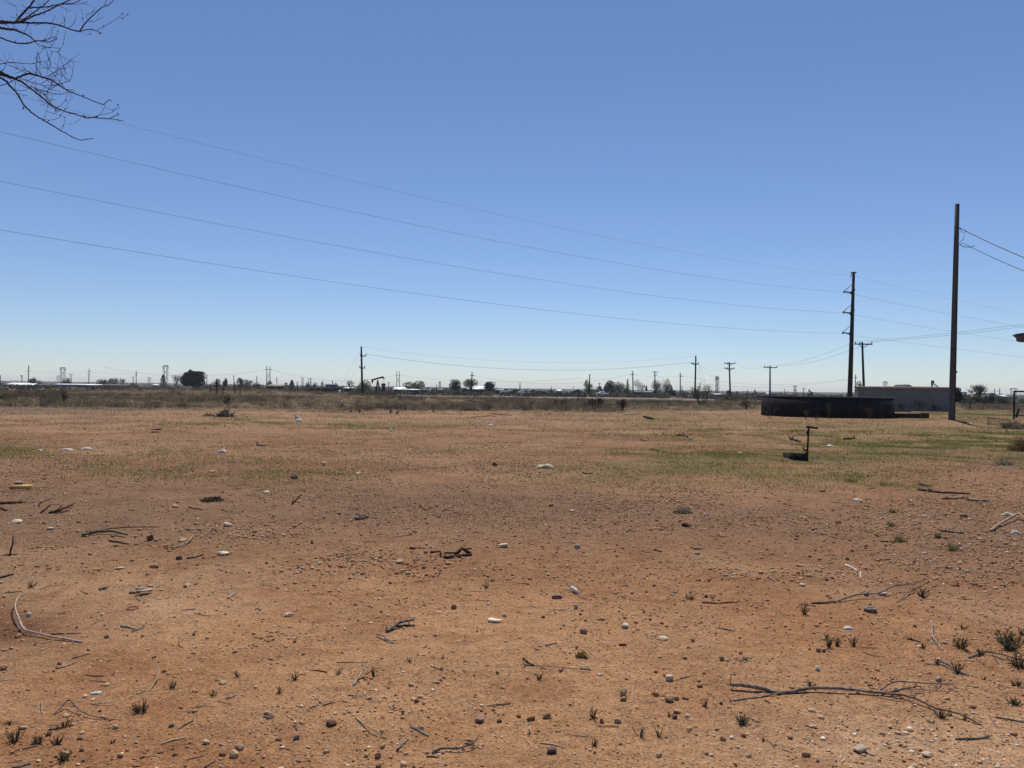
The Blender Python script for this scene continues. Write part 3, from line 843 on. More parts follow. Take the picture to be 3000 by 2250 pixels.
wire('long heavier wire between crossarms of the pumpjack pole and the mesquite bush pole', [aE[0][2], aD[0][0]], 2.6, .024)
for nm, a_, b_ in (('upper guy wire slanting down left from the dark pole by the pumpjack', ptE - [0, 0, .4], Gx(985, 158)),
                   ('lower guy wire slanting down left from the dark pole by the pumpjack', ptE - [0, 0, 2.6], Gx(1003, 158)),
                   ('upper guy wire slanting down right from the pole behind the mesquite bush', ptD - [0, 0, .5], Gx(2086, 176)),
                   ('lower guy wire slanting down right from the pole behind the mesquite bush', ptD - [0, 0, 2.3], Gx(2072, 176))):
    wire(nm, [a_, b_], 0, .014, name='guy_wire')

far = [  # label, top, base, D, arms, r
    ('plain pole standing in front of the rounded grey green tree', (1728, 1096), (1726, 1152), 270, [], .2),
    ('crossarm pole between the dense grove and the bare tree', (1853.5, 1087), (1855, 1156), 280, [(1097, 1846, 1858)], .2),
    ('pole with two crossarms in front of the big pale green tree', (1918.5, 1088), (1919, 1158), 290, [(1090, 1910, 1928), (1099, 1914, 1926)], .2),
    ('crossarm pole left of the mesquite bush', (1993, 1092), (1993, 1159), 300, [(1102, 1990, 2001)], .2),
    ('short stub pole beside the crossarm pole left of the mesquite bush', (1998, 1130), (1998, 1158), 290, [], .16),
    ('pole with one crossarm in front of the bare tree by the white barn', (1383, 1090), (1382, 1155), 280, [(1100, 1378, 1391)], .2),
    ('plain pole among the parked trucks right of the white barn', (1523.5, 1121), (1523, 1152), 300, [], .17),
    ('thin pole among the low houses, second plain one from the white barn', (1615.5, 1131), (1615, 1153), 320, [], .12),
    ('thin pole rising over the dark gabled shed', (1681, 1131), (1681, 1150), 340, [], .12),
    ('thin plain pole right of the two pale green trees by the pumpjack', (1279, 1126), (1279, 1152), 310, [], .14),
    ('small T pole right of the pumpjack', (1139, 1119), (1139, 1143), 420, [(1120, 1135, 1143)], .2),
    ('T pole over the round green bush', (1756.5, 1121), (1757, 1150), 420, [(1124, 1751, 1761)], .22),
    ('T pole inside the dense grove', (1812, 1118), (1812, 1150), 400, [(1119, 1807, 1817)], .2),
    ('small T pole at the left frame edge', (1, 1100), (1, 1130), 430, [(1101, -4, 5)], .22),
    ('small pole with two crossarms over the white roofed house at left', (64, 1100), (65, 1130), 430, [(1100, 60, 68), (1104, 61, 67)], .22),
    ('tall thin pole with two crossarms left of the first lattice tower', (84, 1069), (83, 1128), 560, [(1078, 82, 89), (1087, 79, 89)], .3),
    ('low T pole above the wide left bush', (100, 1106), (100, 1126), 520, [(1106.5, 96, 104)], .22),
    ('T pole with a transformer right of the first lattice tower', (208, 1096), (209, 1128), 430, [(1097, 202, 214)], .22),
    ('tall thin pole between the first lattice tower and the paired bushes', (261, 1080), (260, 1128), 620, [(1088, 258, 266), (1096, 256, 266)], .3),
    ('tall thin pole left of the lattice tower by the cypress', (399, 1085), (399, 1126), 700, [(1093, 397, 403), (1100, 395, 404)], .32),
    ('small T pole left of the lattice tower by the cypress', (390, 1104), (390, 1128), 500, [(1105, 386, 394)], .24),
    ('small T pole behind the paired bushes', (352, 1110), (352, 1128), 520, [(1110.5, 348, 357)], .24),
    ('thin pole just right of the big round dark tree', (606, 1095), (606, 1129), 760, [(1101, 604, 609), (1108, 602, 608)], .32),
    ('thin pole between the two small trees right of the round dark tree', (685, 1097), (685, 1130), 800, [(1103, 683, 688), (1110, 682, 688)], .32),
    ('thin pole left of the twin post frame', (752, 1100), (752, 1130), 820, [(1106, 750, 755), (1113, 749, 755)], .32),
    ('thin pole right of the twin post frame', (811, 1104), (811, 1131), 850, [(1109, 809, 813), (1115, 808, 813)], .32),
    ('T pole above the row of long sheds', (910.5, 1108), (911, 1134), 420, [(1109, 907, 915)], .22),
    ('thin mast left of the T pole above the long sheds', (904.5, 1108), (904.5, 1134), 500, [], .18),
    ('first of two thin masts left of the long sheds', (884.5, 1105), (885, 1136), 400, [], .15),
    ('second of two thin masts left of the long sheds', (888, 1105), (888, 1136), 400, [], .15),
    ('dark short post in front of the pine right of the twin post frame', (871, 1118), (871, 1138), 300, [], .17),
    ('small T pole at the right end of the white flat roof', (974, 1116), (974, 1134), 430, [(1116.5, 971, 977)], .22),
    ('thin mast at the far right, right of the bare round tree', (2914, 1137), (2914, 1158), 420, [(1145.5, 2906, 2930)], .18),
    ('taller mast at the far right behind the white hangar', (2929, 1137), (2929, 1165), 380, [(1154, 2926, 2936)], .2),
    ('small crossarm pole behind the tall steel pole', (2507, 1097), (2504, 1155), 330, [(1106, 2502, 2511)], .2),
    ('distant T pole left of the small pumpjack', (2354.5, 1136), (2354, 1154), 650, [(1138, 2349, 2360)], .3),
    ('thin distant pole left of the distant twin posts', (2299, 1139), (2299, 1157), 700, [(1143, 2296, 2302)], .25),
]
for lab, tp_, bs_, D_, ar_, r_ in far:
    pole(lab, tp_, bs_, D_, ar_, r_, insul=False, n=6)

def hframe(label, pxs, top, base, D, arm_py, arm, name='h_frame_pole', mat=None, brace=True, r=.24):
    """two posts, a crossarm and an X brace"""
    mat = mat or M_polef
    c = Gx(sum(pxs) / 2, D); t = thing(name, label, 'power pole', c)
    ends = []
    for px in pxs:
        a, b = A(px, top, D), Gx(px, D); mb = MB(); mb.tube([b - [0, 0, .3], a], [r * 1.2, r * .9], 6); mb.build('post', mat, t)
    mb = MB(); mb.tube([A(arm[0], arm_py, D) - [0, r, 0], A(arm[1], arm_py, D) - [0, r, 0]], r * .7, 4); mb.build('crossarm', mat, t)
    if brace:
        y0, y1 = arm_py + (base - arm_py) * .18, arm_py + (base - arm_py) * .62
        for s in (0, 1):
            mb = MB(); mb.bar(A(pxs[s], y0, D) - [0, r, 0], A(pxs[1 - s], y1, D) - [0, r, 0], r * .4, 4); mb.build('brace', mat, t)
    return A(arm[0], arm_py, D), A(arm[1], arm_py, D)
h1 = hframe('brown twin post frame with crossed braces left of the dark leaning pole', (781.5, 791), 1072, 1129, 520, 1083, (776, 797))
h2 = hframe('twin post frame with crossed braces just right of the pumpjack', (1162.5, 1170), 1087, 1134, 600, 1099, (1160, 1172))
h3 = hframe('distant twin posts over the plain right of the tank end pole', (2326.5, 2332), 1128, 1158, 520, 1133, (2323, 2334))
wire('faint wire from the left twin post frame to the frame right of the pumpjack', [h1[1], h2[0]], 6.0, .05)
wire('faint wire reaching the left twin post frame from the round dark tree', [A(300, 1075, 500), h1[0]], 5.0, .045)
wire('faint wire from the frame right of the pumpjack towards the grove', [h2[1], A(1700, 1108, 420)], 3.5, .036)
wire('faint wire running over the dense grove towards the crossarm pole left of the mesquite bush', [A(1391, 1100, 280), A(1847, 1097, 280)], 3.2, .022)
wire('faint wire between the crossarm poles either side of the big pale green tree', [A(1858, 1098, 281), A(1990, 1102, 300)], .6, .022)
wire('faint wire passing behind the mesquite bush towards the tank', [A(2001, 1102, 300), A(2506, 1106, 330)], 3.2, .024)
wire('faint wire between the thin left poles below the skyline towers', [A(89, 1088, 560), A(266, 1090, 620)], .8, .04)
wire('faint wire between the two thin poles left of the cypress', [A(266, 1090, 620), A(404, 1094, 700)], .8, .04)
wire('faint low wire crossing the plain behind the round tank', [A(2000, 1117, 420), A(2495, 1109, 420)], 4.0, .03)

def lattice(label, pxs, top, base, D, name='lattice_tower', r=.28, mat=None, arch=True, wide=1.7):
    mat = mat or M_towr
    c = Gx(sum(pxs) / 2, D); t = thing(name, label, 'pylon', c)
    w = pxs[1] - pxs[0]; hgt = base - top
    for px in pxs:
        a, b = A(px, top, D), Gx(px, D)
        mb = MB()
        for q in (-.35, .35):
            mb.tube([b + [q * 2, 0, -.3], a + [q * 2, 0, 0]], r * .5, 4)
        for k in range(8):
            p0, p1 = b + (a - b) * k / 8, b + (a - b) * (k + 1) / 8; s_ = .7 if k % 2 else -.7
            mb.bar(p0 + [s_, 0, 0], p1 - [s_, 0, 0], r * .3, 3)
        mb.build('mast', mat, t)
    cx = sum(pxs) / 2; ay = top + hgt * .17
    # crossarm drooping to both sides and the arch between the masts
    P = [A(cx - w * .5 * wide - 1, ay + hgt * .02, D), A(pxs[0], top + 1, D), A(cx - w * .22, top + 1, D), A(cx + w * .22, top + 1, D), A(pxs[1], top + 1, D), A(cx + w * .5 * wide + 1, ay + hgt * .02, D)]
    mb = MB(); mb.tube(P, r * .75, 4); mb.build('crossarm', mat, t)
    if arch:
        mb = MB(); mb.tube([A(pxs[0], ay + 2, D), A(cx - w * .2, top + 2.5, D), A(cx + w * .2, top + 2.5, D), A(pxs[1], ay + 2, D)], r * .6, 4); mb.build('arch', mat, t)
    for k in range(2):
        y0 = ay + (base - ay) * (.12 + .4 * k); y1 = y0 + (base - ay) * .34
        for s in (0, 1):
            mb = MB(); mb.bar(A(pxs[s], y0, D), A(pxs[1 - s], y1, D), r * .42, 4); mb.build('brace', mat, t)
lattice('large grey lattice tower, first from the left', (179, 189), 1076, 1120, 800, r=.42)
lattice('small faint lattice tower beside the first large one', (167.5, 173.5), 1100, 1120, 1500, r=.42)
lattice('large grey lattice tower right above the cypress', (480, 490), 1070, 1118, 780, r=.42)
lattice('small faint lattice tower between the paired bushes and the cypress', (434.5, 440), 1105, 1126, 1400, r=.42)
lattice('slim lattice tower with two masts behind the mesquite bush', (2099, 2103), 1102, 1156, 480, r=.3, mat=M_polef, arch=False, wide=1.2)
lattice('small arched lattice tower above the roof of the grey building', (2590, 2597), 1117, 1150, 900, r=.42)
lattice('lattice tower at the far right behind the gate', (2962, 2976), 1137, 1160, 900, r=.4)
lattice('thin lattice mast by the thin pole right of the pumpjack trees', (1287.5, 1289.5), 1117, 1138, 800, r=.3, arch=False)

# ------------------------------------------------------------------ pumpjacks
def pumpjack(label, D, beam_l, beam_r, saddle, base_py, feet, red=False, mats=None, s=1.0, cw=1):
    """beam_l: tail end px, beam_r: horse head px, saddle: px; feet: (left px, right px)"""
    m = mats or M_rust
    b = Gx(saddle[0], D); t = thing('pumpjack', label, 'pumpjack', b)
    L, R, S = A(*beam_l, D), A(*beam_r, D), A(*saddle, D)
    mb = MB(); mb.tube([L, R], .48 * s, 4); mb.build('walking_beam', m, t)
    u = (R - L) / np.linalg.norm(R - L)
    w = np.array([-u[2], 0, u[0]])
    mb = MB(); mb.prism([(-.5 * s, .45 * s), (.25 * s, .5 * s), (.8 * s, .0 * s), (1.0 * s, -.9 * s), (.8 * s, -1.7 * s), (.35 * s, -.9 * s), (-.5 * s, -.4 * s)], .5 * s, (0, 1, 0), R, u * cw if cw > 0 else u, w); mb.build('horse_head', m, t)
    for fx in feet:
        for dy in (-1.1, 1.1):
            f = Gx(fx, D) + [0, dy * s, 0]
            mb = MB(); mb.bar(S + [0, dy * .3 * s, -.1], f, .30 * s, 5); mb.build('samson_post', m, t)
    mb = MB(); mb.bar(A(feet[0] + (saddle[0] - feet[0]) * .45, saddle[1] + (base_py - saddle[1]) * .55, D), A(feet[1] + (saddle[0] - feet[1]) * .45, saddle[1] + (base_py - saddle[1]) * .55, D), .1 * s, 4); mb.build('crosspiece', m, t)
    tail = L
    mb = MB(); mb.prism([(-.55 * s, .45 * s), (.5 * s, .3 * s), (.45 * s, -.5 * s), (.1 * s, -2.0 * s), (-.15 * s, -2.0 * s), (-.55 * s, -.3 * s)], .9 * s, (0, 1, 0), tail, (1, 0, 0), (0, 0, 1)); mb.build('counterweight', m, t)
    # polished rod and wellhead under the head
    hp = R + u * .75 * s
    g = Gx(1500 + FPX * hp[0] / D, D); g[0] = hp[0]
    for q in (-.16, .16):
        mb = MB(); mb.bar(hp + [q, 0, -.3], [hp[0] + q, D, g[2] + 1.0], .05 * s, 4); mb.build('bridle', m, t)
    z = g[2]
    zt = A(saddle[0], base_py - (base_py - saddle[1]) * .72, D)[2] - z
    mb = MB(); mb.tube([[hp[0], D, z - .2], [hp[0], D, z + zt * .3], [hp[0], D, z + zt * .75], [hp[0], D, z + zt * .8], [hp[0], D, z + zt * .86], [hp[0], D, z + zt]], [1.25 * s, 1.1 * s, .85 * s, 1.5 * s, 1.5 * s, .6 * s], 8); mb.build('wellhead', m, t)
    if red:
        mb = MB(); mb.prism([(.3, 0), (2.2, 0), (1.7, .55), (1.1, .9), (.6, 1.5), (.3, 1.5)], 1.2, (0, 1, 0), [hp[0], D + .6, z], (1, 0, 0), (0, 0, 1)); mb.build('gear_guard', M_red, t)
pumpjack('dark pumpjack with its head raised to the right, beside the pale trees', 250, (1091, 1113), (1120, 1105), (1106.5, 1113), 1147, (1101, 1114), red=True, s=.58)
pumpjack('small far pumpjack on the plain above the round tank', 520, (2381, 1151), (2371, 1146), (2376, 1149), 1158, (2374, 2379), s=.85)
pumpjack('tiny pumpjack on the plain right of the leaning double crossarm pole', 620, (2216, 1151), (2211, 1145), (2213, 1148), 1157, (2211, 2216), s=.8)
pumpjack('tiny pumpjack left of the T pole behind the tank', 650, (2192, 1151), (2189, 1147), (2190, 1149), 1157, (2188, 2193), s=.7)

# ------------------------------------------------------------------ round stock tank, trough and sheet-metal building
tc = Gx(2420, 55.5); RT = 4.45; HT = 1.40
tank = thing('stock_tank', 'wide round dark steel water tank with weeds along its front', 'water tank', tc)
z0 = tc[2] - .05
def ring(r0, r1, za, zb, n=96):
    a = np.arange(n) * 2 * math.pi / n
    c, s = np.cos(a), np.sin(a)
    V = np.concatenate([np.stack([r * c + tc[0], r * s + tc[1], np.full(n, z)], 1) for r, z in ((r1, za), (r1, zb), (r0, zb), (r0, za))])
    i = np.arange(n); j = (i + 1) % n
    F = [np.stack([i + k * n, j + k * n, j + ((k + 1) % 4) * n, i + ((k + 1) % 4) * n], 1) for k in range(4)]
    return V, F
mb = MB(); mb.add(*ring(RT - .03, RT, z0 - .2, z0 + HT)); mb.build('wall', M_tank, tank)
mb = MB(); mb.add(*ring(RT - .06, RT + .035, z0 + HT + .002, z0 + HT + .05)); mb.build('rim', M_rim, tank)
mb = MB(); mb.add(*ring(RT + .002, RT + .02, z0 + .62, z0 + .66)); mb.build('hoop', M_tank, tank)
mb = MB(); mb.add(*ring(RT + .002, RT + .02, z0 + .02, z0 + .07)); mb.build('hoop', M_tank, tank)
for sa in (-1.15, -2.0):
    mb = MB(); mb.box([tc[0] + (RT + .012) * math.cos(sa), tc[1] + (RT + .012) * math.sin(sa), z0 + HT * .5], (.024, .08, HT * .9), sa); mb.build('seam', M_tank, tank)
mb = MB(); a_ = np.arange(48) * 2 * math.pi / 48
mb.add(np.stack([(RT - .04) * np.cos(a_) + tc[0], (RT - .04) * np.sin(a_) + tc[1], np.full(48, z0 + .75)], 1), [list(range(48))]); mb.build('water', M_glass, tank)
# ladder-like pipe over the rim at the left
mb = MB(); e = A(2262, 1166, 57.5); mb.tube([e + [-.15, 0, -.5], e + [-.12, 0, .22], e + [.05, 0, .28], e + [.5, 0, .02]], .035, 6)
mb.build('inlet_pipe', M_rust, tank)
mb = MB(); mb.tube([e + [-.1, .02, .2], e + [.12, .02, -.05], e + [.3, .02, -.4]], .03, 6); mb.build('inlet_brace', M_rust, tank)

tr = A(2657, 1219, 53.0); trb = Gx(2657, 53.0)
tro = thing('feed_trough', 'low dark steel trough lying at the right end of the round tank', 'trough', trb)
xl, xr = A(2596, 1215, 53)[0], A(2714, 1215, 53)[0]
mb = MB(); hz = .30
for (c, s) in (((xl + xr) / 2, xr - xl),):
    mb.box([c, 52.7, trb[2] + hz / 2], (s, .04, hz)); mb.box([c, 53.6, trb[2] + hz / 2], (s, .04, hz))
    mb.box([xl + .02, 53.15, trb[2] + hz / 2], (.04, .86, hz)); mb.box([xr - .02, 53.15, trb[2] + hz / 2], (.04, .86, hz))
    mb.box([c, 53.15, trb[2] + .04], (s - .1, .84, .04))
mb.build('basin', M_tank, tro)
mb = MB(); mb.box([(xl + A(2683, 1215, 53)[0]) / 2, 53.75, trb[2] + .43], (A(2683, 1215, 53)[0] - xl, .3, .05)); mb.build('top_rail', M_tank, tro)
mb = MB(); mb.box([xr - .25, 52.66, trb[2] + .2], (.5, .03, .34)); mb.build('end_plate', M_rust, tro)

DS = 84.0
PHI = math.radians(20.0)
c0 = A(2513, 1160, DS)[:2]; uF = np.array([math.cos(PHI), -math.sin(PHI)]); uS = np.array([math.sin(PHI), math.cos(PHI)])
LF, DF = 8.86, 4.5
zt = A(2513, 1137.5, DS)[2]; zb = -.35
shed = thing('metal_shed', 'long low grey sheet metal building with a tan roof edge behind the tank', 'shed', [*(c0 + uF * LF / 2), Hs(*(c0 + uF * LF / 2))])
def sp(u, v, z): return [*(c0 + uF * u + uS * v), z]
n_ = 150; us = np.linspace(0, LF, n_ * 2); vs = np.where((np.arange(n_ * 2) // 2) % 2 == 0, 0.0, .04)
V = [sp(u, v, zb) for u, v in zip(us, vs)] + [sp(u, v, zt) for u, v in zip(us, vs)]
i = np.arange(len(us) - 1); mb = MB(); mb.add(V, np.stack([i, i + 1, i + 1 + len(us), i + len(us)], 1))
for u in (0, LF):
    mb.add([sp(u, .045, zb), sp(u, DF, zb), sp(u, DF, zt), sp(u, DF / 2, zt + .22), sp(u, .045, zt)], [[0, 1, 2, 3, 4]])
mb.add([sp(0, DF, zb), sp(LF, DF, zb), sp(LF, DF, zt), sp(0, DF, zt)], [[0, 1, 2, 3]])
mb.build('wall', M_shed, shed)
mb = MB()
mb.add([sp(-.1, -.1, zt + .20), sp(LF + .1, -.1, zt + .20), sp(LF + .1, DF / 2, zt + .26), sp(-.1, DF / 2, zt + .26), sp(LF + .1, DF + .1, zt + .1), sp(-.1, DF + .1, zt + .1)], [[0, 1, 2, 3], [3, 2, 4, 5]])
mb.build('roof', M_roof, shed)
mb = MB(); mb.box(sp(LF / 2, -.13, zt + .09), (LF + .24, .05, .23), -PHI); mb.build('fascia', M_roof, shed)
mb = MB(); mb.box(sp(.03, -.03, (zt + zb) / 2), (.1, .05, zt - zb - .1), -PHI); mb.build('corner_trim', M_roof, shed)
mb = MB(); mb.box(sp(LF - .03, -.03, (zt + zb) / 2), (.1, .05, zt - zb - .1), -PHI); mb.build('corner_trim', M_shed, shed)

# roofs showing over the grey building
hb = Gx(2700, 140)
hs = thing('house', 'tan roofed house whose ridge and peak show above the grey metal building', 'house', hb)
x0, x1 = A(2625, 1130, 140)[0], A(2772, 1130, 140)[0]; zr = A(2650, 1130.5, 140)[2]; ze = zr - 1.2
mb = MB(); mb.box([(x0 + x1) / 2, 144, (hb[2] + ze) / 2], (x1 - x0 - .6, 8, ze - hb[2])); mb.build('wall', M_wallt, hs)
mb = MB(); mb.add([[x0 - 1, 139.6, ze], [x1, 139.6, ze], [x1, 144, zr], [x0 + .2, 144, zr], [x1, 148.4, ze], [x0 - 1, 148.4, ze]], [[0, 1, 2, 3], [3, 2, 4, 5], [0, 3, 5]]); rf = mb.build('roof', M_roof, hs)
g0 = A(2664, 1126.5, 139); gl, gr = A(2655, 1133, 139), A(2676, 1133, 139)
mb = MB(); mb.add([[gl[0], 139, gl[2]], [gr[0], 139, gl[2]], [g0[0], 139, g0[2]], [gl[0], 144, gl[2]], [gr[0], 144, gl[2]], [g0[0], 144, g0[2]]], [[0, 1, 2], [3, 5, 4], [0, 2, 5, 3], [1, 4, 5, 2]]); mb.build('gable', M_walld, hs)
v0 = A(2650, 1125, 142); mb = MB(); mb.bar(v0, v0 - [0, 0, 1.2], .08, 6); mb.build('vent_pipe', M_towr, hs)
ab = Gx(2738, 112)
au = thing('grain_auger', 'pale upright spout with a slanting tube showing above the grey metal building', 'auger', ab)
p0, p1, p2 = A(2731, 1117, 112), A(2728, 1140, 112), A(2752, 1136, 112)
mb = MB(); mb.tube([p0, [p1[0], 112, ab[2]]], [.13, .2], 8); mb.build('upright', M_wallt, au)
mb = MB(); mb.tube([p0 + [.05, 0, -.25], p2, p2 + [1.2, 0, -1.4]], .13, 8); mb.build('tube', M_white, au)
mb = MB(); mb.tube([p0 + [-.1, 0, -.5], p0 + [0, 0, .05], p0 + [.16, 0, .02], p0 + [.2, 0, -.25]], [.08, .16, .16, .1], 8); mb.build('head', M_rust, au)

# ------------------------------------------------------------------ yard hydrant on its block
hb = G(2364, 1351); HD = hb[1]
hy = thing('water_hydrant', 'dark iron yard hydrant with a horizontal handle, set in a dark block', 'hydrant', hb)
mb = MB(); top = A(2369.3, 1250.5, HD)
mb.tube([hb + [0, 0, -.05], hb + (top - hb) * .25, top], [.026, .024, .022], 8); mb.build('pipe', M_rust, hy, smooth=True)
pa = A(2372, 1285, HD); mb = MB(); mb.tube([A(2368, 1275, HD), A(2367, 1262, HD)], .034, 8); mb.build('collar', M_rust, hy)
mb = MB(); mb.tube([A(2363, 1251, HD), A(2370, 1251, HD), A(2396, 1255, HD)], [.034, .032, .026], 6); mb.build('handle', M_rust, hy)
mb = MB(); mb.tube([A(2366, 1266, HD), A(2365.5, 1272, HD)], .036, 6); mb.build('linkage', M_rust, hy)
f0 = A(2364, 1318, HD); mb = MB(); mb.tube([f0, f0 + [-.05, -.01, .0], A(2354, 1315, HD), A(2352.5, 1309, HD)], [.02, .022, .018, .012], 6); mb.build('spigot', M_rust, hy)
mb = MB(); mb.tube([f0 + [0, 0, .02], A(2358, 1320, HD) - [0, .02, 0], A(2361, 1328, HD)], .016, 6); mb.build('valve', M_rust, hy)
cr2 = A(2367, 1340, HD); lf = G(2334, 1340)
blk = MB(); zt_ = hb[2] + .185
fr = np.array([cr2[0], HD - .03]); lf2 = lf[:2]; nrm = np.array([-(fr - lf2)[1], (fr - lf2)[0]]); nrm = nrm / np.linalg.norm(nrm) * .34
if nrm[1] < 0: nrm = -nrm
zl = lf[2] + .11
V = np.array([[*fr, hb[2] - .1], [*(fr + nrm), hb[2] - .1], [*(lf2 + nrm), lf[2] - .1], [*lf2, lf[2] - .1], [*fr, zt_], [*(fr + nrm), zt_ + .01], [*(lf2 + nrm), zl + .01], [*lf2, zl]])
blk.add(V, [[0, 3, 2, 1], [4, 5, 6, 7], [0, 1, 5, 4], [1, 2, 6, 5], [2, 3, 7, 6], [3, 0, 4, 7]])
blk.build('block', M_block, hy)

# ------------------------------------------------------------------ gate and wire panel at the right
DG = 54.0
gb = Gx(2985, DG)
gate = thing('chain_link_gate', 'dark framed chain link gate cut off by the right edge', 'gate', gb)
xl, xr = A(2971, 1180, DG)[0], A(3110, 1180, DG)[0]
zt_, zb_ = A(2970, 1145, DG)[2], Gx(2975, DG)[2] + .0
mb = MB(); mb.tube([[xl, DG, zb_ - .2], [xl, DG, zt_]], .06, 8); mb.build('post', M_steel, gate, smooth=True)
mb = MB(); mb.tube([[xr, DG, zb_ - .2], [xr, DG, zt_]], .06, 8); mb.build('post', M_steel, gate, smooth=True)
for z, r_ in ((zt_ - .03, .055), (zb_ + (zt_ - zb_) * .57, .025), (zb_ + (zt_ - zb_) * .14, .03)):
    mb = MB(); mb.tube([[xl, DG, z], [xr, DG, z]], r_, 8); mb.build('rail', M_steel, gate, smooth=True)
mb = MB(); w_ = xr - xl; h_ = zt_ - zb_ - .2; st = .11
q = -h_
while q < w_:
    a0, a1 = max(q, 0), min(q + h_, w_)
    mb.bar([xl + a0, DG + .01, zb_ + .15 + (a0 - q)], [xl + a1, DG + .01, zb_ + .15 + (a1 - q)], .006, 3)
    mb.bar([xl + a0, DG - .01, zt_ - .05 - (a0 - q)], [xl + a1, DG - .01, zt_ - .05 - (a1 - q)], .006, 3)
    q += st
mb.build('chain_link', M_mesh, gate)
mb = MB(); mb.tube([A(2972, 1222, DG) - [0, .2, 0], A(2982, 1197, DG) - [0, .1, 0]], .075, 8); mb.build('stub_post', M_block, gate)

DW = 42.0
pl0, pl1, pr1 = A(2893, 1250, DW), A(2896, 1223, DW), A(2962, 1232, DW + 1.0)
wb = Gx(2925, DW)
wpn = thing('wire_fence', 'low leaning wire mesh panel in the weeds left of the gate', 'fence', wb)
for nm, a_, b_, r_ in (('frame', pl0, pl1, .022), ('frame', pl1, pr1, .022)):
    mb = MB(); mb.bar(a_, b_, r_, 6); mb.build('frame_bar', M_steel, wpn)
bl = pl0; br = pr1 - [0, 0, pl1[2] - pl0[2]]
mb = MB()
for k in range(1, 30):
    f = k / 30
    mb.bar(bl + (br - bl) * f, pl1 + (pr1 - pl1) * f, .006, 3)
for f in (.33, .66):
    mb.bar(bl + (pl1 - bl) * f, br + (pr1 - br) * f, .006, 3)
mb.build('wire_infill', M_mesh, wpn)

# ------------------------------------------------------------------ far trees and bushes
def crown_points(c, rx, rz, n, lobes=9, shell=.55, flatb=.0):
    """leaf positions in an uneven crown made of many overlapping leaf clumps"""
    P = []
    for k in range(lobes):
        a = rng.uniform(0, 6.283); e = rng.uniform(-.5, 1.0) * 1.2
        q = rng.uniform(.25, .72)
        o = np.array([math.cos(a) * math.cos(e) * rx * q, math.sin(a) * math.cos(e) * rx * q, math.sin(e) * rz * q])
        rr = rng.uniform(.28, .55)
        m = n // lobes
        d = rng.normal(size=(m, 3)); d /= np.linalg.norm(d, axis=1, keepdims=True)
        d *= (shell + (1 - shell) * rng.random((m, 1))) * rng.uniform(.7, 1.1, (m, 1))
        P.append(c + o + d * np.array([rx * rr, rx * rr, rz * rr]))
    return np.concatenate(P)

def twig_tree(mb, p, d, L, r, depth, spread=.55, up=.25, minr=.02, kids=(2, 4)):
    n = 3; pts = [p]; q = p.copy(); dd = d.copy()
    for k in range(n):
        dd = dd + rng.normal(0, .10, 3) + np.array([0, 0, up * .12]); dd /= np.linalg.norm(dd)
        q = q + dd * L / n; pts.append(q.copy())
    mb.tube(pts, [r, r * .62], 4 if r < .08 else 6, False)
    if depth == 0: return
    for k in range(rng.integers(kids[0], kids[1] + 1)):
        f = rng.uniform(.45, 1.0); s = pts[min(int(f * n), n - 1)] + (pts[min(int(f * n) + 1, n)] - pts[min(int(f * n), n - 1)]) * (f * n - int(f * n) if f < 1 else 1)
        nd = dd + rng.normal(0, spread, 3); nd[2] += up * .5; nd /= np.linalg.norm(nd)
        twig_tree(mb, s, nd, L * rng.uniform(.6, .85), max(r * .58, minr), depth - 1, spread, up, minr, kids)

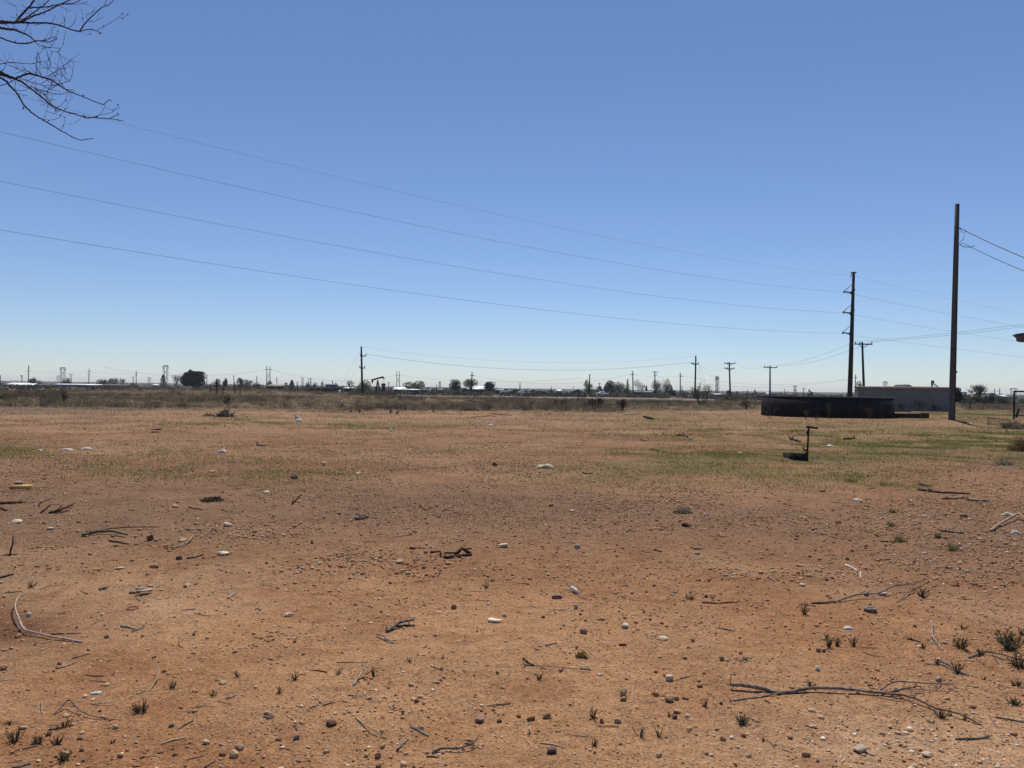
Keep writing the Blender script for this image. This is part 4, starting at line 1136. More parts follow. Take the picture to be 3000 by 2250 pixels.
GREENS = {'dark': [(0.034, 0.044, 0.028), (0.042, 0.052, 0.034), (0.030, 0.037, 0.026)], 'pine': [(0.028, 0.036, 0.024), (0.035, 0.045, 0.028)],
          'pale': [(0.125, 0.135, 0.062), (0.10, 0.11, 0.052), (0.14, 0.145, 0.075)], 'grey': [(0.11, 0.112, 0.07), (0.125, 0.122, 0.08), (0.09, 0.093, 0.062)],
          'mid': [(0.065, 0.080, 0.040), (0.052, 0.065, 0.035), (0.078, 0.09, 0.045)]}
def tree(label, px0, px1, top, D, kind, dens=1.0, style='round', base=None, group=None, trunk=True, name='tree', lobes=None):
    cx = (px0 + px1) / 2; b = Gx(cx, D)
    W = (px1 - px0) / ppm(D); zt = A(cx, top, D)[2]; Hh = zt - b[2]
    t = thing(name, label, 'tree' if name.endswith('tree') else 'bush', b, group)
    low = {'round': .12, 'spread': .0, 'cone': .02, 'high': .35, 'bare': .2, 'bush': -.05, 'column': .02}[style]
    rz = Hh * (1 - low) / 2; cz = b[2] + Hh * low + rz
    tr = max(.12, W * .03)
    mb = MB()
    if style == 'bare':
        mb.tube([b - [0, 0, .2], b + [0, 0, Hh * .12], b + [W * .02, 0, Hh * .25]], [tr * 1.2, tr * .8], 6); mb.build('trunk', M_bark, t)
        mb = MB()
        for k in range(int(7 * dens) + 3):
            a = rng.uniform(0, 6.283); s = rng.uniform(.25, .95)
            d = np.array([math.cos(a) * s * W / Hh, math.sin(a) * s * W / Hh, 1.0]); d /= np.linalg.norm(d)
            twig_tree(mb, b + [0, 0, Hh * rng.uniform(.1, .25)], d, Hh * .34, tr * .5, 3, .45, .35, .020)
        mb.build('crown', M_bark, t)
        return t
    if trunk:
        mb.tube([b - [0, 0, .2], b + [0, 0, Hh * .2], b + [W * .03, 0, Hh * (low + .45)]], [tr * 1.25, tr, tr * .5], 6)
        for k in range(4):
            a = rng.uniform(0, 6.283)
            mb.tube([b + [0, 0, Hh * rng.uniform(.15, .35)], b + [math.cos(a) * W * .18, math.sin(a) * W * .18, Hh * .5], b + [math.cos(a) * W * .33, math.sin(a) * W * .33, Hh * .75]], [tr * .6, tr * .4, tr * .15], 5)
        mb.build('trunk', M_bark, t)
    n = int(1500 * dens * max(.35, min(2.2, W / 9)))
    c = np.array([b[0], b[1], cz])
    if style == 'cone' or style == 'column':
        u = rng.random(n) ** (.75); a = rng.uniform(0, 6.283, n)
        prof = (1 - u) ** (.7) if style == 'cone' else np.sin(np.clip(u * .9 + .08, 0, 1) * math.pi) ** .6
        rad = W / 2 * prof * (rng.random(n) ** .4) * (.75 + .5 * vnoise(a * 1.6, u * 7, int(cx)))
        P = np.stack([b[0] + rad * np.cos(a), b[1] + rad * np.sin(a), b[2] + Hh * (low + (1 - low) * u)], 1)
    else:
        P = crown_points(c, W / 2, rz, n, lobes or (15 if style != 'bush' else 10))
        # stretch so the crown really fills its outline
        for ax, half, mid in ((0, W / 2, c[0]), (2, rz, c[2])):
            q = np.percentile(P[:, ax], [1.0, 99.0]); P[:, ax] = (P[:, ax] - q.mean()) / max((q[1] - q[0]) / 2, .1) * half + mid
        # keep the outline rounded but ragged
        qn = np.sqrt(((P[:, 0] - c[0]) / (W / 2)) ** 2 + ((P[:, 2] - cz) / rz) ** 2)
        lim = .84 + .30 * vnoise(np.arctan2(P[:, 2] - cz, P[:, 0] - c[0]) * 2.6 + cx, P[:, 1] * .3, 19)
        k_ = np.minimum(1, lim / np.maximum(qn, .01)); P[:, 0] = c[0] + (P[:, 0] - c[0]) * k_; P[:, 2] = cz + (P[:, 2] - cz) * k_
        P[:, 2] = np.maximum(P[:, 2], b[2] + .05)
    cols = pick(GREENS[kind], len(P), .2) * (0.75 + 0.5 * vnoise(P[:, 0] * 1.1, P[:, 2] * 1.1 + P[:, 1], 7))[:, None]
    size = max(.26, min(.75, W * .062)) * (1.25 if kind in ('dark', 'pine') else .95)
    V, F, C = leaf_quads(P, size, cols)
    me = np_mesh('crown', V - b, F, C); me.materials.append(M_leaf)
    o = bpy.data.objects.new('crown', me); COL.objects.link(o); o.parent = t
    if kind in ('grey',) or style == 'high':
        mb = MB()
        for k in range(9):
            a = rng.uniform(0, 6.283); s = rng.uniform(.2, .8)
            d = np.array([math.cos(a) * s * W / Hh, math.sin(a) * s * W / Hh, 1.0]); d /= np.linalg.norm(d)
            twig_tree(mb, b + [0, 0, Hh * .15], d, Hh * .33, tr * .45, 2, .4, .35, .028)
        mb.build('limbs', M_bark, t)
    return t

tree('big round very dark tree alone on the low rise, left of the twin post frame', 533, 599, 1086, 300, 'dark', 2.6, 'round', lobes=26)
tree('ragged dark cypress just left of the bare grey tree', 464, 491, 1097, 330, 'pine', 1.1, 'cone', name='cypress_tree')
tree('bare grey tree between the cypress and the big round dark tree', 498, 531, 1091, 320, 'grey', 1, 'bare', name='bare_tree')
tree('wide low green bush right of the white roofed house at left', 84, 122, 1109, 420, 'mid', .9, 'bush', name='bush')
tree('small round green tree beside the first lattice tower', 182, 207, 1106, 420, 'dark', 1, 'round')
tree('dark green one of the paired bushes left of the cypress', 282, 315, 1111, 430, 'mid', 1, 'bush', name='bush')
tree('pale green one of the paired bushes left of the cypress', 314, 350, 1108, 440, 'pale', .9, 'bush', name='bush')
tree('wispy bare tree right of the pale paired bush', 352, 368, 1107, 440, 'grey', 1, 'bare', name='bare_tree')
tree('rounded bush behind the wire pen', 621, 647, 1107, 300, 'grey', 1.2, 'bush', name='bush')
tree('small dark forked tree right of the wire pen', 653, 666, 1108, 300, 'dark', .9, 'high')
tree('dark tall clump left in the group of bushes right of the wire pen', 692, 712, 1106, 300, 'dark', 1.2, 'round')
tree('dense low bush in the middle of the group right of the wire pen', 704, 730, 1112, 290, 'mid', 1.3, 'bush', name='bush')
tree('brownish bare tree at the right of the group right of the wire pen', 722, 741, 1111, 300, 'grey', .8, 'bare', name='bare_tree')
tree('low dark bush left of the twin post frame', 738, 762, 1119, 310, 'dark', .9, 'bush', name='bush')
tree('dark tree at the foot of the twin post frame', 779, 797, 1114, 310, 'dark', .9, 'round')
tree('small dark bush left of the jagged pine', 829, 848, 1121, 300, 'mid', .9, 'bush', name='bush')
tree('jagged dark pine right of the grey shed roof', 842, 868, 1113, 300, 'pine', 1.2, 'cone', name='pine_tree')
tree('thin pale bushy tree above the left end of the long sheds', 895, 912, 1116, 340, 'grey', .7, 'bush', name='bush')
tree('pale bushy tree above the middle of the long sheds', 912, 934, 1118, 340, 'grey', .7, 'bush', name='bush')
tree('spiky green tree left of the white flat roof', 935, 953, 1116, 345, 'mid', .7, 'cone')
tree('pale green bush right of the white flat roof', 974, 990, 1121, 340, 'grey', .8, 'bush', name='bush')
tree('rounded pale green tree behind the dark leaning pole', 1045, 1088, 1113, 215, 'pale', 1.3, 'round')
tree('dark low brush around the foot of the dark leaning pole', 1030, 1082, 1136, 190, 'mid', .8, 'bush', name='bush')
tree('grey bare tree left of the dark leaning pole', 1015, 1040, 1112, 220, 'grey', .4, 'bare', name='bare_tree')
tree('pale grey green tree, left of the pair right of the pumpjack', 1180, 1219, 1118, 320, 'pale', 1.2, 'round')
tree('greyer taller tree, right of the pair right of the pumpjack', 1208, 1246, 1115, 330, 'grey', 1.2, 'round')
tree('round dark tree left of the white barn', 1316, 1350, 1111, 300, 'dark', 2.0, 'round', lobes=22)
tree('grey green nearly bare tree in front of the white barn', 1357, 1400, 1109, 310, 'grey', 1.2, 'high')
tree('round dark tree right of the white barn', 1417, 1454, 1117, 300, 'dark', 2.0, 'round', lobes=22)
tree('rounded grey green tree behind the plain pole left of the grove', 1709, 1740, 1112, 330, 'grey', 1.4, 'round')
tree('dark low bush under the rounded grey tree left of the grove', 1706, 1742, 1138, 310, 'mid', .9, 'bush', name='bush')
tree('round bright green bush left of the dense grove', 1742, 1772, 1132, 330, 'mid', 1.4, 'bush', name='bush')
tree('dark pointed tree standing out at the left of the dense grove', 1776, 1798, 1111, 330, 'dark', 1.2, 'round', group=None)
tree('broad greyish tree filling the left of the dense grove', 1770, 1815, 1117, 340, 'grey', 1.9, 'bush')
tree('grey green tree in the middle of the dense grove', 1800, 1832, 1120, 335, 'grey', 1.4, 'bush')
tree('low green tree at the right of the dense grove', 1822, 1850, 1127, 330, 'mid', 1.3, 'bush')
tree('narrow columnar tree sticking up at the right of the dense grove', 1834, 1843, 1111, 335, 'mid', 1.0, 'column')
tree('wispy bare tree right of the crossarm pole by the grove', 1859, 1884, 1110, 330, 'grey', .5, 'bare', name='bare_tree')
tree('small wispy grey tree left of the small dark cone', 1872, 1892, 1119, 330, 'grey', .5, 'bare', name='bare_tree')
tree('small dark cone shaped tree above the low grey roof', 1887, 1900, 1130, 330, 'pine', .9, 'cone', name='pine_tree')
tree('pale green left crown of the big tree at the end of the grove', 1908, 1938, 1113, 300, 'grey', 1.6, 'round')
tree('pale green taller right crown of the big tree at the end of the grove', 1934, 1964, 1109, 305, 'pale', 1.7, 'round')
tree('dark green tree beneath the right end of the big pale tree', 1948, 1972, 1128, 290, 'dark', 1.2, 'bush')
tree('low dark bush left of the short stub pole', 1962, 1979, 1140, 285, 'dark', 1.1, 'bush', name='bush')
tree('low dark bush far behind the leaning double crossarm pole', 2127, 2137, 1143, 420, 'dark', .8, 'bush', name='bush')
tree('dark tree squeezed between the tall steel pole and the T pole', 2508, 2525, 1116, 230, 'dark', 1.0, 'round')
tree('bare round headed tree on the right horizon', 2838, 2892, 1122, 165, 'grey', 2.6, 'bare', name='bare_tree')
tree('dark rounded bush just right of the wooden meter pole', 2806, 2826, 1153, 160, 'mid', 1.2, 'bush', name='bush')
tree('dark scrubby bush under the bare round headed tree', 2828, 2868, 1157, 158, 'grey', 1.3, 'bush', name='bush')
tree('low dark bush left of the white hangar', 2866, 2900, 1160, 158, 'mid', 1.2, 'bush', name='bush')
tree('grey scrubby bush in front of the white hangar', 2892, 2914, 1157, 156, 'grey', 1.1, 'bush', name='bush')
tree('low grey bush left of the gate', 2916, 2968, 1163, 150, 'grey', 1.1, 'bush', name='bush')

# ------------------------------------------------------------------ far houses and sheds
def house(label, px0, px1, ridge, eave, base, D, wall, roof, depth=8, style='ridge', openings=(), name='house', cat='house', hip=.0):
    """style ridge: long side faces us; gable: gable end faces us; flat: flat roof"""
    cx = (px0 + px1) / 2; b = Gx(cx, D)
    x0, x1 = A(px0, base, D)[0], A(px1, base, D)[0]
    ze, zr = A(cx, eave, D)[2], A(cx, ridge, D)[2]; zb = b[2] - .3
    t = thing(name, label, cat, b)
    w = x1 - x0
    mb = MB(); o_ = .25
    if style == 'gable':
        mb.add([[x0 + o_, D, zb], [x1 - o_, D, zb], [x1 - o_, D, ze], [cx0 := (x0 + x1) / 2, D, zr - .06], [x0 + o_, D, ze],
                [x0 + o_, D + depth, zb], [x1 - o_, D + depth, zb], [x1 - o_, D + depth, ze], [cx0, D + depth, zr - .06], [x0 + o_, D + depth, ze]],
               [[0, 1, 2, 3, 4], [5, 9, 8, 7, 6], [0, 4, 9, 5], [1, 6, 7, 2]])
    else:
        mb.box([(x0 + x1) / 2, D + depth / 2, (zb + ze) / 2], (w - 2 * o_, depth - .4, ze - zb))
    mb.build('wall', wall, t)
    mb = MB(); th = .16
    def slab(a, b_, c, d):
        q = np.array([a, b_, c, d], float); mb.add(np.concatenate([q, q - [0, 0, th]]), [[0, 1, 2, 3], [7, 6, 5, 4], [0, 4, 5, 1], [1, 5, 6, 2], [2, 6, 7, 3], [3, 7, 4, 0]])
    if style == 'gable':
        xm = (x0 + x1) / 2
        slab([x0, D - .3, ze], [xm, D - .3, zr], [xm, D + depth + .3, zr], [x0, D + depth + .3, ze])
        slab([xm, D - .3, zr], [x1, D - .3, ze], [x1, D + depth + .3, ze], [xm, D + depth + .3, zr])
    elif style == 'flat':
        mb.box([(x0 + x1) / 2, D + depth / 2, ze + .12], (w, depth, .24 + max(zr - ze, 0) * .5))
    else:
        h = hip * w
        slab([x0, D - .3, ze], [x1, D - .3, ze], [x1 - h, D + depth / 2, zr], [x0 + h, D + depth / 2, zr])
        slab([x0 + h, D + depth / 2, zr], [x1 - h, D + depth / 2, zr], [x1, D + depth + .3, ze], [x0, D + depth + .3, ze])
        if hip: mb.add([[x0, D - .3, ze], [x0 + h, D + depth / 2, zr], [x0, D + depth + .3, ze], [x1, D - .3, ze], [x1 - h, D + depth / 2, zr], [x1, D + depth + .3, ze]], [[0, 1, 2], [3, 5, 4]])
    mb.build('roof', roof, t)
    for (nm, f0, f1, h0, h1) in openings:
        mb = MB(); xa, xb = x0 + w * f0, x0 + w * f1; za, zz = b[2] + (ze - b[2]) * h0, b[2] + (ze - b[2]) * h1
        mb.box([(xa + xb) / 2, D - .02 if style == 'gable' else D + .19, (za + zz) / 2], (xb - xa, .06, zz - za)); mb.build(nm, M_glass, t)
    return t
WN = (('window', .2, .35, .4, .8), ('door', .5, .58, 0, .8), ('window', .7, .85, .4, .8))
house('white roofed house at the far left below the small pole', 10, 76, 1121, 1127, 1130, 400, M_walld, M_white, 9, hip=.1, openings=WN)
house('low dark house with a pale roof edge right of the white roofed house', 60, 96, 1123, 1128, 1130, 380, M_walld, M_white, 7, openings=WN[:2])
house('tan low building right of the wide left bush', 98, 138, 1125, 1128, 1131, 390, M_wallt, M_shin, 8, openings=WN[:1])
house('long bright white roofed building below the first lattice tower', 152, 292, 1124.5, 1127, 1131, 380, M_walld, M_white, 10, openings=WN)
house('dark long low roof beneath the paired bushes', 290, 372, 1126, 1129, 1132, 370, M_walld, M_shin, 8, openings=WN[:2])
house('tiny white shed on the rise left of the cypress', 444, 462, 1125.5, 1128, 1130, 380, M_wallt, M_white, 5, openings=WN[1:2], name='shed', cat='shed')
house('grey roofed house with a pale edge below the twin post frame', 778, 828, 1126, 1131, 1136, 280, M_walld, M_roof, 9, openings=WN[:2])
house('flat white roofed building over the long sheds', 952, 974, 1124, 1127, 1133, 400, M_walld, M_white, 9, 'flat', openings=WN[:1])
for k, (a, b_, lab) in enumerate(((905, 936, 'leftmost of the dark long sheds in a row'), (938, 954, 'second dark long shed from the left in the row'), (954, 972, 'third dark long shed with a pale roof edge in the row'), (974, 998, 'rightmost dark shed in the row near the white ball'))):
    house(lab, a, b_, 1135.5, 1137.5, 1147, 260, M_walld, M_shin if k in (0, 3) else M_roof, 6, 'flat', openings=(('door', .3, .6, 0, .8),), name='shed', cat='shed')
house('low house with a bright roof edge left of the dark leaning pole', 1006, 1030, 1134, 1137, 1146, 260, M_walld, M_white, 7, openings=WN[:2])
house('white roofed house between the pumpjack and the pale trees', 1149, 1184, 1133.5, 1141, 1147, 270, M_walld, M_white, 9, hip=.06, openings=WN)
house('low long house with a thin white roof under the pale trees', 1182, 1226, 1139.5, 1141.5, 1148, 268, M_walld, M_white, 7, openings=WN)
house('dark carport with a flat white roof right of the pale trees', 1230, 1257, 1141, 1142.5, 1149, 265, M_walld, M_white, 6, 'flat', openings=(('opening', .1, .9, 0, .8),), name='carport', cat='carport')
house('small pale shed right of the carport near the thin pole', 1281, 1295, 1139, 1142, 1148, 290, M_walld, M_wallt, 5, openings=WN[1:2], name='shed', cat='shed')
house('big white roofed barn between the two round dark trees', 1368, 1420, 1131, 1141, 1152, 340, M_walld, M_white, 12, hip=.02, openings=WN, name='barn', cat='barn')
house('dark long wall under the white barn', 1352, 1420, 1141, 1142, 1153, 285, M_walld, M_walld, 5, 'flat', openings=WN, name='shed', cat='shed')
house('open dark carport with a pale sloping roof right of the second round dark tree', 1450, 1480, 1139, 1143, 1153, 280, M_walld, M_roof, 7, openings=(('opening', .1, .45, 0, .75), ('opening', .55, .9, 0, .75)), name='carport', cat='carport')
house('dark house with white gable edges behind the parked trucks', 1548, 1575, 1140, 1145, 1153, 320, M_walld, M_white, 8, 'gable', openings=WN[:2])
house('long dark flat shed in front of the white edged gable', 1545, 1600, 1147, 1148, 1156, 275, M_walld, M_shin, 6, 'flat', openings=WN, name='shed', cat='shed')
house('small white roofed shed beside the second plain thin pole', 1630, 1646, 1141, 1145, 1153, 320, M_walld, M_white, 6, openings=WN[:1], name='shed', cat='shed')
house('long low white trailer left of the dark gabled shed', 1655, 1678, 1143, 1146, 1153, 300, M_white, M_white, 4, 'flat', openings=(('window', .15, .35, .4, .8), ('window', .6, .8, .4, .8)), name='trailer', cat='trailer')
house('dark gabled shed facing the field left of the rounded grey tree', 1677, 1705, 1140.5, 1146, 1156, 285, M_walld, M_roof, 9, 'gable', openings=(('door', .4, .6, 0, .7),), name='shed', cat='shed')
house('dark house with a low roof just right of the crossarm pole by the grove', 1856, 1887, 1145, 1149, 1157, 290, M_walld, M_shin, 8, hip=.2, openings=WN)
house('house with a pale grey roof below the small dark cone tree', 1887, 1915, 1145.5, 1149, 1158, 300, M_wallt, M_wallt, 8, openings=WN)
house('long flat white building on the plain above the round tank', 2259, 2276, 1146.5, 1149, 1155, 700, M_white, M_white, 15, 'flat', openings=WN)
house('low pale building on the plain behind the mesquite bush', 2093, 2116, 1153, 1155, 1160, 420, M_walld, M_white, 8, openings=WN[:1])
house('pale low shed right of the white hangar', 2937, 2956, 1158, 1161, 1166, 330, M_walld, M_white, 6, openings=WN[:1], name='shed', cat='shed')
for lab, a, b_, top_, D_ in (('grey silo like block right of the wooden meter pole, left of the pair', 2814, 2822, 1149, 480), ('grey silo like block right of the wooden meter pole, right of the pair', 2827, 2834, 1149, 480)):
    house(lab, a, b_, top_, top_ + .6, 1165, D_, M_towr, M_towr, 3, 'flat', openings=WN[1:2], name='silo', cat='silo')
# white hangar with a curved roof
D_ = 300; hb = Gx(2909, D_); hg = thing('hangar', 'white hangar with a curved roof at the right horizon', 'hangar', hb)
x0, x1 = A(2898, 1155, D_)[0], A(2921, 1155, D_)[0]; zt_ = A(2908, 1150.5, D_)[2]; ze_ = A(2920, 1158, D_)[2]
mb = MB(); a_ = np.linspace(0, 1, 12); prof = [(x0 + (x1 - x0) * q, ze_ + (zt_ - ze_) * (math.cos((q - .22) * 1.9) if q > .22 else 1 - (.22 - q) * 1.2)) for q in a_]
V = [[x, D_ - .3, z] for x, z in prof] + [[x, D_ + 12, z] for x, z in prof]
mb.add(V, np.array([[i, i + 1, i + 13, i + 12] for i in range(11)])); mb.build('roof', M_white, hg, smooth=True)
mb = MB(); mb.add([[x, D_, z - .1] for x, z in prof] + [[x1, D_, hb[2] - .2], [x0, D_, hb[2] - .2]], [list(range(14))[::-1]])
mb.box([(x0 + x1) / 2, D_ + 6, (hb[2] + ze_) / 2 - .3], (x1 - x0 - .3, 11.6, ze_ - hb[2] - .4)); mb.build('wall', M_wallt, hg)
mb = MB(); mb.box([x0 + (x1 - x0) * .25, D_ - .04, hb[2] + 1.2], (1.2, .06, 2.4)); mb.build('door', M_glass, hg)
# parked trucks and cars, far off
def car(label, px, D, L, mat, h=1.5, pick_=False):
    b = Gx(px, D); t = thing('parked_truck' if pick_ else 'parked_car', label, 'truck' if pick_ else 'car', b)
    prof = [(-L / 2, .35), (-L / 2, h * .6), (-L * .28, h * .64), (-L * .17, h), (L * .12, h), (L * .22, h * .64), (L / 2, h * .58), (L / 2, .35)]
    mb = MB(); mb.prism(prof, 1.8, (0, 1, 0), b, (1, 0, 0), (0, 0, 1)); mb.build('body', mat, t)
    mb = MB(); mb.prism([(-L * .22, h * .66), (-L * .15, h * .93), (L * .10, h * .93), (L * .17, h * .66)], 1.84, (0, 1, 0), b, (1, 0, 0), (0, 0, 1)); mb.build('window', M_glass, t)
    for q in (-.31, .31):
        for s in (-.85, .85):
            mb = MB(); c = b + [q * L, s, .34]; mb.tube([c - [0, .12, 0], c + [0, .12, 0]], .34, 10); mb.build('wheel', M_wireb, t)
car('white car parked left of the dark flat shed', 1532, 270, 4.6, M_white)
car('dark truck parked under the thin plain pole', 1512, 272, 5.4, M_rust, 1.9, True)
car('white van like truck by the sloping carport roof', 1484, 272, 4.8, M_white, 2.2, True)
car('dark car parked in front of the white edged gable', 1497, 275, 4.6, M_steel)
car('pale car at the foot of the round bright green bush', 1765, 280, 4.4, M_white)
car('dark car beside the white hangar', 2925, 240, 4.8, M_steel, 1.8)
b_ = Gx(995, 175); o = MB(); V, F = ICO[3]; o.add(V * [.30, .30, .30] + b_ + [0, 0, .75], F); bt = thing('mailbox_ball', 'small bright white round float on a short post right of the dark sheds', 'ball', b_)
o.build('ball', M_white, bt, smooth=True); mb = MB(); mb.bar(b_ - [0, 0, .1], b_ + [0, 0, .5], .06, 6); mb.build('post', M_rust, bt)

# wire pen on the low rise
DPn = 92; pen = thing('wire_pen', 'tall dark wire pen of slim posts and rails on the low rise at left', 'pen', Gx(660, DPn))
for k, (px, top_) in enumerate(((616, 1126), (634, 1109), (637, 1112), (653, 1128), (689, 1128), (688, 1119), (704, 1129))):
    g = Gx(px, DPn + (2 if k in (2, 5) else 0)); a_ = A(px, top_, DPn + (2 if k in (2, 5) else 0)); mb = MB(); mb.bar(g - [0, 0, .2], a_, .045, 6); mb.build('post', M_rust, pen)
for z in (1131, 1141):
    mb = MB(); mb.bar(A(616, z, DPn), A(704, z, DPn), .03, 5); mb.build('rail', M_rust, pen)
mb = MB()
for k in range(60):
    px = 616 + 88 * k / 59; g = Gx(px, DPn + .02); mb.bar(g, A(px, 1131, DPn + .02), .008, 3)
for k in range(6):
    mb.bar(A(616, 1133 + 2.6 * k, DPn + .03), A(704, 1133 + 2.6 * k, DPn + .03), .008, 3)
mb.build('wire_mesh', M_mesh, pen)
# fence posts out in the brush
for k, (px, D_, h) in enumerate(((2843, 95, 1.25), (2846, 96, 1.0), (1690, 120, 1.2), (1697, 118, 1.3), (1704, 119, 1.1), (1709, 117, 1.4), (1716, 118, 1.2))):
    g = Gx(px, D_); mb = MB(); mb.bar(g - [0, 0, .2], g + [(-.25 if k < 2 else .12) * (k % 3), 0, h], .06, 6)
    tag(mb.build('fence_post', M_polef), ('crooked dark fence post in the weeds right of the wooden meter pole' if k == 0 else 'shorter crooked fence post touching the one right of the meter pole') if k < 2 else 'dark leaning fence post in the row before the dark gabled shed', 'fence post', None if k < 2 else 'leaning fence posts before the gabled shed')

# ------------------------------------------------------------------ mesquite bush and shrubs in the middle distance
def shrub(label, px, base, w_px, h_px, kind, name='shrub', leaves=500, D=None, up=.3, stems=9, mat=None, depth=3, kids=(2, 4), rr=.022):
    b = G(px, base) if D is None else Gx(px, D); D = b[1]
    W, Hh = w_px / ppm(D), h_px / ppm(D)
    t = thing(name, label, 'shrub', b); mb = MB()
    tips = []
    for k in range(stems):
        a = rng.uniform(0, 6.283); s = rng.uniform(.1, .62)
        d = np.array([math.cos(a) * s * W / Hh, math.sin(a) * s * W / Hh * .7, 1.0]); d /= np.linalg.norm(d)
        n0 = len(mb.V)
        twig_tree(mb, b + [math.cos(a) * W * .05, math.sin(a) * W * .05, -.02], d, Hh * .42, max(.010, Hh * rr), depth, .38, up, .006 if Hh < 2 else .012, kids)
        tips += [v[-1] for v in mb.V[n0 + 1:]]
    mb.build('stems', mat or M_barkd, t)
    if leaves:
        T = np.array(tips); P = T[rng.integers(0, len(T), leaves)] + rng.normal(0, Hh * .05, (leaves, 3))
        P[:, 2] = np.maximum(P[:, 2], b[2] + .02)
        V, F, C = leaf_quads(P, max(.03, Hh * .038), pick(GREENS[kind], leaves, .25))
        me = np_mesh('foliage', V - b, F, C); me.materials.append(M_leaf)
        o = bpy.data.objects.new('foliage', me); COL.objects.link(o); o.parent = t
    return t
shrub('large open mesquite bush with grey green tips in front of the guyed pole', 2054, 1181, 98, 74, 'grey', 'mesquite_bush', 380, D=100, stems=16, up=.45, depth=2, kids=(2, 4), rr=.010, mat=M_bark)
shrub('low grey leafless bush left of the round tank', 2185, 1199, 34, 30, 'grey', 'shrub', 120)
shrub('dark upright bush at the right end of the dark brush, above the dirt mound', 1824, 1204, 22, 36, 'dark', 'shrub', 160)
shrub('dark thicket at the left end of the dark brush', 1640, 1198, 70, 34, 'grey', 'shrub', 160, stems=16)
shrub('dark thicket in the middle of the dark brush', 1745, 1195, 80, 36, 'grey', 'shrub', 160, stems=18)
shrub('dark thorny bush in the left brush near the white scrap', 188, 1184, 16, 40, 'dark', 'shrub', 60, stems=5)
shrub('dark thorny bush in front of the wire pen', 668, 1190, 30, 32, 'grey', 'shrub', 60, stems=7)
shrub('dark bush mass at the left frame edge', 22, 1172, 130, 24, 'grey', 'shrub', 260, stems=20)
shrub('dark bush right of the bush mass at the left frame edge', 118, 1154, 46, 16, 'mid', 'shrub', 200, stems=9)

def tuft(name, label, px, base, w_px, h_px, cols, n=60, width=.006, cat='plant', group=None, lean=.75):
    b = G(px, base); D = b[1]; W, Hh = w_px / ppm(D), h_px / ppm(D)
    x = b[0] + rng.normal(0, W * .12, n); y = b[1] + rng.normal(0, W * .12, n)
    a = rng.uniform(0, 6.283, n); l = rng.uniform(.05, lean, n)
    V, F, C = blades(x, y, Hh * rng.uniform(.55, 1.1, n), np.full(n, width), pick(cols, n, .25), np.stack([np.cos(a) * l, np.sin(a) * l], 1), 2, H(x, y) - .005)
    me = np_mesh(name, V - b, F, C); me.materials.append(M_blade)
    o = bpy.data.objects.new(name, me); COL.objects.link(o); o.location = b
    return tag(o, label, cat, group)
YUC = [(0.085, 0.10, 0.05), (0.11, 0.115, 0.065), (0.15, 0.14, 0.085)]
for lab, px, py, w, h in (('largest dark green spiky yucca at the edge of the bare dirt', 1052, 1208, 20, 21), ('yucca with pale leaves beside the darker clump', 1145, 1210, 22, 20), ('dark low spiky clump right of the pale leaved yucca', 1163, 1213, 16, 16),
                          ('small spiky yucca alone on the edge, left of the brush mound', 1270, 1207, 14, 13), ('small yucca left of the largest dark green one', 1028, 1209, 14, 12)):
    tuft('yucca', lab, px, py, w, h, YUC, 40, .02, 'yucca')

def heap(name, label, px, base, w_px, h_px, cols, n, cat, width=.012, mat=None, D=None):
    """tangled dry stems: a tumbleweed or a pile of brush"""
    b = G(px, base); D = b[1]; W, Hh = w_px / ppm(D), h_px / ppm(D)
    mb = MB()
    for k in range(n):
        a = rng.uniform(0, 6.283); q = rng.random() ** .5
        p = np.array([b[0] + math.cos(a) * q * W * .5, b[1] + math.sin(a) * q * W * .35, b[2] + Hh * (1 - q ** 2) * rng.uniform(.1, .9)])
        d = rng.normal(size=3); d[2] *= .5; d /= np.linalg.norm(d); L = Hh * rng.uniform(.35, .9)
        mid = p + d * L * .5 + rng.normal(0, L * .12, 3)
        pts = np.array([p, mid, p + d * L]); pts[:, 2] = np.maximum(pts[:, 2], b[2] - .01)
        mb.tube(pts, [width, width * .7, width * .35], 3, False); mb.C[-1][:] = np.array(cols[k % len(cols)]) * rng.uniform(.75, 1.25)
    o = mb.build(name, M_peb, None, b, col=True)
    return tag(o, label, cat)
heap('tumbleweed', 'rounded grey mound of dry tumbleweed under an arched dead branch', 1376, 1203, 62, 28, [GRY, (0.16, 0.14, 0.12), BRN], 420, 'tumbleweed', .012)
heap('brush_pile', 'dark pile of broken dead branches on the dirt at left', 660, 1221, 52, 22, [(0.09, 0.07, 0.06), (0.16, 0.13, 0.11), (0.05, 0.04, 0.035)], 150, 'brush pile', .022)
heap('brush_pile', 'low dark heap of dead twigs just left of the larger branch pile', 612, 1219, 34, 9, [(0.07, 0.055, 0.045), (0.12, 0.09, 0.07)], 70, 'brush pile', .02)
heap('tumbleweed', 'round golden brown tumbleweed at the right edge by the grass', 2992, 1322, 60, 50, [(0.24, 0.16, 0.08), (0.30, 0.20, 0.10), (0.16, 0.11, 0.06)], 420, 'tumbleweed', .006)
heap('tumbleweed', 'pale brown weeds heaped against the low wire panel', 2972, 1256, 70, 28, [(0.22, 0.16, 0.11), (0.26, 0.20, 0.14), (0.15, 0.11, 0.08)], 420, 'weeds', .010)
heap('dry_weed', 'small grey green dried weed at the right, above the cream leaf', 2943, 1363, 52, 22, [(0.15, 0.155, 0.11), (0.20, 0.18, 0.13), (0.11, 0.11, 0.08)], 160, 'weed', .005)
heap('dry_weed', 'small grey tangle of dead weed in the middle of the right foreground dirt', 2005, 1503, 48, 20, [(0.15, 0.13, 0.10), (0.20, 0.17, 0.13), (0.09, 0.08, 0.06)], 130, 'weed', .0035)
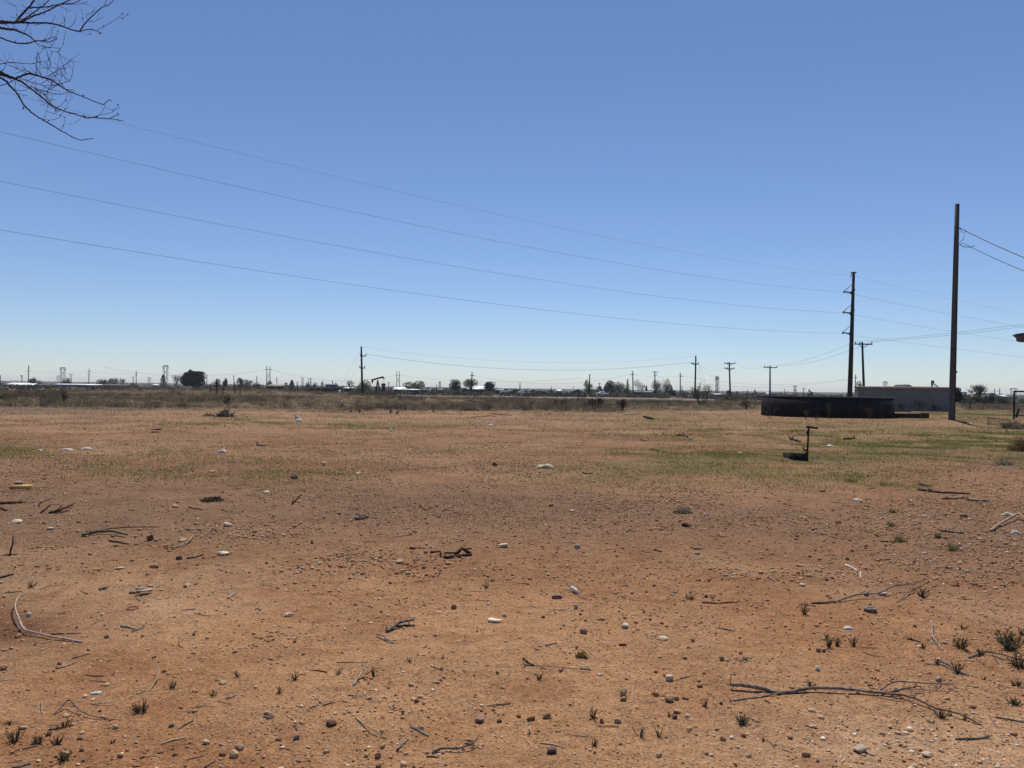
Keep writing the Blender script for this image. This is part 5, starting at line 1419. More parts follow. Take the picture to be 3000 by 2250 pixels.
heap('mulch_patch', 'flat dark patch of rotted plant debris left of centre', 622, 1467, 66, 15, [(0.06, 0.045, 0.035), (0.10, 0.07, 0.05), (0.04, 0.03, 0.025)], 240, 'debris', .006)
heap('dry_weed', 'crumpled yellow brown dried plant lying near the red shard', 1705, 1925, 38, 18, [(0.20, 0.13, 0.03), (0.13, 0.09, 0.025), (0.26, 0.18, 0.06)], 140, 'weed', .0028)

# weed stalks along the front of the tank and the building
for k, (px, py, h, w, lab) in enumerate(((2254, 1226, 52, 34, 'feathery tan weed at the left end of the round tank'), (2360, 1230, 32, 26, 'thin dry weed before the middle of the tank wall'), (2427, 1227, 48, 16, 'upright orange brown weed against the tank wall'), (2547, 1229, 40, 14, 'upright tan weed near the right end of the tank wall'), (2395, 1231, 18, 24, 'short dry weed at the foot of the tank wall'), (2700, 1228, 22, 14, 'thin dry weed beside the trough end'))):
    b = G(px, py); D = b[1]; Hh = h / ppm(D); W = w / ppm(D); mb = MB()
    for j in range(7 if w > 20 else 4):
        d = np.array([rng.normal(0, .25 * W / Hh * 2), -.05, 1.0]); d /= np.linalg.norm(d)
        twig_tree(mb, b + [rng.normal(0, W * .08), rng.normal(0, .05), -.02], d, Hh * .5, .008, 2, .22, .5, .004, (3, 4))
    mb.C = [np.tile(np.array([[0.125, 0.085, 0.052]]) * rng.uniform(.7, 1.2), (len(v), 1)) for v in mb.V]
    tag(mb.build('weed_stalk', M_peb, None, b, col=True), lab, 'weed')
rngb = np.random.default_rng(5)
for k, (px, py, h, lab) in enumerate(((2640, 1200, 26, 'scraggly weed against the left of the grey building wall'), (2690, 1203, 34, 'tallest scraggly weed against the middle of the grey building wall'), (2740, 1204, 22, 'low scraggly weed against the right of the grey building wall'))):
    b = Gx(px, DS - 3.6); Hh = h / ppm(DS); mb = MB()
    for j in range(8):
        d = np.array([rng.normal(0, .5), -.05, 1.0]); d /= np.linalg.norm(d)
        twig_tree(mb, b + [rng.normal(0, .12), 0, -.02], d, Hh * .42, .016, 3, .4, .3, .010, (2, 4))
    mb.C = [np.tile(np.array([[0.06, 0.05, 0.04]]), (len(v), 1)) for v in mb.V]
    tag(mb.build('weed_stalk', M_peb, None, b, col=True), lab, 'weed')

# ------------------------------------------------------------------ foreground weeds (dark olive tufts)
DK = [(0.12, 0.12, 0.06), (0.15, 0.14, 0.075), (0.20, 0.155, 0.085), (0.09, 0.085, 0.05)]
def bushy(name, label, px, base, w_px, h_px, cols=DK, n=14, group=None, cat='weed'):
    b = G(px, base); D = b[1]; W, Hh = w_px / ppm(D), h_px / ppm(D); mb = MB(); tips = []
    n = max(8, int(n * 1.2 * max(w_px, 24) / 34))
    for k in range(n):
        a = rng.uniform(0, 6.283); s = rng.uniform(.0, 1.0); d = np.array([math.cos(a) * s * W / Hh, math.sin(a) * s * W / Hh, 1.0]); d /= np.linalg.norm(d)
        L = Hh * rng.uniform(.65, 1.12); p = b + [math.cos(a) * W * .16 * rng.random(), math.sin(a) * W * .16 * rng.random(), -.004]
        q = p + d * L * .5 + rng.normal(0, L * .06, 3); e = p + d * L * .95 + [0, 0, L * .08]
        mb.tube([p, q, e], [.0022, .0017, .001], 3, False); mb.C[-1][:] = (0.10, 0.075, 0.05)
        m = 18
        f = rng.uniform(.2, 1, m)[:, None]; P = np.where(f < .5, p + (q - p) * f * 2, q + (e - q) * (f * 2 - 1)) + rng.normal(0, Hh * .035, (m, 3))
        P[:, 2] = np.maximum(P[:, 2], b[2] + .001)
        V, F, C = leaf_quads(P, Hh * .085, pick(cols, m, .3)); mb.add(V, F, C)
    o = mb.build(name, M_blade, None, b, col=True)
    return tag(o, label, cat, group)
GWL = 'small dark olive weed growing alone in the foreground dirt'; GW = 'small dark weeds in the foreground dirt'
weeds = [(2960, 1905, 78, 58, 'largest bushy dark weed, at the right edge of the foreground'), (2813, 1898, 50, 36, 'spreading weed left of the largest bushy weed'), (2501, 1892, 22, 28, 'rightmost of three little upright weeds in a row'),
         (2428, 1896, 22, 40, 'tallest, leftmost of three little upright weeds in a row'), (2453, 1893, 18, 31, 'middle of three little upright weeds in a row'), (2357, 1800, 24, 34, 'upright weed at the left end of the thin arched branch'),
         (2703, 1752, 38, 32, 'green weed at the raised end of the thin arched branch'), (2705, 1900, 24, 18, 'small weed left of the short pale crooked stick'), (2874, 1918, 34, 22, 'low weed left of the largest bushy weed'),
         (2985, 1954, 60, 36, 'wide low weed under the largest bushy weed'), (2806, 1972, 26, 38, 'weed standing behind the short grey split stick'), (2747, 1948, 18, 20, 'small weed at the upper end of the short grey split stick'),
         (2377, 2013, 28, 22, 'grey green weed above the big fallen branch'), (2758, 2103, 34, 26, 'weed growing through the fork of the big fallen branch'), (2979, 2010, 40, 24, 'lone weed at the right edge below the largest'),
         (2969, 2065, 42, 26, 'bushy weed at the right edge level with the big fallen branch'), (2173, 2122, 46, 32, 'broad green weed below the thick end of the big fallen branch'), (2022, 1755, 46, 20, 'low dark weed left of the straight dark twig'),
         (505, 2016, 26, 24, 'round dark weed alone left of centre'), (193, 2128, 34, 24, 'dark weed behind the straight grey stick at lower left'), (166, 2182, 30, 30, 'dark weed below the straight grey stick at lower left'),
         (112, 2180, 36, 30, 'spreading weed left of the weed below the straight grey stick'), (42, 2173, 40, 40, 'tallest dark weed near the left frame edge'), (144, 2156, 24, 18, 'small weed at the left end of the straight grey stick'),
         (185, 2226, 44, 32, 'leaning dark weed near the bottom left'), (22, 2123, 40, 15, 'flat dark weed at the left frame edge'), (414, 2085, 60, 32, 'loose wiry weed left of centre in the lower foreground'),
         (2820, 1842, 26, 18, 'little weed between the pale crooked stick and the right edge'), (90, 1722, 24, 20, 'faint green sprig at the left above the pale branch'), (2995, 1860, 20, 26, 'weed cut by the right edge above the largest')]
for px, py, w, h, lab in weeds: bushy('weed', lab, px, py, w, h)
for px, py, w, h in ((1876, 2156, 26, 30), (1930, 2158, 22, 27), (1739, 2187, 22, 27), (1737, 2105, 20, 34), (2066, 2071, 14, 22), (1578, 1990, 36, 22), (2090, 1753, 30, 14), (1094, 1983, 16, 28), (991, 1976, 24, 24), (865, 1991, 30, 27), (1202, 1939, 34, 16), (818, 2031, 20, 24),
                     (1428, 1723, 24, 22), (625, 2038, 26, 22), (695, 1983, 20, 20), (1960, 2098, 22, 18), (1550, 2150, 18, 14), (1640, 1968, 16, 14), (2030, 1880, 16, 16), (330, 2178, 18, 14), (2240, 2170, 18, 14), (2560, 1990, 20, 12), (2880, 1990, 22, 14), (1300, 1930, 24, 12), (1460, 1975, 20, 14), (1180, 2090, 20, 16)):
    bushy('weed', GWL, px, py, w, h, DK, 9, GW)
tuft('straw_tuft', 'pale straw tuft rising from the curved dark stick at the bottom', 1382, 2190, 40, 36, [(0.34, 0.25, 0.14), (0.26, 0.19, 0.11)], 26, .0022, 'grass')
GR = [(0.10, 0.125, 0.045), (0.13, 0.15, 0.06), (0.18, 0.17, 0.08), (0.24, 0.19, 0.10)]
for px, py, w, h, lab in ((2638, 1588, 56, 26, 'brightest green grass tuft above the thin dark stick at right'), (2748, 1576, 36, 20, 'small green tuft right of the brightest tuft'), (2792, 1612, 74, 26, 'leaning green grass tuft right of the brightest tuft'),
                          (2613, 1502, 40, 16, 'grey green low tuft left of the tan stone'), (2609, 1540, 48, 16, 'flat green tuft below the grey green one'), (2590, 1422, 90, 16, 'wide green grass tuft left of the dark sticks at right'), (2490, 1412, 60, 14, 'green tuft at the left end of the wide green one'),
                          (2455, 1533, 40, 12, 'small faint green tuft in the dirt at right')):
    tuft('grass_tuft', lab, px, py, w, h, GR, 110, .006, 'grass', lean=.95)

# ------------------------------------------------------------------ fallen sticks
DRK = (0.055, 0.037, 0.028); GRYW = (0.18, 0.138, 0.105); BLE = (0.36, 0.275, 0.18); BRNW = (0.10, 0.063, 0.043)
def stick_path(mb, pts, thick, lift=0.6, jitter=.0, ends=(1, .6), dz=None):
    if isinstance(dz, str):      # stands up from the ground at its first point
        D = G(*pts[0])[1]; k = max(len(pts) * 4, 9); q = np.linspace(0, 1, k)
        X = np.array([A(px, py, D) for px, py in pts]); X[:, 1] += np.linspace(0, .06, len(X))
        X = np.stack([np.interp(q, np.linspace(0, 1, len(pts)), X[:, c]) for c in range(3)], 1)
        R = thick / ppm(D) / 2 * np.linspace(1, ends[1], k) * rng.uniform(.88, 1.14, k); mb.tube(X, R, 7)
        return X, R
    P = []
    for k, (px, py) in enumerate(pts):
        g = G(px, py); P.append(g)
    P = np.array(P); th = np.array([t / ppm(p[1]) for t, p in zip(np.linspace(thick, thick * ends[1], len(P)), P)]) / 2
    # smooth and roughen the run of the stick
    k = max(len(P) * 5, 10); s = np.linspace(0, 1, len(P)); q = np.linspace(0, 1, k)
    X = np.stack([np.interp(q, s, P[:, c]) for c in range(2)], 1)
    if len(P) > 2:
        for _ in range(3): X[1:-1] = .25 * X[:-2] + .5 * X[1:-1] + .25 * X[2:]
    R = np.interp(q, s, th); X[1:-1] += rng.normal(0, 1, (k - 2, 2)) * R[1:-1, None] * .18
    R = R * rng.uniform(.88, 1.14, k)
    Z = H(X[:, 0], X[:, 1]); Zs = np.convolve(np.pad(Z, 3, mode='edge'), np.ones(7) / 7, 'valid')
    Z = np.maximum(Zs, Z) + R * lift
    if dz is not None: Z = Z + np.interp(q, np.linspace(0, 1, len(dz)), dz)
    R[0] *= .7; R[-1] *= .7
    mb.tube(np.column_stack([X, Z]), R, 8)
    if thick >= 4.5:
        Q = np.column_stack([X, Z])
        for _ in range(int(1 + k // 9)):
            c_ = int(rng.integers(1, k - 1)); d_ = rng.normal(size=3); d_[2] = abs(d_[2]) * .6; d_ /= np.linalg.norm(d_)
            L_ = R[c_] * rng.uniform(1.6, 5); mb.tube([Q[c_], Q[c_] + d_ * L_ * .6, Q[c_] + d_ * L_ + rng.normal(0, L_ * .12, 3)], [R[c_] * .55, R[c_] * .4, R[c_] * .25], 5)
    return np.column_stack([X, Z]), R
def stick(label, runs, col, name='fallen_stick', cat='stick', group=None):
    mb = MB()
    for run in runs:
        pts, th = run[0], run[1]; dz = run[2] if len(run) > 2 else None
        P, R = stick_path(mb, pts, th, dz=dz)
    o = mb.build(name, M_wood, smooth=True); o.color = (*col, 1)
    return tag(o, label, cat, group)

# the big fallen branch, with its forks as parts
bb = G(2480, 2036)
big = thing('fallen_branch', 'long forked grey branch lying across the lower right foreground', 'branch', bb)
for nm, pts, th, dz in (('main_stem', [(2139, 2020), (2185, 2023), (2250, 2026), (2278, 2034), (2340, 2029), (2400, 2026), (2480, 2031), (2560, 2036), (2604, 2038)], 13, [.02, .02, .0, .0, .015, .02, .01, .01]),
                        ('stub', [(2141, 2021), (2139, 2014), (2145, 2006)], 5, [.02, .05, .07]),
                        ('fork', [(2580, 2034), (2605, 2024), (2624, 2021), (2634, 2016), (2700, 2018), (2797, 2020)], 6, [.02, .04, .04, .03, .03]),
                        ('fork', [(2598, 2039), (2650, 2034), (2696, 2026), (2708, 2036)], 6, [.015, .03, .03, .01]),
                        ('fork', [(2598, 2040), (2648, 2046), (2690, 2063), (2730, 2079), (2770, 2090), (2800, 2101), (2840, 2113), (2876, 2126)], 8, [.01, .02, .01, .02, 0]),
                        ('fork', [(2137, 2056), (2200, 2047), (2250, 2040), (2292, 2033)], 6, [0, .0, .01]),
                        ('fork', [(2720, 2074), (2745, 2088), (2762, 2101)], 4, None), ('fork', [(2560, 2040), (2600, 2050), (2650, 2058)], 3, None)):
    mb = MB(); stick_path(mb, pts, th, dz=dz); o = mb.build(nm, M_wood, big, smooth=True); o.color = (*((0.21, 0.165, 0.13) if nm != 'fork' else (0.20, 0.145, 0.105)), 1)

sticks = [
    ('thin arched branch curving up to the right above the big fallen branch', [([(2375, 1769), (2443, 1768), (2474, 1761), (2514, 1753), (2548, 1753), (2589, 1749), (2623, 1737), (2664, 1732), (2687, 1720), (2722, 1700)], 6, [0, .01, .03, .03, .06, .05, .02]), ([(2675, 1733), (2650, 1752), (2627, 1766)], 4, [.04, .02, 0])], GRYW),
    ('pale bleached branch with fine upturned twigs at the left', [([(242, 1883), (203, 1879), (163, 1874), (115, 1866), (75, 1859), (63, 1849), (54, 1829), (44, 1808), (44, 1791), (54, 1771), (73, 1763)], 6, [0, .01, .02, .03, .05, .06, .06]), ([(63, 1851), (45, 1836), (37, 1825), (45, 1820)], 4, 'up'), ([(67, 1856), (85, 1845), (89, 1832), (83, 1820), (75, 1812)], 3, 'up'), ([(112, 1866), (104, 1852)], 3, 'up')], (0.36, 0.29, 0.23)),
    ('thick dark log end at the left frame edge', [([(-40, 1479), (20, 1477), (72, 1474)], 12)], DRK),
    ('short dark stick just under the log end at the left edge', [([(-30, 1487), (0, 1491), (20, 1498)], 8)], DRK),
    ('dark forked stick with two upturned prongs at left', [([(144, 1505), (173, 1500), (200, 1492), (212, 1488)], 8, [0, .02, .04]), ([(150, 1503), (163, 1495), (175, 1482)], 4, 'up'), ([(160, 1506), (185, 1502), (205, 1497)], 5)], DRK),
    ('short dark prong sticking up left of the forked stick', [([(118, 1504), (128, 1494), (140, 1481)], 6, 'up')], DRK),
    ('long thin dark stick lying just above the pale topped log at left', [([(265, 1563), (275, 1557), (300, 1556), (360, 1552), (400, 1550), (470, 1550)], 4, [0, .01, .02, .02])], (0.08, 0.05, 0.045)),
    ('thick pale topped log tapering at both ends at left', [([(240, 1572), (258, 1570), (280, 1567), (320, 1565), (345, 1568), (374, 1574)], 11, [0, .02, .03, .02])], (0.15, 0.13, 0.09)),
    ('slim dark stick below the pale topped log', [([(320, 1586), (350, 1590), (378, 1595)], 6)], DRK),
    ('curved bleached twig like a bow left of centre', [([(503, 1607), (530, 1603), (552, 1594), (566, 1580)], 5, [0, .02, .04])], BLE),
    ('thin dark stick right of the bleached bow twig', [([(548, 1638), (572, 1634), (586, 1629), (598, 1626)], 6)], DRK),
    ('short fat dark log in the middle of the lot', [([(1042, 1524), (1062, 1521), (1084, 1515)], 13)], (0.10, 0.085, 0.075)),
    ('curved grey stick, upper of the crossed pair in the centre foreground', [([(1132, 1853), (1150, 1845), (1170, 1838), (1214, 1830)], 11, [0, .01, .03, .03])], (0.14, 0.125, 0.115)),
    ('dark straight stick lying behind the curved grey one in the centre foreground', [([(1147, 1837), (1200, 1835), (1216, 1834)], 9)], (0.085, 0.07, 0.06)),
    ('twisted bleached wood scrap below the crossed pair', [([(1103, 1863), (1120, 1871), (1135, 1880), (1155, 1885)], 6, [.01, .02, 0]), ([(1125, 1874), (1145, 1878), (1162, 1876)], 5)], (0.30, 0.25, 0.2)),
    ('split bleached stick slanting up to the right in the centre foreground', [([(1036, 2010), (1050, 1992), (1065, 1980), (1088, 1963)], 7, [0, .02, .05]), ([(1080, 1968), (1098, 1957), (1115, 1951)], 4, [.05, .06, .05])], (0.36, 0.28, 0.2)),
    ('straight thin pale straw like stick right of the tall stubble', [([(985, 1941), (1030, 1941), (1076, 1941)], 4)], BLE),
    ('grey stick pointing down right near the bottom centre', [([(1203, 2131), (1225, 2142), (1256, 2158)], 9)], (0.16, 0.145, 0.135)),
    ('grey stick pointing up right near the bottom centre', [([(1162, 2202), (1178, 2184), (1196, 2165)], 8)], (0.16, 0.145, 0.135)),
    ('curved dark stick below the straw tuft at the bottom', [([(1266, 2209), (1285, 2203), (1305, 2200), (1343, 2204), (1377, 2198), (1401, 2184)], 8, [0, .01, .01, .02, .03])], (0.12, 0.10, 0.085)),
    ('long thin bleached twig slanting down right below the reddish stone', [([(1041, 2104), (1069, 2131), (1090, 2149), (1133, 2166)], 5, [0, .01, .02, 0])], (0.34, 0.26, 0.17)),
    ('straight grey stick between the weeds at lower left', [([(142, 2140), (180, 2134), (218, 2125)], 7)], GRYW),
    ('bent brown stick with a sharp corner at lower left', [([(159, 2094), (178, 2084), (199, 2070), (216, 2083), (236, 2094), (278, 2107), (336, 2109)], 5, [0, .02, .04, .02, .01, 0])], (0.16, 0.11, 0.08)),
    ('thin pale curved twig above the bent brown stick', [([(268, 2062), (290, 2067), (320, 2066), (349, 2061)], 4, [.0, .01, .02]), ([(285, 2064), (288, 2046)], 2.5, 'up')], (0.40, 0.31, 0.22)),
    ('thin grey stick slanting up right at left', [([(163, 1960), (185, 1956), (205, 1949), (226, 1941)], 5)], (0.17, 0.14, 0.12)),
    ('thin dark twig parallel above the thin grey stick at left', [([(210, 1930), (235, 1924), (262, 1916)], 4)], BRNW),
    ('dark straight twig above the pale bleached branch', [([(149, 1859), (190, 1858), (232, 1856)], 5)], (0.09, 0.07, 0.06)),
    ('bleached short stick of the little crossed pair left of centre', [([(354, 1836), (380, 1840), (404, 1845)], 8)], (0.26, 0.21, 0.16)),
    ('grey short stick of the little crossed pair left of centre', [([(386, 1852), (405, 1846), (424, 1834)], 7)], (0.15, 0.13, 0.11)),
    ('grey stub above the red ring', [([(290, 1729), (302, 1727), (313, 1724)], 9)], (0.14, 0.12, 0.11)),
    ('bleached slanting stick right of the pile of bark', [([(667, 1755), (680, 1744), (697, 1733)], 7)], (0.27, 0.22, 0.17)),
    ('short pale stick left of the thin bleached twig end', [([(400, 2035), (412, 2030), (430, 2024)], 5)], (0.30, 0.23, 0.16)),
    ('thin kinked bleached twig in the lower left', [([(437, 2026), (450, 2012), (462, 1998), (466, 1983), (456, 1970)], 4, [0, .02, .03, .06])], (0.32, 0.25, 0.17)),
    ('small pale stick right of the stubble at lower left', [([(664, 2048), (680, 2042), (694, 2036)], 6)], (0.26, 0.21, 0.15)),
    ('dark stick cut off by the bottom edge at lower left', [([(598, 2252), (614, 2240), (629, 2230)], 8)], (0.12, 0.10, 0.09)),
    ('thick grey stick at the bottom left corner', [([(35, 2252), (60, 2246), (92, 2238)], 10)], (0.17, 0.145, 0.13)),
    ('straight dark twig right of the low dark weed in the right foreground', [([(2056, 1767), (2095, 1769), (2134, 1766), (2168, 1763)], 5)], DRK),
    ('dark knotted left end of a thin pale switch in the centre foreground', [([(1532, 1942), (1545, 1948), (1566, 1951)], 9, [.02, .01, 0])], (0.10, 0.085, 0.075)),
    ('thin pale switch ending in a thicker grey tip in the centre foreground', [([(1566, 1951), (1640, 1955), (1700, 1960)], 3), ([(1700, 1960), (1715, 1961), (1732, 1963)], 7)], (0.27, 0.22, 0.18)),
    ('small grey stick left of the yellow brown dried plant', [([(1598, 1893), (1615, 1889), (1631, 1885)], 6)], (0.18, 0.15, 0.13)),
    ('short pale crooked stick at the right', [([(2728, 1829), (2731, 1855), (2733, 1872), (2745, 1888), (2763, 1906)], 7, [.02, .01, 0]), ([(2722, 1873), (2732, 1888)], 6)], (0.26, 0.21, 0.17)),
    ('short grey split stick at the right with weeds behind it', [([(2710, 1946), (2752, 1948)], 4), ([(2752, 1944), (2775, 1955), (2800, 1968), (2838, 1981)], 8, [.02, .01, 0]), ([(2790, 1972), (2815, 1979)], 4)], (0.19, 0.165, 0.15)),
    ('dark stick with a frayed end at the lower right', [([(2799, 2167), (2840, 2167), (2875, 2164), (2900, 2158)], 8), ([(2880, 2163), (2903, 2167)], 4), ([(2880, 2163), (2898, 2152)], 4)], (0.11, 0.095, 0.08)),
    ('dark stick running out of the right edge near the bottom', [([(2918, 2103), (2960, 2110), (3020, 2121)], 7)], (0.12, 0.10, 0.085)),
    ('short dark stick left of the pale crooked one', [([(2657, 1873), (2680, 1878), (2698, 1883)], 7)], (0.08, 0.065, 0.055)),
    ('tangle of dark stems running out to the right edge', [([(2838, 1929), (2870, 1919), (2894, 1917), (2945, 1931), (3010, 1952)], 6, [0, .01, .02, .02]), ([(2860, 1932), (2884, 1947)], 5), ([(2920, 1925), (2960, 1945), (3010, 1962)], 5)], (0.11, 0.085, 0.07)),
    ('upright curved bleached stalk left of the wide low weed', [([(2926, 1946), (2920, 1925), (2916, 1899)], 4, 'up')], BLE),
    ('long dark stick in the upper right dirt above the grey plank', [([(2691, 1436), (2715, 1441), (2742, 1444), (2799, 1447), (2843, 1448)], 9)], DRK),
    ('short dark stick just left of the grey plank', [([(2759, 1463), (2800, 1462), (2837, 1459)], 6)], (0.09, 0.075, 0.065)),
    ('tan stick slanting up to the cream leaf at the right edge', [([(2901, 1558), (2925, 1545), (2950, 1532), (2984, 1518)], 9, [0, .02, .04, .06]), ([(2984, 1519), (3010, 1534)], 8, [.06, .03])], (0.30, 0.21, 0.145)),
    ('dark flat stick below the tan stone at right', [([(2755, 1557), (2780, 1560), (2823, 1565)], 8)], (0.09, 0.08, 0.07)),
    ('short dark stick behind the long dark one at upper right', [([(2691, 1421), (2708, 1424), (2727, 1426)], 8)], (0.08, 0.065, 0.055)),
    ('thin dark stick under the brightest green tuft', [([(2580, 1588), (2620, 1588), (2660, 1586)], 5)], DRK),
    ('thin dark stick right of the three faint tufts', [([(2562, 1641), (2590, 1641), (2610, 1640)], 6)], (0.13, 0.11, 0.09)),
    ('white peeled stick pointing down right above the arched branch', [([(2475, 1658), (2492, 1664), (2514, 1674)], 8)], (0.60, 0.50, 0.38)),
    ('white peeled stick pointing straight at the viewer above the arched branch', [([(2521, 1678), (2522, 1695)], 6)], (0.60, 0.50, 0.38)),
    ('dark board lying left of the hydrant', [([(2314, 1287), (2328, 1291), (2346, 1295)], 9)], DRK),
    ('dark piece of wood right of the hydrant', [([(2472, 1288), (2490, 1287), (2505, 1285)], 8)], DRK),
    ('dark stick by the white scrap left of the green patch', [([(1980, 1278), (2000, 1278), (2016, 1283)], 6)], DRK),
    ('dark stick lying in the green grass left of the hydrant', [([(1905, 1317), (1918, 1319), (1930, 1321)], 5)], DRK),
    ('reddish dark stick in the dirt left of the green grass', [([(1876, 1290), (1896, 1293)], 4)], (0.09, 0.05, 0.04)),
    ('dark curved stick at the edge of the grass below the yellowed sack', [([(1706, 1386), (1720, 1389), (1738, 1388)], 5)], DRK),
    ('long wavy dark branch far out on the bare dirt', [([(1379, 1223), (1411, 1222), (1435, 1219), (1458, 1222)], 3)], (0.07, 0.055, 0.045)),
    ('second wavy dark branch far out on the bare dirt, further right', [([(1441, 1212), (1465, 1216), (1500, 1218)], 3)], (0.07, 0.055, 0.045)),
    ('arched dead branch bowing over the tumbleweed mound', [([(1405, 1202), (1396, 1190), (1388, 1178), (1376, 1174), (1366, 1174)], 4, 'up')], (0.06, 0.048, 0.04)),
    ('thin twig with a fork at centre left of the rusty bar', [([(991, 1633), (1042, 1624), (1086, 1612)], 4), ([(1015, 1652), (1025, 1638), (1032, 1628)], 3, [0, .02, .03])], (0.12, 0.09, 0.07)),
    ('dark V shaped twig standing up left of centre', [([(855, 1479), (862, 1470), (872, 1458), (880, 1449)], 5, 'up'), ([(856, 1479), (853, 1468)], 5, 'up')], (0.06, 0.045, 0.04)),
    ('upright dark stump of a stem at the left edge', [([(28, 1629), (28.5, 1608), (29, 1598), (26, 1573)], 6, 'up'), ([(27, 1628), (21, 1612)], 4, 'up'), ([(14, 1628), (52, 1624)], 5)], DRK),
    ('upper dark board of two lying far out at left', [([(452, 1260), (473, 1260)], 6)], DRK),
    ('lower dark board of two lying far out at left', [([(444, 1268), (470, 1267)], 5)], DRK),
    ('dark stick at the left, right of the flat mulch patch', [([(553, 1487), (572, 1491), (591, 1494)], 5)], DRK),
    ('curled dark twig behind the forked stick at left', [([(112, 1484), (115, 1474), (128, 1468), (143, 1462)], 4, 'up')], (0.08, 0.06, 0.05)),
    ('dark stick entering at the left edge above the pale branch', [([(-25, 1702), (15, 1690), (40, 1683)], 8)], DRK),
    ('bare dark stick left of the thin weed far at centre left', [([(752, 1306), (766, 1307), (781, 1307)], 7)], (0.11, 0.095, 0.09)),
    ('thin horizontal twig at the far centre of the lot', [([(1535, 1332), (1552, 1333), (1568, 1335)], 3.5)], BLE),
    ('small dark stick above the stone ring at centre right', [([(1915, 1612), (1928, 1615), (1939, 1618)], 8)], (0.15, 0.13, 0.11)),
    ('grey split stick right of the small dark one at centre right', [([(2030, 1609), (2045, 1610), (2060, 1608)], 7)], (0.2, 0.17, 0.14)),
    ('upper of two short parallel sticks at the right of the pebbles', [([(2173, 1926), (2190, 1928), (2205, 1931)], 4)], (0.22, 0.17, 0.12)),
    ('lower of two short parallel sticks at the right of the pebbles', [([(2163, 1938), (2185, 1938), (2203, 1937)], 4)], (0.22, 0.17, 0.12)),
]
for lab, runs, col in sticks: stick(lab, runs, col)
# bits of dead wood on the low mound by the dark brush
stick('thick dark log at the right end of the low dirt mound', [([(1917, 1229), (1900, 1224), (1884, 1220)], 8, 'up')], DRK)
stick('long pale weathered log along the top of the low dirt mound', [([(1795, 1222), (1830, 1216), (1870, 1212), (1895, 1217)], 5, 'up')], (0.2, 0.17, 0.13))

# grey plank
pa, pb2 = G(2828, 1466), G(2897, 1471); mb = MB()
u = (pb2 - pa) / np.linalg.norm(pb2 - pa); v = np.array([-u[1], u[0], 0]); L = np.linalg.norm(pb2 - pa)
mb.prism([(0, -.03), (.12, -.055), (L * .7, -.05), (L, -.01), (L * .8, .03), (.1, .05)], .022, (0, 0, 1), pa + [0, 0, .022], u, v)
tag(mb.build('plank', M_wood), 'flat grey tapering plank beside the short dark stick at upper right', 'plank')['label']
bpy.data.objects['plank'].color = (0.25, 0.205, 0.165, 1)

# rusty bent bar
mb = MB(); g = [G(*q) for q in ((1262, 1633), (1290, 1632), (1303, 1632), (1335, 1629), (1352, 1627), (1380, 1616))]
up = np.array([0, 0, 1.0])
P = [g[0], g[0] + up * .05, g[1] + up * .055, g[1] + up * .0, g[2] + up * .0, g[2] + up * .04, g[3] + up * .03, g[4] + up * .06, g[5] + up * .03]
mb.tube(P, .010, 6); mb.tube([g[3] + up * .01, g[4] + [0, .05, .06], g[4] + [.08, 0, .02]], .018, 6); mb.tube([g[2] + [0, -.08, .012], g[3] + [.05, -.06, .012]], .014, 6); mb.tube([g[4] + [-.1, -.1, .012], g[4] + [.1, -.02, .012]], .013, 6)
tag(mb.build('rusty_bar', M_rust), 'bent dark rusty bar with hooped ends in the middle of the dirt', 'scrap metal')

# ------------------------------------------------------------------ individual stones
ROCK = []
for k in range(8):
    V, F = ICO[3]; V = V.copy()
    for _ in range(9):
        d = rng.normal(size=3); d /= np.linalg.norm(d); lim = rng.uniform(.55, .92); o_ = np.maximum(V @ d - lim, 0); V = V - o_[:, None] * d * .92
    nz = np.array([fbm(V[:, 0] * 2.2 + k * 9, V[:, 1] * 2.2 + V[:, 2] * 1.7, 200 + k, 3)])[0]
    V = V * (1 + .28 * (nz[:, None] - .5)); V /= np.abs(V).max(0)
    me = np_mesh('stone', V, [F], None, True); me.materials.append(M_stone); ROCK.append(me)
PALE = (0.52, 0.355, 0.21); PINK = (0.40, 0.23, 0.125); TANS = (0.40, 0.25, 0.135); DRKS = (0.15, 0.085, 0.055); WHT = (0.60, 0.50, 0.36); GRYS = (0.16, 0.125, 0.10)
si = [0]
def stone(label, px, py, w, h, col, group=None, flat=None):
    b = G(px, py); s = w / ppm(b[1]) / 2; sh = h / ppm(b[1]) / 2
    o = bpy.data.objects.new('stone', ROCK[si[0] % len(ROCK)]); si[0] += 1; COL.objects.link(o)
    o.location = b + [0, s * .6, sh * .72]; o.scale = (s, s * random.uniform(.7, .95), sh * 1.08)
    o.rotation_euler = (random.uniform(-.15, .15), random.uniform(-.15, .15), random.choice((0, math.pi)) + random.uniform(-.4, .4))
    c = np.array(col) * random.uniform(.9, 1.1); o.color = (*c, 1)
    return tag(o, label, 'stone', group)
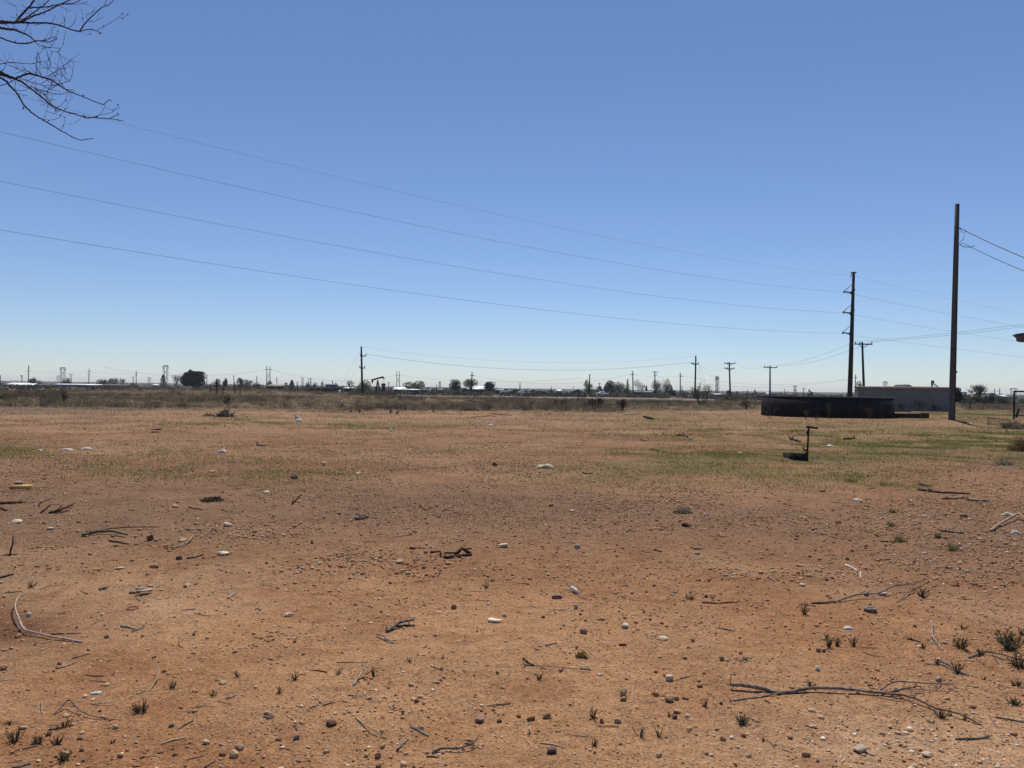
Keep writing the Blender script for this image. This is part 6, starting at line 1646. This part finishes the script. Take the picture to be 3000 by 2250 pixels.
named = [
    ('pale angular white stone, brightest in the right of the pebble group', 1963, 1996, 26, 22, WHT), ('tall rounded tan stone standing at the top of a little heap', 1829, 2042, 24, 30, PALE), ('small stone at the foot of the tall rounded tan stone', 1827, 2054, 20, 13, TANS),
    ('large rounded tan stone in the pebble group', 1963, 2058, 28, 20, PINK), ('smaller stone touching the right of the large rounded tan one', 1984, 2052, 18, 13, PINK), ('flat tan stone above the large rounded tan one', 1922, 2040, 20, 13, PINK),
    ('blocky white stone in the centre right foreground', 1831, 1841, 26, 17, WHT), ('oblong white stone lying sideways in the centre right foreground', 1944, 1877, 29, 11, WHT), ('brown lump of stone left of the blocky white one', 1710, 1858, 24, 19, (0.3, 0.19, 0.12)),
    ('grey upright stone above the brown lump', 1687, 1785, 15, 17, (0.42, 0.35, 0.29)), ('pinkish stone, left of two low ones at bottom centre right', 1556, 2111, 26, 15, PINK), ('pinkish stone, right of two low ones at bottom centre right', 1602, 2106, 27, 17, PINK),
    ('broad pale stone with a dark pebble at its right side', 1812, 2119, 24, 15, PALE), ('round stone left of the broad pale one', 1764, 2119, 14, 14, PINK), ('pale stone above the round dark pebble at the right of the group', 1986, 2091, 24, 12, PALE),
    ('round dark pebble at the right of the group', 1978, 2107, 16, 12, DRKS), ('dark red stone alone at the right of the pebble group', 2051, 2014, 19, 11, (0.24, 0.13, 0.09)), ('tan cube like stone at the right of the pebbles', 2115, 1936, 17, 16, TANS),
    ('dark purple lump of three fused stones near the bottom', 1617, 2208, 32, 18, (0.2, 0.12, 0.115)), ('pale rounded stone at the bottom right of centre', 1932, 2220, 19, 14, PALE), ('low pale stone left of the blocky white one, further off', 1764, 1819, 21, 11, PALE),
    ('large dark reddish stone in the centre foreground', 967, 2129, 35, 17, (0.155, 0.075, 0.055)), ('squarish pinkish brown stone at the bottom centre', 1404, 2118, 30, 21, (0.40, 0.25, 0.18)), ('round stone with a pale top near the bottom edge', 1106, 2222, 19, 19, PINK),
    ('small pale round stone left of the one with a pale top', 1072, 2219, 14, 13, PALE), ('round stone cut by the bottom edge', 1108, 2250, 17, 16, PINK), ('round clod with a pale side at the bottom left of centre', 867, 2168, 20, 17, (0.36, 0.24, 0.17)),
    ('flat pale cream stone left of centre', 843, 1808, 25, 13, WHT), ('small bright white stone right of the pale plate', 1479, 1808, 14, 11, WHT), ('brown wedge stone left of the pale plate', 1330, 1786, 19, 15, (0.30, 0.17, 0.11)),
    ('dark elongated stone pair left of the reddish stone', 784, 2106, 33, 9, (0.13, 0.085, 0.07)), ('larger tan stone of the touching pair at the bottom left', 683, 2221, 27, 22, PALE), ('darker stone of the touching pair at the bottom left', 698, 2199, 27, 19, (0.35, 0.23, 0.16)),
    ('pale stone with a dark underside left of the touching pair', 336, 2136, 19, 13, PALE), ('oval stone right of the round dark weed', 649, 2006, 21, 10, PALE), ('round stone at the left frame edge below the pale branch', 7, 1964, 21, 17, PINK),
    ('pinkish stone at the knee of the pale branch', 49, 1869, 21, 13, PINK), ('bright pale stone right of the twigs of the pale branch', 80, 1808, 17, 14, WHT), ('pale wedge stone above the red ring, further right', 545, 1721, 22, 13, PALE),
    ('pale flat stone above the white scrap at lower left', 310, 2011, 17, 9, PALE), ('crumbly pale stone above the touching pair', 603, 2182, 24, 15, (0.5, 0.4, 0.29)), ('small dark stone left of the pale one with a dark underside', 230, 2168, 18, 8, DRKS),
    ('dark grey pebble left of the crumbly pale stone', 500, 2131, 17, 11, GRYS), ('dark grey pebble below the little crossed pair of sticks', 309, 1870, 16, 9, GRYS), ('rounded stone with a pale cap right of the three little weeds', 2397, 1966, 18, 17, WHT),
    ('left one of two round brown stones below the three little weeds', 2399, 1911, 15, 13, (0.32, 0.19, 0.13)), ('right one of two round brown stones below the three little weeds', 2416, 1911, 15, 13, (0.28, 0.16, 0.11)), ('round grey brown stone under the arched branch', 2541, 1747, 16, 14, (0.33, 0.25, 0.19)),
    ('white half buried stone under the arched branch', 2589, 1745, 27, 12, WHT), ('lone round stone left of the caliche slab', 2318, 2167, 17, 15, (0.38, 0.27, 0.20)), ('big crumbly caliche slab at the lower right', 2526, 2207, 43, 20, (0.52, 0.39, 0.29)),
    ('flat pale caliche patch right of the crumbly slab', 2721, 2219, 36, 13, (0.60, 0.46, 0.34)), ('reddish lump of caliche at the right', 2755, 1998, 24, 15, (0.42, 0.29, 0.22)), ('white flat stone above the arched branch', 2352, 1718, 20, 9, WHT),
    ('pointed white stone near the lower right', 2611, 2135, 14, 12, WHT), ('white flat stone at the left edge, larger of two', 44, 1534, 30, 12, WHT), ('white flat topped stone right of the larger one at the left edge', 146, 1552, 22, 9, WHT),
    ('heap shaped white stone left of centre', 664, 1543, 30, 13, WHT), ('long pale flaky stone below the heap shaped white one', 649, 1628, 37, 12, (0.62, 0.52, 0.38)), ('pale oval stone left of the flat mulch patch end', 512, 1488, 20, 10, PALE),
    ('pale stone beside the bleached bow twig', 531, 1588, 28, 11, PALE), ('pink stone below the bleached bow twig', 449, 1665, 29, 13, PINK), ('pale flat stone left of the pink one', 346, 1669, 29, 8, PALE),
    ('dark upright knot of wood coloured stone right of the thick log', 437, 1585, 18, 21, DRKS), ('dark grey angular stone right of the pale pebbles at left', 523, 1640, 24, 15, GRYS), ('grey block of stone resting behind the tan slab at left', 51, 1421, 25, 14, (0.30, 0.27, 0.26)),
    ('dark lump of stone far out at the centre right', 1450, 1366, 17, 13, DRKS), ('dark lump of stone far out at the left of centre', 860, 1404, 21, 14, GRYS), ('flat pale stone far out, left of centre', 1047, 1390, 19, 8, WHT),
    ('pointed white stone far out among the grass left of centre', 948, 1364, 15, 13, WHT), ('dark pinkish stone in the middle of the dirt', 1208, 1609, 24, 11, (0.27, 0.16, 0.12)), ('pale stone in the middle above the dark pinkish one', 1199, 1568, 19, 10, (0.45, 0.35, 0.27)),
    ('large cream stone left of the white tube', 1475, 1604, 30, 14, WHT), ('pale pile of caliche bits below the rusty bar', 1170, 1652, 26, 14, PALE), ('dark red lump in the dirt at the right of centre', 2012, 1544, 28, 13, (0.12, 0.05, 0.04)),
    ('round brown stone of a small pair right of centre', 1615, 1485, 14, 12, (0.33, 0.22, 0.15)), ('pale stone right of the round brown pair', 1675, 1500, 18, 8, WHT), ('grey lump of stone at the centre right', 1691, 1608, 20, 15, (0.42, 0.33, 0.26)),
    ('tan oval stone at the right above the flat dark stick', 2826, 1515, 30, 12, (0.36, 0.235, 0.15)), ('pale pointed stone beside the flat mulch patch', 779, 1446, 19, 9, WHT), ('pale flat stone of two at the left, upper one', 619, 1383, 18, 5, PALE),
    ('brown flat stone of two at the left, lower one', 619, 1396, 20, 8, (0.27, 0.155, 0.10)), ('white stone left of the white litter by the hydrant', 2280, 1336, 12, 6, WHT), ('low dark mound of stone in the dirt below the hydrant', 2413, 1441, 26, 8, (0.20, 0.12, 0.085))]
for a in named: stone(*a)
# the many more small loose stones
n_extra = 150
ex, ey = sample(n_extra * 2, 3.3, 17, 1.15, .66, 0)
cnt = 0
for x, y in zip(ex, ey):
    px, py = project(np.array([x]), np.array([y]), np.array([0.0])); px, py = float(px[0]), float(py[0])
    if not (10 < px < 2990 and 1400 < py < 2240) or cnt >= n_extra: continue
    if y < 4.6 and cnt % 3 == 0: cnt += 1; continue
    cnt += 1
    s = random.uniform(.011, .026) * (1 + y / 30) * ppm(y); c = random.choice((PALE, PINK, TANS, PINK, TANS, PINK, (0.22, 0.13, 0.085)))
    pale_ = c in (PALE, PINK, TANS)
    stone('small pale or tan pebble lying loose on the orange dirt' if pale_ else 'small dark brown pebble lying loose on the orange dirt', px, py, s, s * random.uniform(.5, .85), c, 'small pale loose pebbles' if pale_ else 'small dark loose pebbles')

# tan slab propped at left, and litter
g = G(58, 1437); L = 62 / ppm(g[1]); mb = MB()
prof = [(-.5, .0), (-.30, .05), (-.05, .085), (.2, .15), (.38, .16), (.49, .10), (.48, .02), (.40, -.02), (.1, -.03), (-.2, -.03)]
mb.prism([(a * L, b_ * L * .95) for a, b_ in prof], .05, (0, .35, .94), g + [0, .02, .045], (1, 0, 0), (0, .94, .35))
o = mb.build('stone_slab', M_stone); o.color = (0.48, 0.32, 0.13, 1); tag(o, 'golden tan leaf shaped slab lying flat at the left', 'stone slab')
g = G(1450, 1826); w = 42 / ppm(g[1]); mb = MB()
mb.prism([(-.5 * w, .25 * w), (-.45 * w, -.1 * w), (-.1 * w, -.3 * w), (.35 * w, -.28 * w), (.5 * w, -.05 * w), (.1 * w, .05 * w), (-.2 * w, .3 * w)], .010, (0, -.1, 1), g + [0, .03, .014], (1, 0, .06), (0, 1, .1))
o = mb.build('stone_slab', M_stone); o.color = (0.70, 0.60, 0.44, 1); tag(o, 'thin cream coloured stone plate in the centre foreground', 'stone slab')

def scrap(name, label, px, py, w, h, mat, cat='litter', crumple=.5, n=9):
    """crumpled sheet: a small grid with folds and real thickness at its rims"""
    g = G(px, py); W = w / ppm(g[1]); Hh = h / ppm(g[1])
    u = np.linspace(-.5, .5, n); U, Vv = np.meshgrid(u, u)
    e = np.sqrt(U ** 2 + Vv ** 2); sd = int(px)
    z = (fbm(U * 4 + 9, Vv * 4 + sd, sd, 3) * (1 - np.clip(e * 1.5, 0, 1) ** 2)) * Hh * 1.5
    X = g[0] + U * W * (1 + .25 * (vnoise(Vv * 3, U * 2, sd) - .5)); Y = g[1] + Vv * W * .6 * (1 + .3 * (vnoise(U * 3, Vv, sd + 3) - .5)) + W * .25
    Z = H(X, Y) + .004 + z
    V = np.stack([X, Y, Z], -1).reshape(-1, 3); i = (np.arange(n - 1)[:, None] * n + np.arange(n - 1)[None]).ravel()
    F = np.stack([i, i + 1, i + n + 1, i + n], 1)
    # underside closes the shape
    V2 = V.copy(); V2[:, 2] = (H(X, Y) - .004).ravel()
    rim = np.concatenate([np.arange(n), np.arange(1, n) * n + n - 1, (np.arange(n - 1)[::-1]) + n * (n - 1), (np.arange(1, n - 1)[::-1]) * n])
    R = np.stack([rim, rim + n * n, np.roll(rim, -1) + n * n, np.roll(rim, -1)], 1)
    mb = MB(); mb.add(np.concatenate([V, V2]), [F, F[:, ::-1] + n * n, R])
    return tag(mb.build(name, mat), label, cat)
scrap('plastic_sack', 'crumpled yellowish white sack, brightest thing in the middle of the lot', 1597, 1373, 47, 17, M_bag, 'sack')
scrap('litter', 'white crumpled litter right of the hydrant', 2433, 1309, 22, 7, M_plastic)
scrap('litter', 'white torn scrap lying among the weeds at right', 2487, 1845, 26, 8, M_plastic)
scrap('litter', 'white paper scrap at the lower left', 278, 2035, 27, 6, M_plastic)
scrap('litter', 'white crumpled litter in the far grass left of centre', 648, 1327, 26, 10, M_plastic)
scrap('litter', 'flat white scraps in the green strip at the far left, right piece', 250, 1317, 30, 5, M_plastic)
scrap('litter', 'flat white scraps in the green strip at the far left, left piece', 190, 1318, 36, 4, M_plastic)
scrap('litter', 'small white scrap in the green strip, leftmost', 114, 1320, 14, 4, M_plastic)
scrap('litter', 'tiny white scrap far out on the bare dirt right of centre', 1437, 1246, 14, 4, M_plastic)
scrap('litter', 'white scrap by the dark sticks left of the hydrant', 2023, 1287, 9, 9, M_plastic)
scrap('litter', 'small white scrap left of the hydrant grass', 2170, 1331, 14, 7, M_plastic)
scrap('litter', 'white scrap in the brush at the far left', 236, 1169, 18, 6, M_plastic)
scrap('litter', 'pale sheet lying on the low rise before the wire pen', 622, 1160, 60, 4, M_wallt)
scrap('litter', 'white oval scrap in the dirt below the hydrant', 2516, 1468, 24, 7, M_plastic)
scrap('litter', 'pale cream curled leaf like scrap at the right edge', 2957, 1514, 36, 12, M_bag)
scrap('litter', 'crumpled white wrapper at the right edge below the tan stick', 2980, 1566, 28, 12, M_plastic)
scrap('litter', 'white crumpled scrap far out left of centre beside the yellow straw', 1146, 1264, 13, 6, M_plastic)
g = G(870, 1234); mb = MB(); mb.tube([g + [-.02, 0, .0], g + [-.03, 0, .20], g + [-.07, 0, .27], g + [-.08, 0, .31]], [.065, .07, .035, .03], 10)
bt = tag(mb.build('bottle', M_plastic), 'pale upright jug standing far out on the bare dirt', 'jug')
scrap('litter', 'white scrap lying at the foot of the pale upright jug', 874, 1235, 20, 8, M_plastic)
g1, g2 = G(1676, 1732), G(1692, 1742); mb = MB(); mb.tube([g1 + [0, 0, .03], (g1 + g2) / 2 + [0, 0, .03], g2 + [0, 0, .012]], [.014, .016, .012], 8); mb.tube([G(1655, 1728) + [0, 0, .012], g1 + [0, 0, .012]], .004, 6)
tag(mb.build('plastic_tube', M_plastic), 'short bent white tube in the centre right dirt', 'litter')
g = G(1632, 1752); mb = MB(); a_ = np.linspace(0, 6.283, 20); mb.tube(np.stack([g[0] + .036 * np.cos(a_), g[1] + .03 * np.sin(a_), np.full(20, g[2] + .007)], 1), .0065, 6)
tag(mb.build('rubber_ring', M_wireb), 'small dark oval rubber ring left of the bent white tube', 'ring')
g = G(389, 1784); mb = MB(); a_ = np.linspace(0, 6.283, 28); R_ = 15 / ppm(g[1]); mb.tube(np.stack([g[0] + R_ * np.cos(a_), g[1] + R_ * 1.1 * np.sin(a_), np.full(28, g[2] + .006)], 1), .0042, 6)
tag(mb.build('red_ring', M_ring), 'thin faded red ring lying flat at the left', 'ring')
g = G(1824, 1891); mb = MB(); mb.box(g + [0, 0, .006], (.045, .012, .01), .1); tag(mb.build('red_shard', M_red), 'tiny dark red shard right of the yellow brown plant', 'litter')
g = G(2550, 1790); mb = MB(); a_ = np.linspace(0, 6.283, 16); mb.tube(np.stack([g[0] + .035 * np.cos(a_), g[1] + .03 * np.sin(a_), np.full(16, g[2] + .014)], 1), .014, 6)
o = tag(mb.build('curled_bark', M_wood), 'small curl of grey bark below the arched branch', 'bark'); o.color = (0.2, 0.17, 0.14, 1)
for k, (px, py, w) in enumerate(((395, 1738, 30), (410, 1731, 24), (430, 1738, 30), (418, 1742, 36), (440, 1730, 16))):
    g = G(px, py); mb = MB(); mb.box(g + [0, 0, .012 + .006 * k], (w / ppm(g[1]), .03, .012), random.uniform(-.6, .6)); o = mb.build('bark_piece', M_wood); o.color = (*random.choice(((0.3, 0.23, 0.17), (0.2, 0.14, 0.1), (0.4, 0.32, 0.23))), 1)
    tag(o, 'broken strip of bark in the little pile above the red ring', 'bark', 'strips of bark in the little pile')

# ------------------------------------------------------------------ overhanging bare tree, upper left
S = 450 / 1659.0
DT = 6.0
tb0 = np.array([-7.4, 6.4, Hs(-7.4, 6.4)])
bt = thing('bare_tree', 'leafless tree at the upper left whose dark branches hang into the sky', 'tree', tb0)
mb = MB(); mb.tube([tb0 - [0, 0, .2], tb0 + [0, 0, .6], tb0 + [.15, 0, 1.6], tb0 + [.1, .1, 3.0], tb0 + [-.1, 0, 4.6]], [.26, .22, .19, .15, .08], 12); mb.build('trunk', M_bark, bt, smooth=True)
def limb(mb, pts, r0, r1, d0, d1=None):
    P = np.array([A(x * S, y * S, d0 + ((d1 or d0) - d0) * k / max(len(pts) - 1, 1)) for k, (x, y) in enumerate(pts)])
    k = len(P) * 5; s = np.linspace(0, 1, len(P)); q = np.linspace(0, 1, k)
    X = np.stack([np.interp(q, s, P[:, c]) for c in range(3)], 1)
    for _ in range(2): X[1:-1] = .25 * X[:-2] + .5 * X[1:-1] + .25 * X[2:]
    R = np.interp(q, [0, 1], [r0, r1]) * S / FPX * DT / 2 * 1.05
    X[1:-1] += rng.normal(0, 1, (k - 2, 3)) * R[1:-1, None] * .22
    R = R * (1 + .18 * (rng.random(k) - .4))
    mb.tube(X, R, 6)
    return X, R
def root(p): return [A(p[0] * S, p[1] * S, DT), ]
LIMBS = [
 ('upper', [([(-1700, 700), (-1200, 420), (-500, 240), (0, 236), (80, 242), (165, 246)], 60, 24, 6.4, 6.0), ([(165, 245), (215, 180), (300, 90), (380, -10), (480, -160)], 22, 14, 6, 6.2), ([(165, 245), (260, 225), (340, 180), (450, 145), (540, 105), (640, 50), (780, -10), (900, -70)], 18, 8, 6, 5.6),
   ([(215, 235), (300, 180), (400, 110), (470, 60), (540, -10), (600, -90)], 14, 8, 6, 6.4), ([(165, 246), (290, 245), (400, 248), (500, 245), (600, 262), (690, 290), (780, 325), (860, 342)], 18, 13, 6, 5.7), ([(860, 342), (905, 270), (960, 210), (1040, 130), (1110, 70), (1170, 60), (1230, 0), (1270, -70)], 13, 5, 5.7, 5.5),
   ([(860, 342), (930, 320), (1010, 320), (1060, 345), (1104, 360)], 9, 7, 5.7, 5.6), ([(1045, 328), (1150, 270), (1260, 205), (1310, 165), (1325, 128)], 4, 2.5, 5.6, 5.5), ([(1285, 195), (1335, 192), (1392, 145)], 3, 2.5, 5.5, 5.5), ([(310, 85), (420, 80), (500, 75), (600, 55), (700, 40), (790, 38), (870, 0)], 14, 7, 6.1, 5.8),
   ([(700, 40), (760, 48), (800, 45)], 6, 4, 5.9, 5.9), ([(950, 235), (1010, 235), (1060, 215), (1125, 175)], 4, 2, 5.7, 5.6), ([(880, 345), (930, 378), (970, 370), (1010, 300)], 3, 2, 5.7, 5.7), ([(905, 250), (890, 150), (880, 90)], 3, 2.5, 5.7, 5.7), ([(1130, 70), (1140, 30), (1160, -20)], 5, 4, 5.6, 5.5), ([(940, 215), (930, 145)], 4, 2, 5.7, 5.7),
   ([(440, 75), (430, 30), (400, -20)], 5, 3, 6, 6.1), ([(185, 190), (180, 130), (175, 65)], 3, 2, 6.2, 6.2), ([(1060, 130), (1060, 200), (1040, 225)], 3, 2, 5.6, 5.6)]),
 ('middle', [([(-1600, 760), (-900, 420), (-400, 300), (-50, 285), (60, 308), (170, 325), (250, 355), (320, 390), (370, 440), (430, 440), (510, 438)], 40, 6, 6.5, 6.2), ([(-500, 310), (-250, 340), (-50, 385), (60, 430), (170, 465), (250, 472), (330, 460), (380, 445), (440, 440), (520, 460), (590, 430), (612, 400)], 20, 7, 6.4, 6.0),
   ([(370, 440), (400, 470), (470, 505), (545, 517)], 7, 5, 6.2, 6), ([(540, 515), (580, 470), (600, 420)], 4, 2.5, 6, 6), ([(520, 525), (560, 560), (630, 555), (670, 510), (690, 440)], 4, 2.5, 6, 5.9), ([(440, 445), (500, 420), (560, 410), (605, 390), (638, 325)], 6, 3, 6.1, 6), ([(390, 460), (430, 520), (495, 530)], 3, 2, 6.2, 6.2), ([(480, 420), (540, 340), (590, 275)], 3, 2, 6.1, 6), ([(350, 410), (320, 320), (295, 250)], 3, 2, 6.3, 6.3)]),
 ('lower', [([(-1500, 900), (-700, 800), (-80, 780), (0, 795), (80, 820), (160, 850)], 60, 28, 6.3, 6.0), ([(160, 850), (230, 820), (310, 793), (400, 815), (500, 845), (590, 880), (625, 915), (700, 960), (780, 1000), (900, 1045), (1000, 1090), (1122, 1132)], 20, 8, 6, 5.5), ([(1120, 1130), (1150, 1100), (1192, 1073)], 7, 6, 5.5, 5.5), ([(1122, 1130), (1150, 1170), (1210, 1190), (1250, 1170), (1290, 1125)], 5, 2.5, 5.5, 5.4),
   ([(625, 915), (690, 895), (758, 870)], 6, 5, 5.8, 5.8), ([(625, 915), (560, 950), (490, 988)], 6, 5, 5.8, 5.9), ([(160, 850), (230, 880), (300, 930), (370, 985), (450, 1050), (530, 1115), (600, 1165), (700, 1200), (800, 1230), (880, 1255), (1000, 1270), (1110, 1280), (1200, 1282), (1335, 1308)], 20, 6, 6, 5.4), ([(1190, 1280), (1240, 1250), (1287, 1236)], 7, 6, 5.5, 5.4),
   ([(870, 1250), (940, 1285), (1020, 1260), (1100, 1235), (1200, 1220), (1300, 1155)], 6, 3, 5.7, 5.5), ([(-300, 760), (0, 832), (70, 880), (130, 955), (190, 1010), (230, 1090), (260, 1140), (330, 1205), (400, 1260), (470, 1300), (560, 1350), (640, 1400), (720, 1445), (800, 1490), (870, 1515), (930, 1505), (1008, 1496)], 22, 6, 6.1, 5.6), ([(470, 1290), (560, 1298), (640, 1275), (690, 1200), (720, 1130), (785, 1045)], 5, 2.5, 5.9, 5.8),
   ([(470, 1290), (500, 1210), (517, 1125)], 4, 2.5, 5.9, 5.9), ([(660, 1400), (690, 1340), (708, 1255)], 4, 2.5, 5.8, 5.8), ([(240, 850), (320, 885), (430, 910), (500, 945), (550, 972), (640, 985)], 8, 4, 6, 5.9), ([(330, 930), (420, 970), (490, 985), (560, 1010), (660, 1018), (765, 988)], 8, 5, 6, 5.8), ([(600, 1165), (660, 1140), (710, 1080), (725, 1010)], 5, 2.5, 5.8, 5.8), ([(590, 1165), (615, 1210)], 8, 4, 5.8, 5.8),
   ([(0, 692), (90, 676), (200, 680), (290, 690), (350, 690), (410, 672), (470, 670), (520, 695), (545, 720), (520, 740)], 8, 2.5, 6.3, 6.2), ([(-400, 720), (-200, 740), (0, 692)], 12, 8, 6.3, 6.3), ([(880, 1255), (840, 1310), (780, 1345), (700, 1328)], 3, 2, 5.7, 5.7), ([(1130, 1160), (1080, 1240), (1030, 1265)], 4, 3, 5.5, 5.5), ([(250, 1150), (258, 1180)], 10, 8, 5.9, 5.9), ([(900, 1045), (905, 1025)], 9, 6, 5.6, 5.6), ([(905, 1255), (908, 1232)], 8, 5, 5.6, 5.6), ([(0, 775), (45, 748)], 12, 6, 6, 6), ([(0, 925), (60, 910), (120, 880), (180, 850)], 9, 5, 6.1, 6)])]
starts = []
LM = {}
for nm, runs in LIMBS:
    mb = LM[nm] = MB()
    for pts, r0, r1, d0, d1 in runs:
        X, R = limb(mb, pts, r0, r1, d0, d1)
        keep = [(X[k], R[k]) for k in range(2, len(X), 2)]
        starts += [(p, nm) for p, r in keep]
        # knobbly buds along the shoots
        for k in range(4, len(X) - 1, 9):
            if rng.random() < .6:
                d = rng.normal(size=3); d /= np.linalg.norm(d); mb.bar(X[k], X[k] + d * (R[k] * 1.4 + .012), max(R[k] * .5, .003), 4)
# fine twigs springing from the branches, mostly in the lower tangle
xy = [(rng.uniform(-60, 780), rng.uniform(600, 1280)) for _ in range(105)] + [(rng.uniform(0, 1200), rng.uniform(0, 480)) for _ in range(24)]
for (x, y) in xy:
    if y > 500 and (y < 640 + (x * .35) - 200 or y > 860 + x * .62): continue
    P0 = A(x * S, y * S, rng.uniform(5.7, 6.3))
    near, nm = min(starts, key=lambda s_: np.linalg.norm(s_[0] - P0)); mb = LM[nm]
    d = P0 - near + rng.normal(0, .03, 3); L = np.linalg.norm(d); d = d / max(L, 1e-3); L = min(max(L, .08), .30)
    if y < 500: L = min(L, .12)
    curl = rng.normal(0, .5, 3); pts = [near]; q = near.copy()
    for k in range(6):
        d = d + curl * .16 + np.array([0, 0, .05]); d /= np.linalg.norm(d); q = q + d * L / 6; pts.append(q.copy())
    mb.tube(pts, [.0022, .0013], 4, False)
    if rng.random() < .5:
        e = pts[3] + (pts[4] - pts[3]) * .5; d2 = d + rng.normal(0, .5, 3); d2 /= np.linalg.norm(d2); mb.tube([e, e + d2 * L * .3, e + d2 * L * .55 + [0, 0, .01]], [.0016, .001], 3, False)
for nm in LM: LM[nm].build('branch', M_barkd, bt, smooth=True)

# ------------------------------------------------------------------ dry desert haze over the far plain
mb = MB(); mb.box([0, 0, 15.0], (10200, 10200, 34.0))
hz = mb.build('haze', None)
hm = bpy.data.materials.new('haze'); hm.use_nodes = True
hn = hm.node_tree.nodes; hn.remove(hn['Principled BSDF'])
pv = hn.new('ShaderNodeVolumePrincipled'); pv.inputs['Color'].default_value = (0.86, 0.92, 1.0, 1)
pv.inputs['Density'].default_value = HAZE
pv.inputs['Anisotropy'].default_value = 0.0
hm.node_tree.links.new(pv.outputs[0], hn['Material Output'].inputs['Volume'])
hz.data.materials.clear(); hz.data.materials.append(hm)
hz['kind'] = 'stuff'
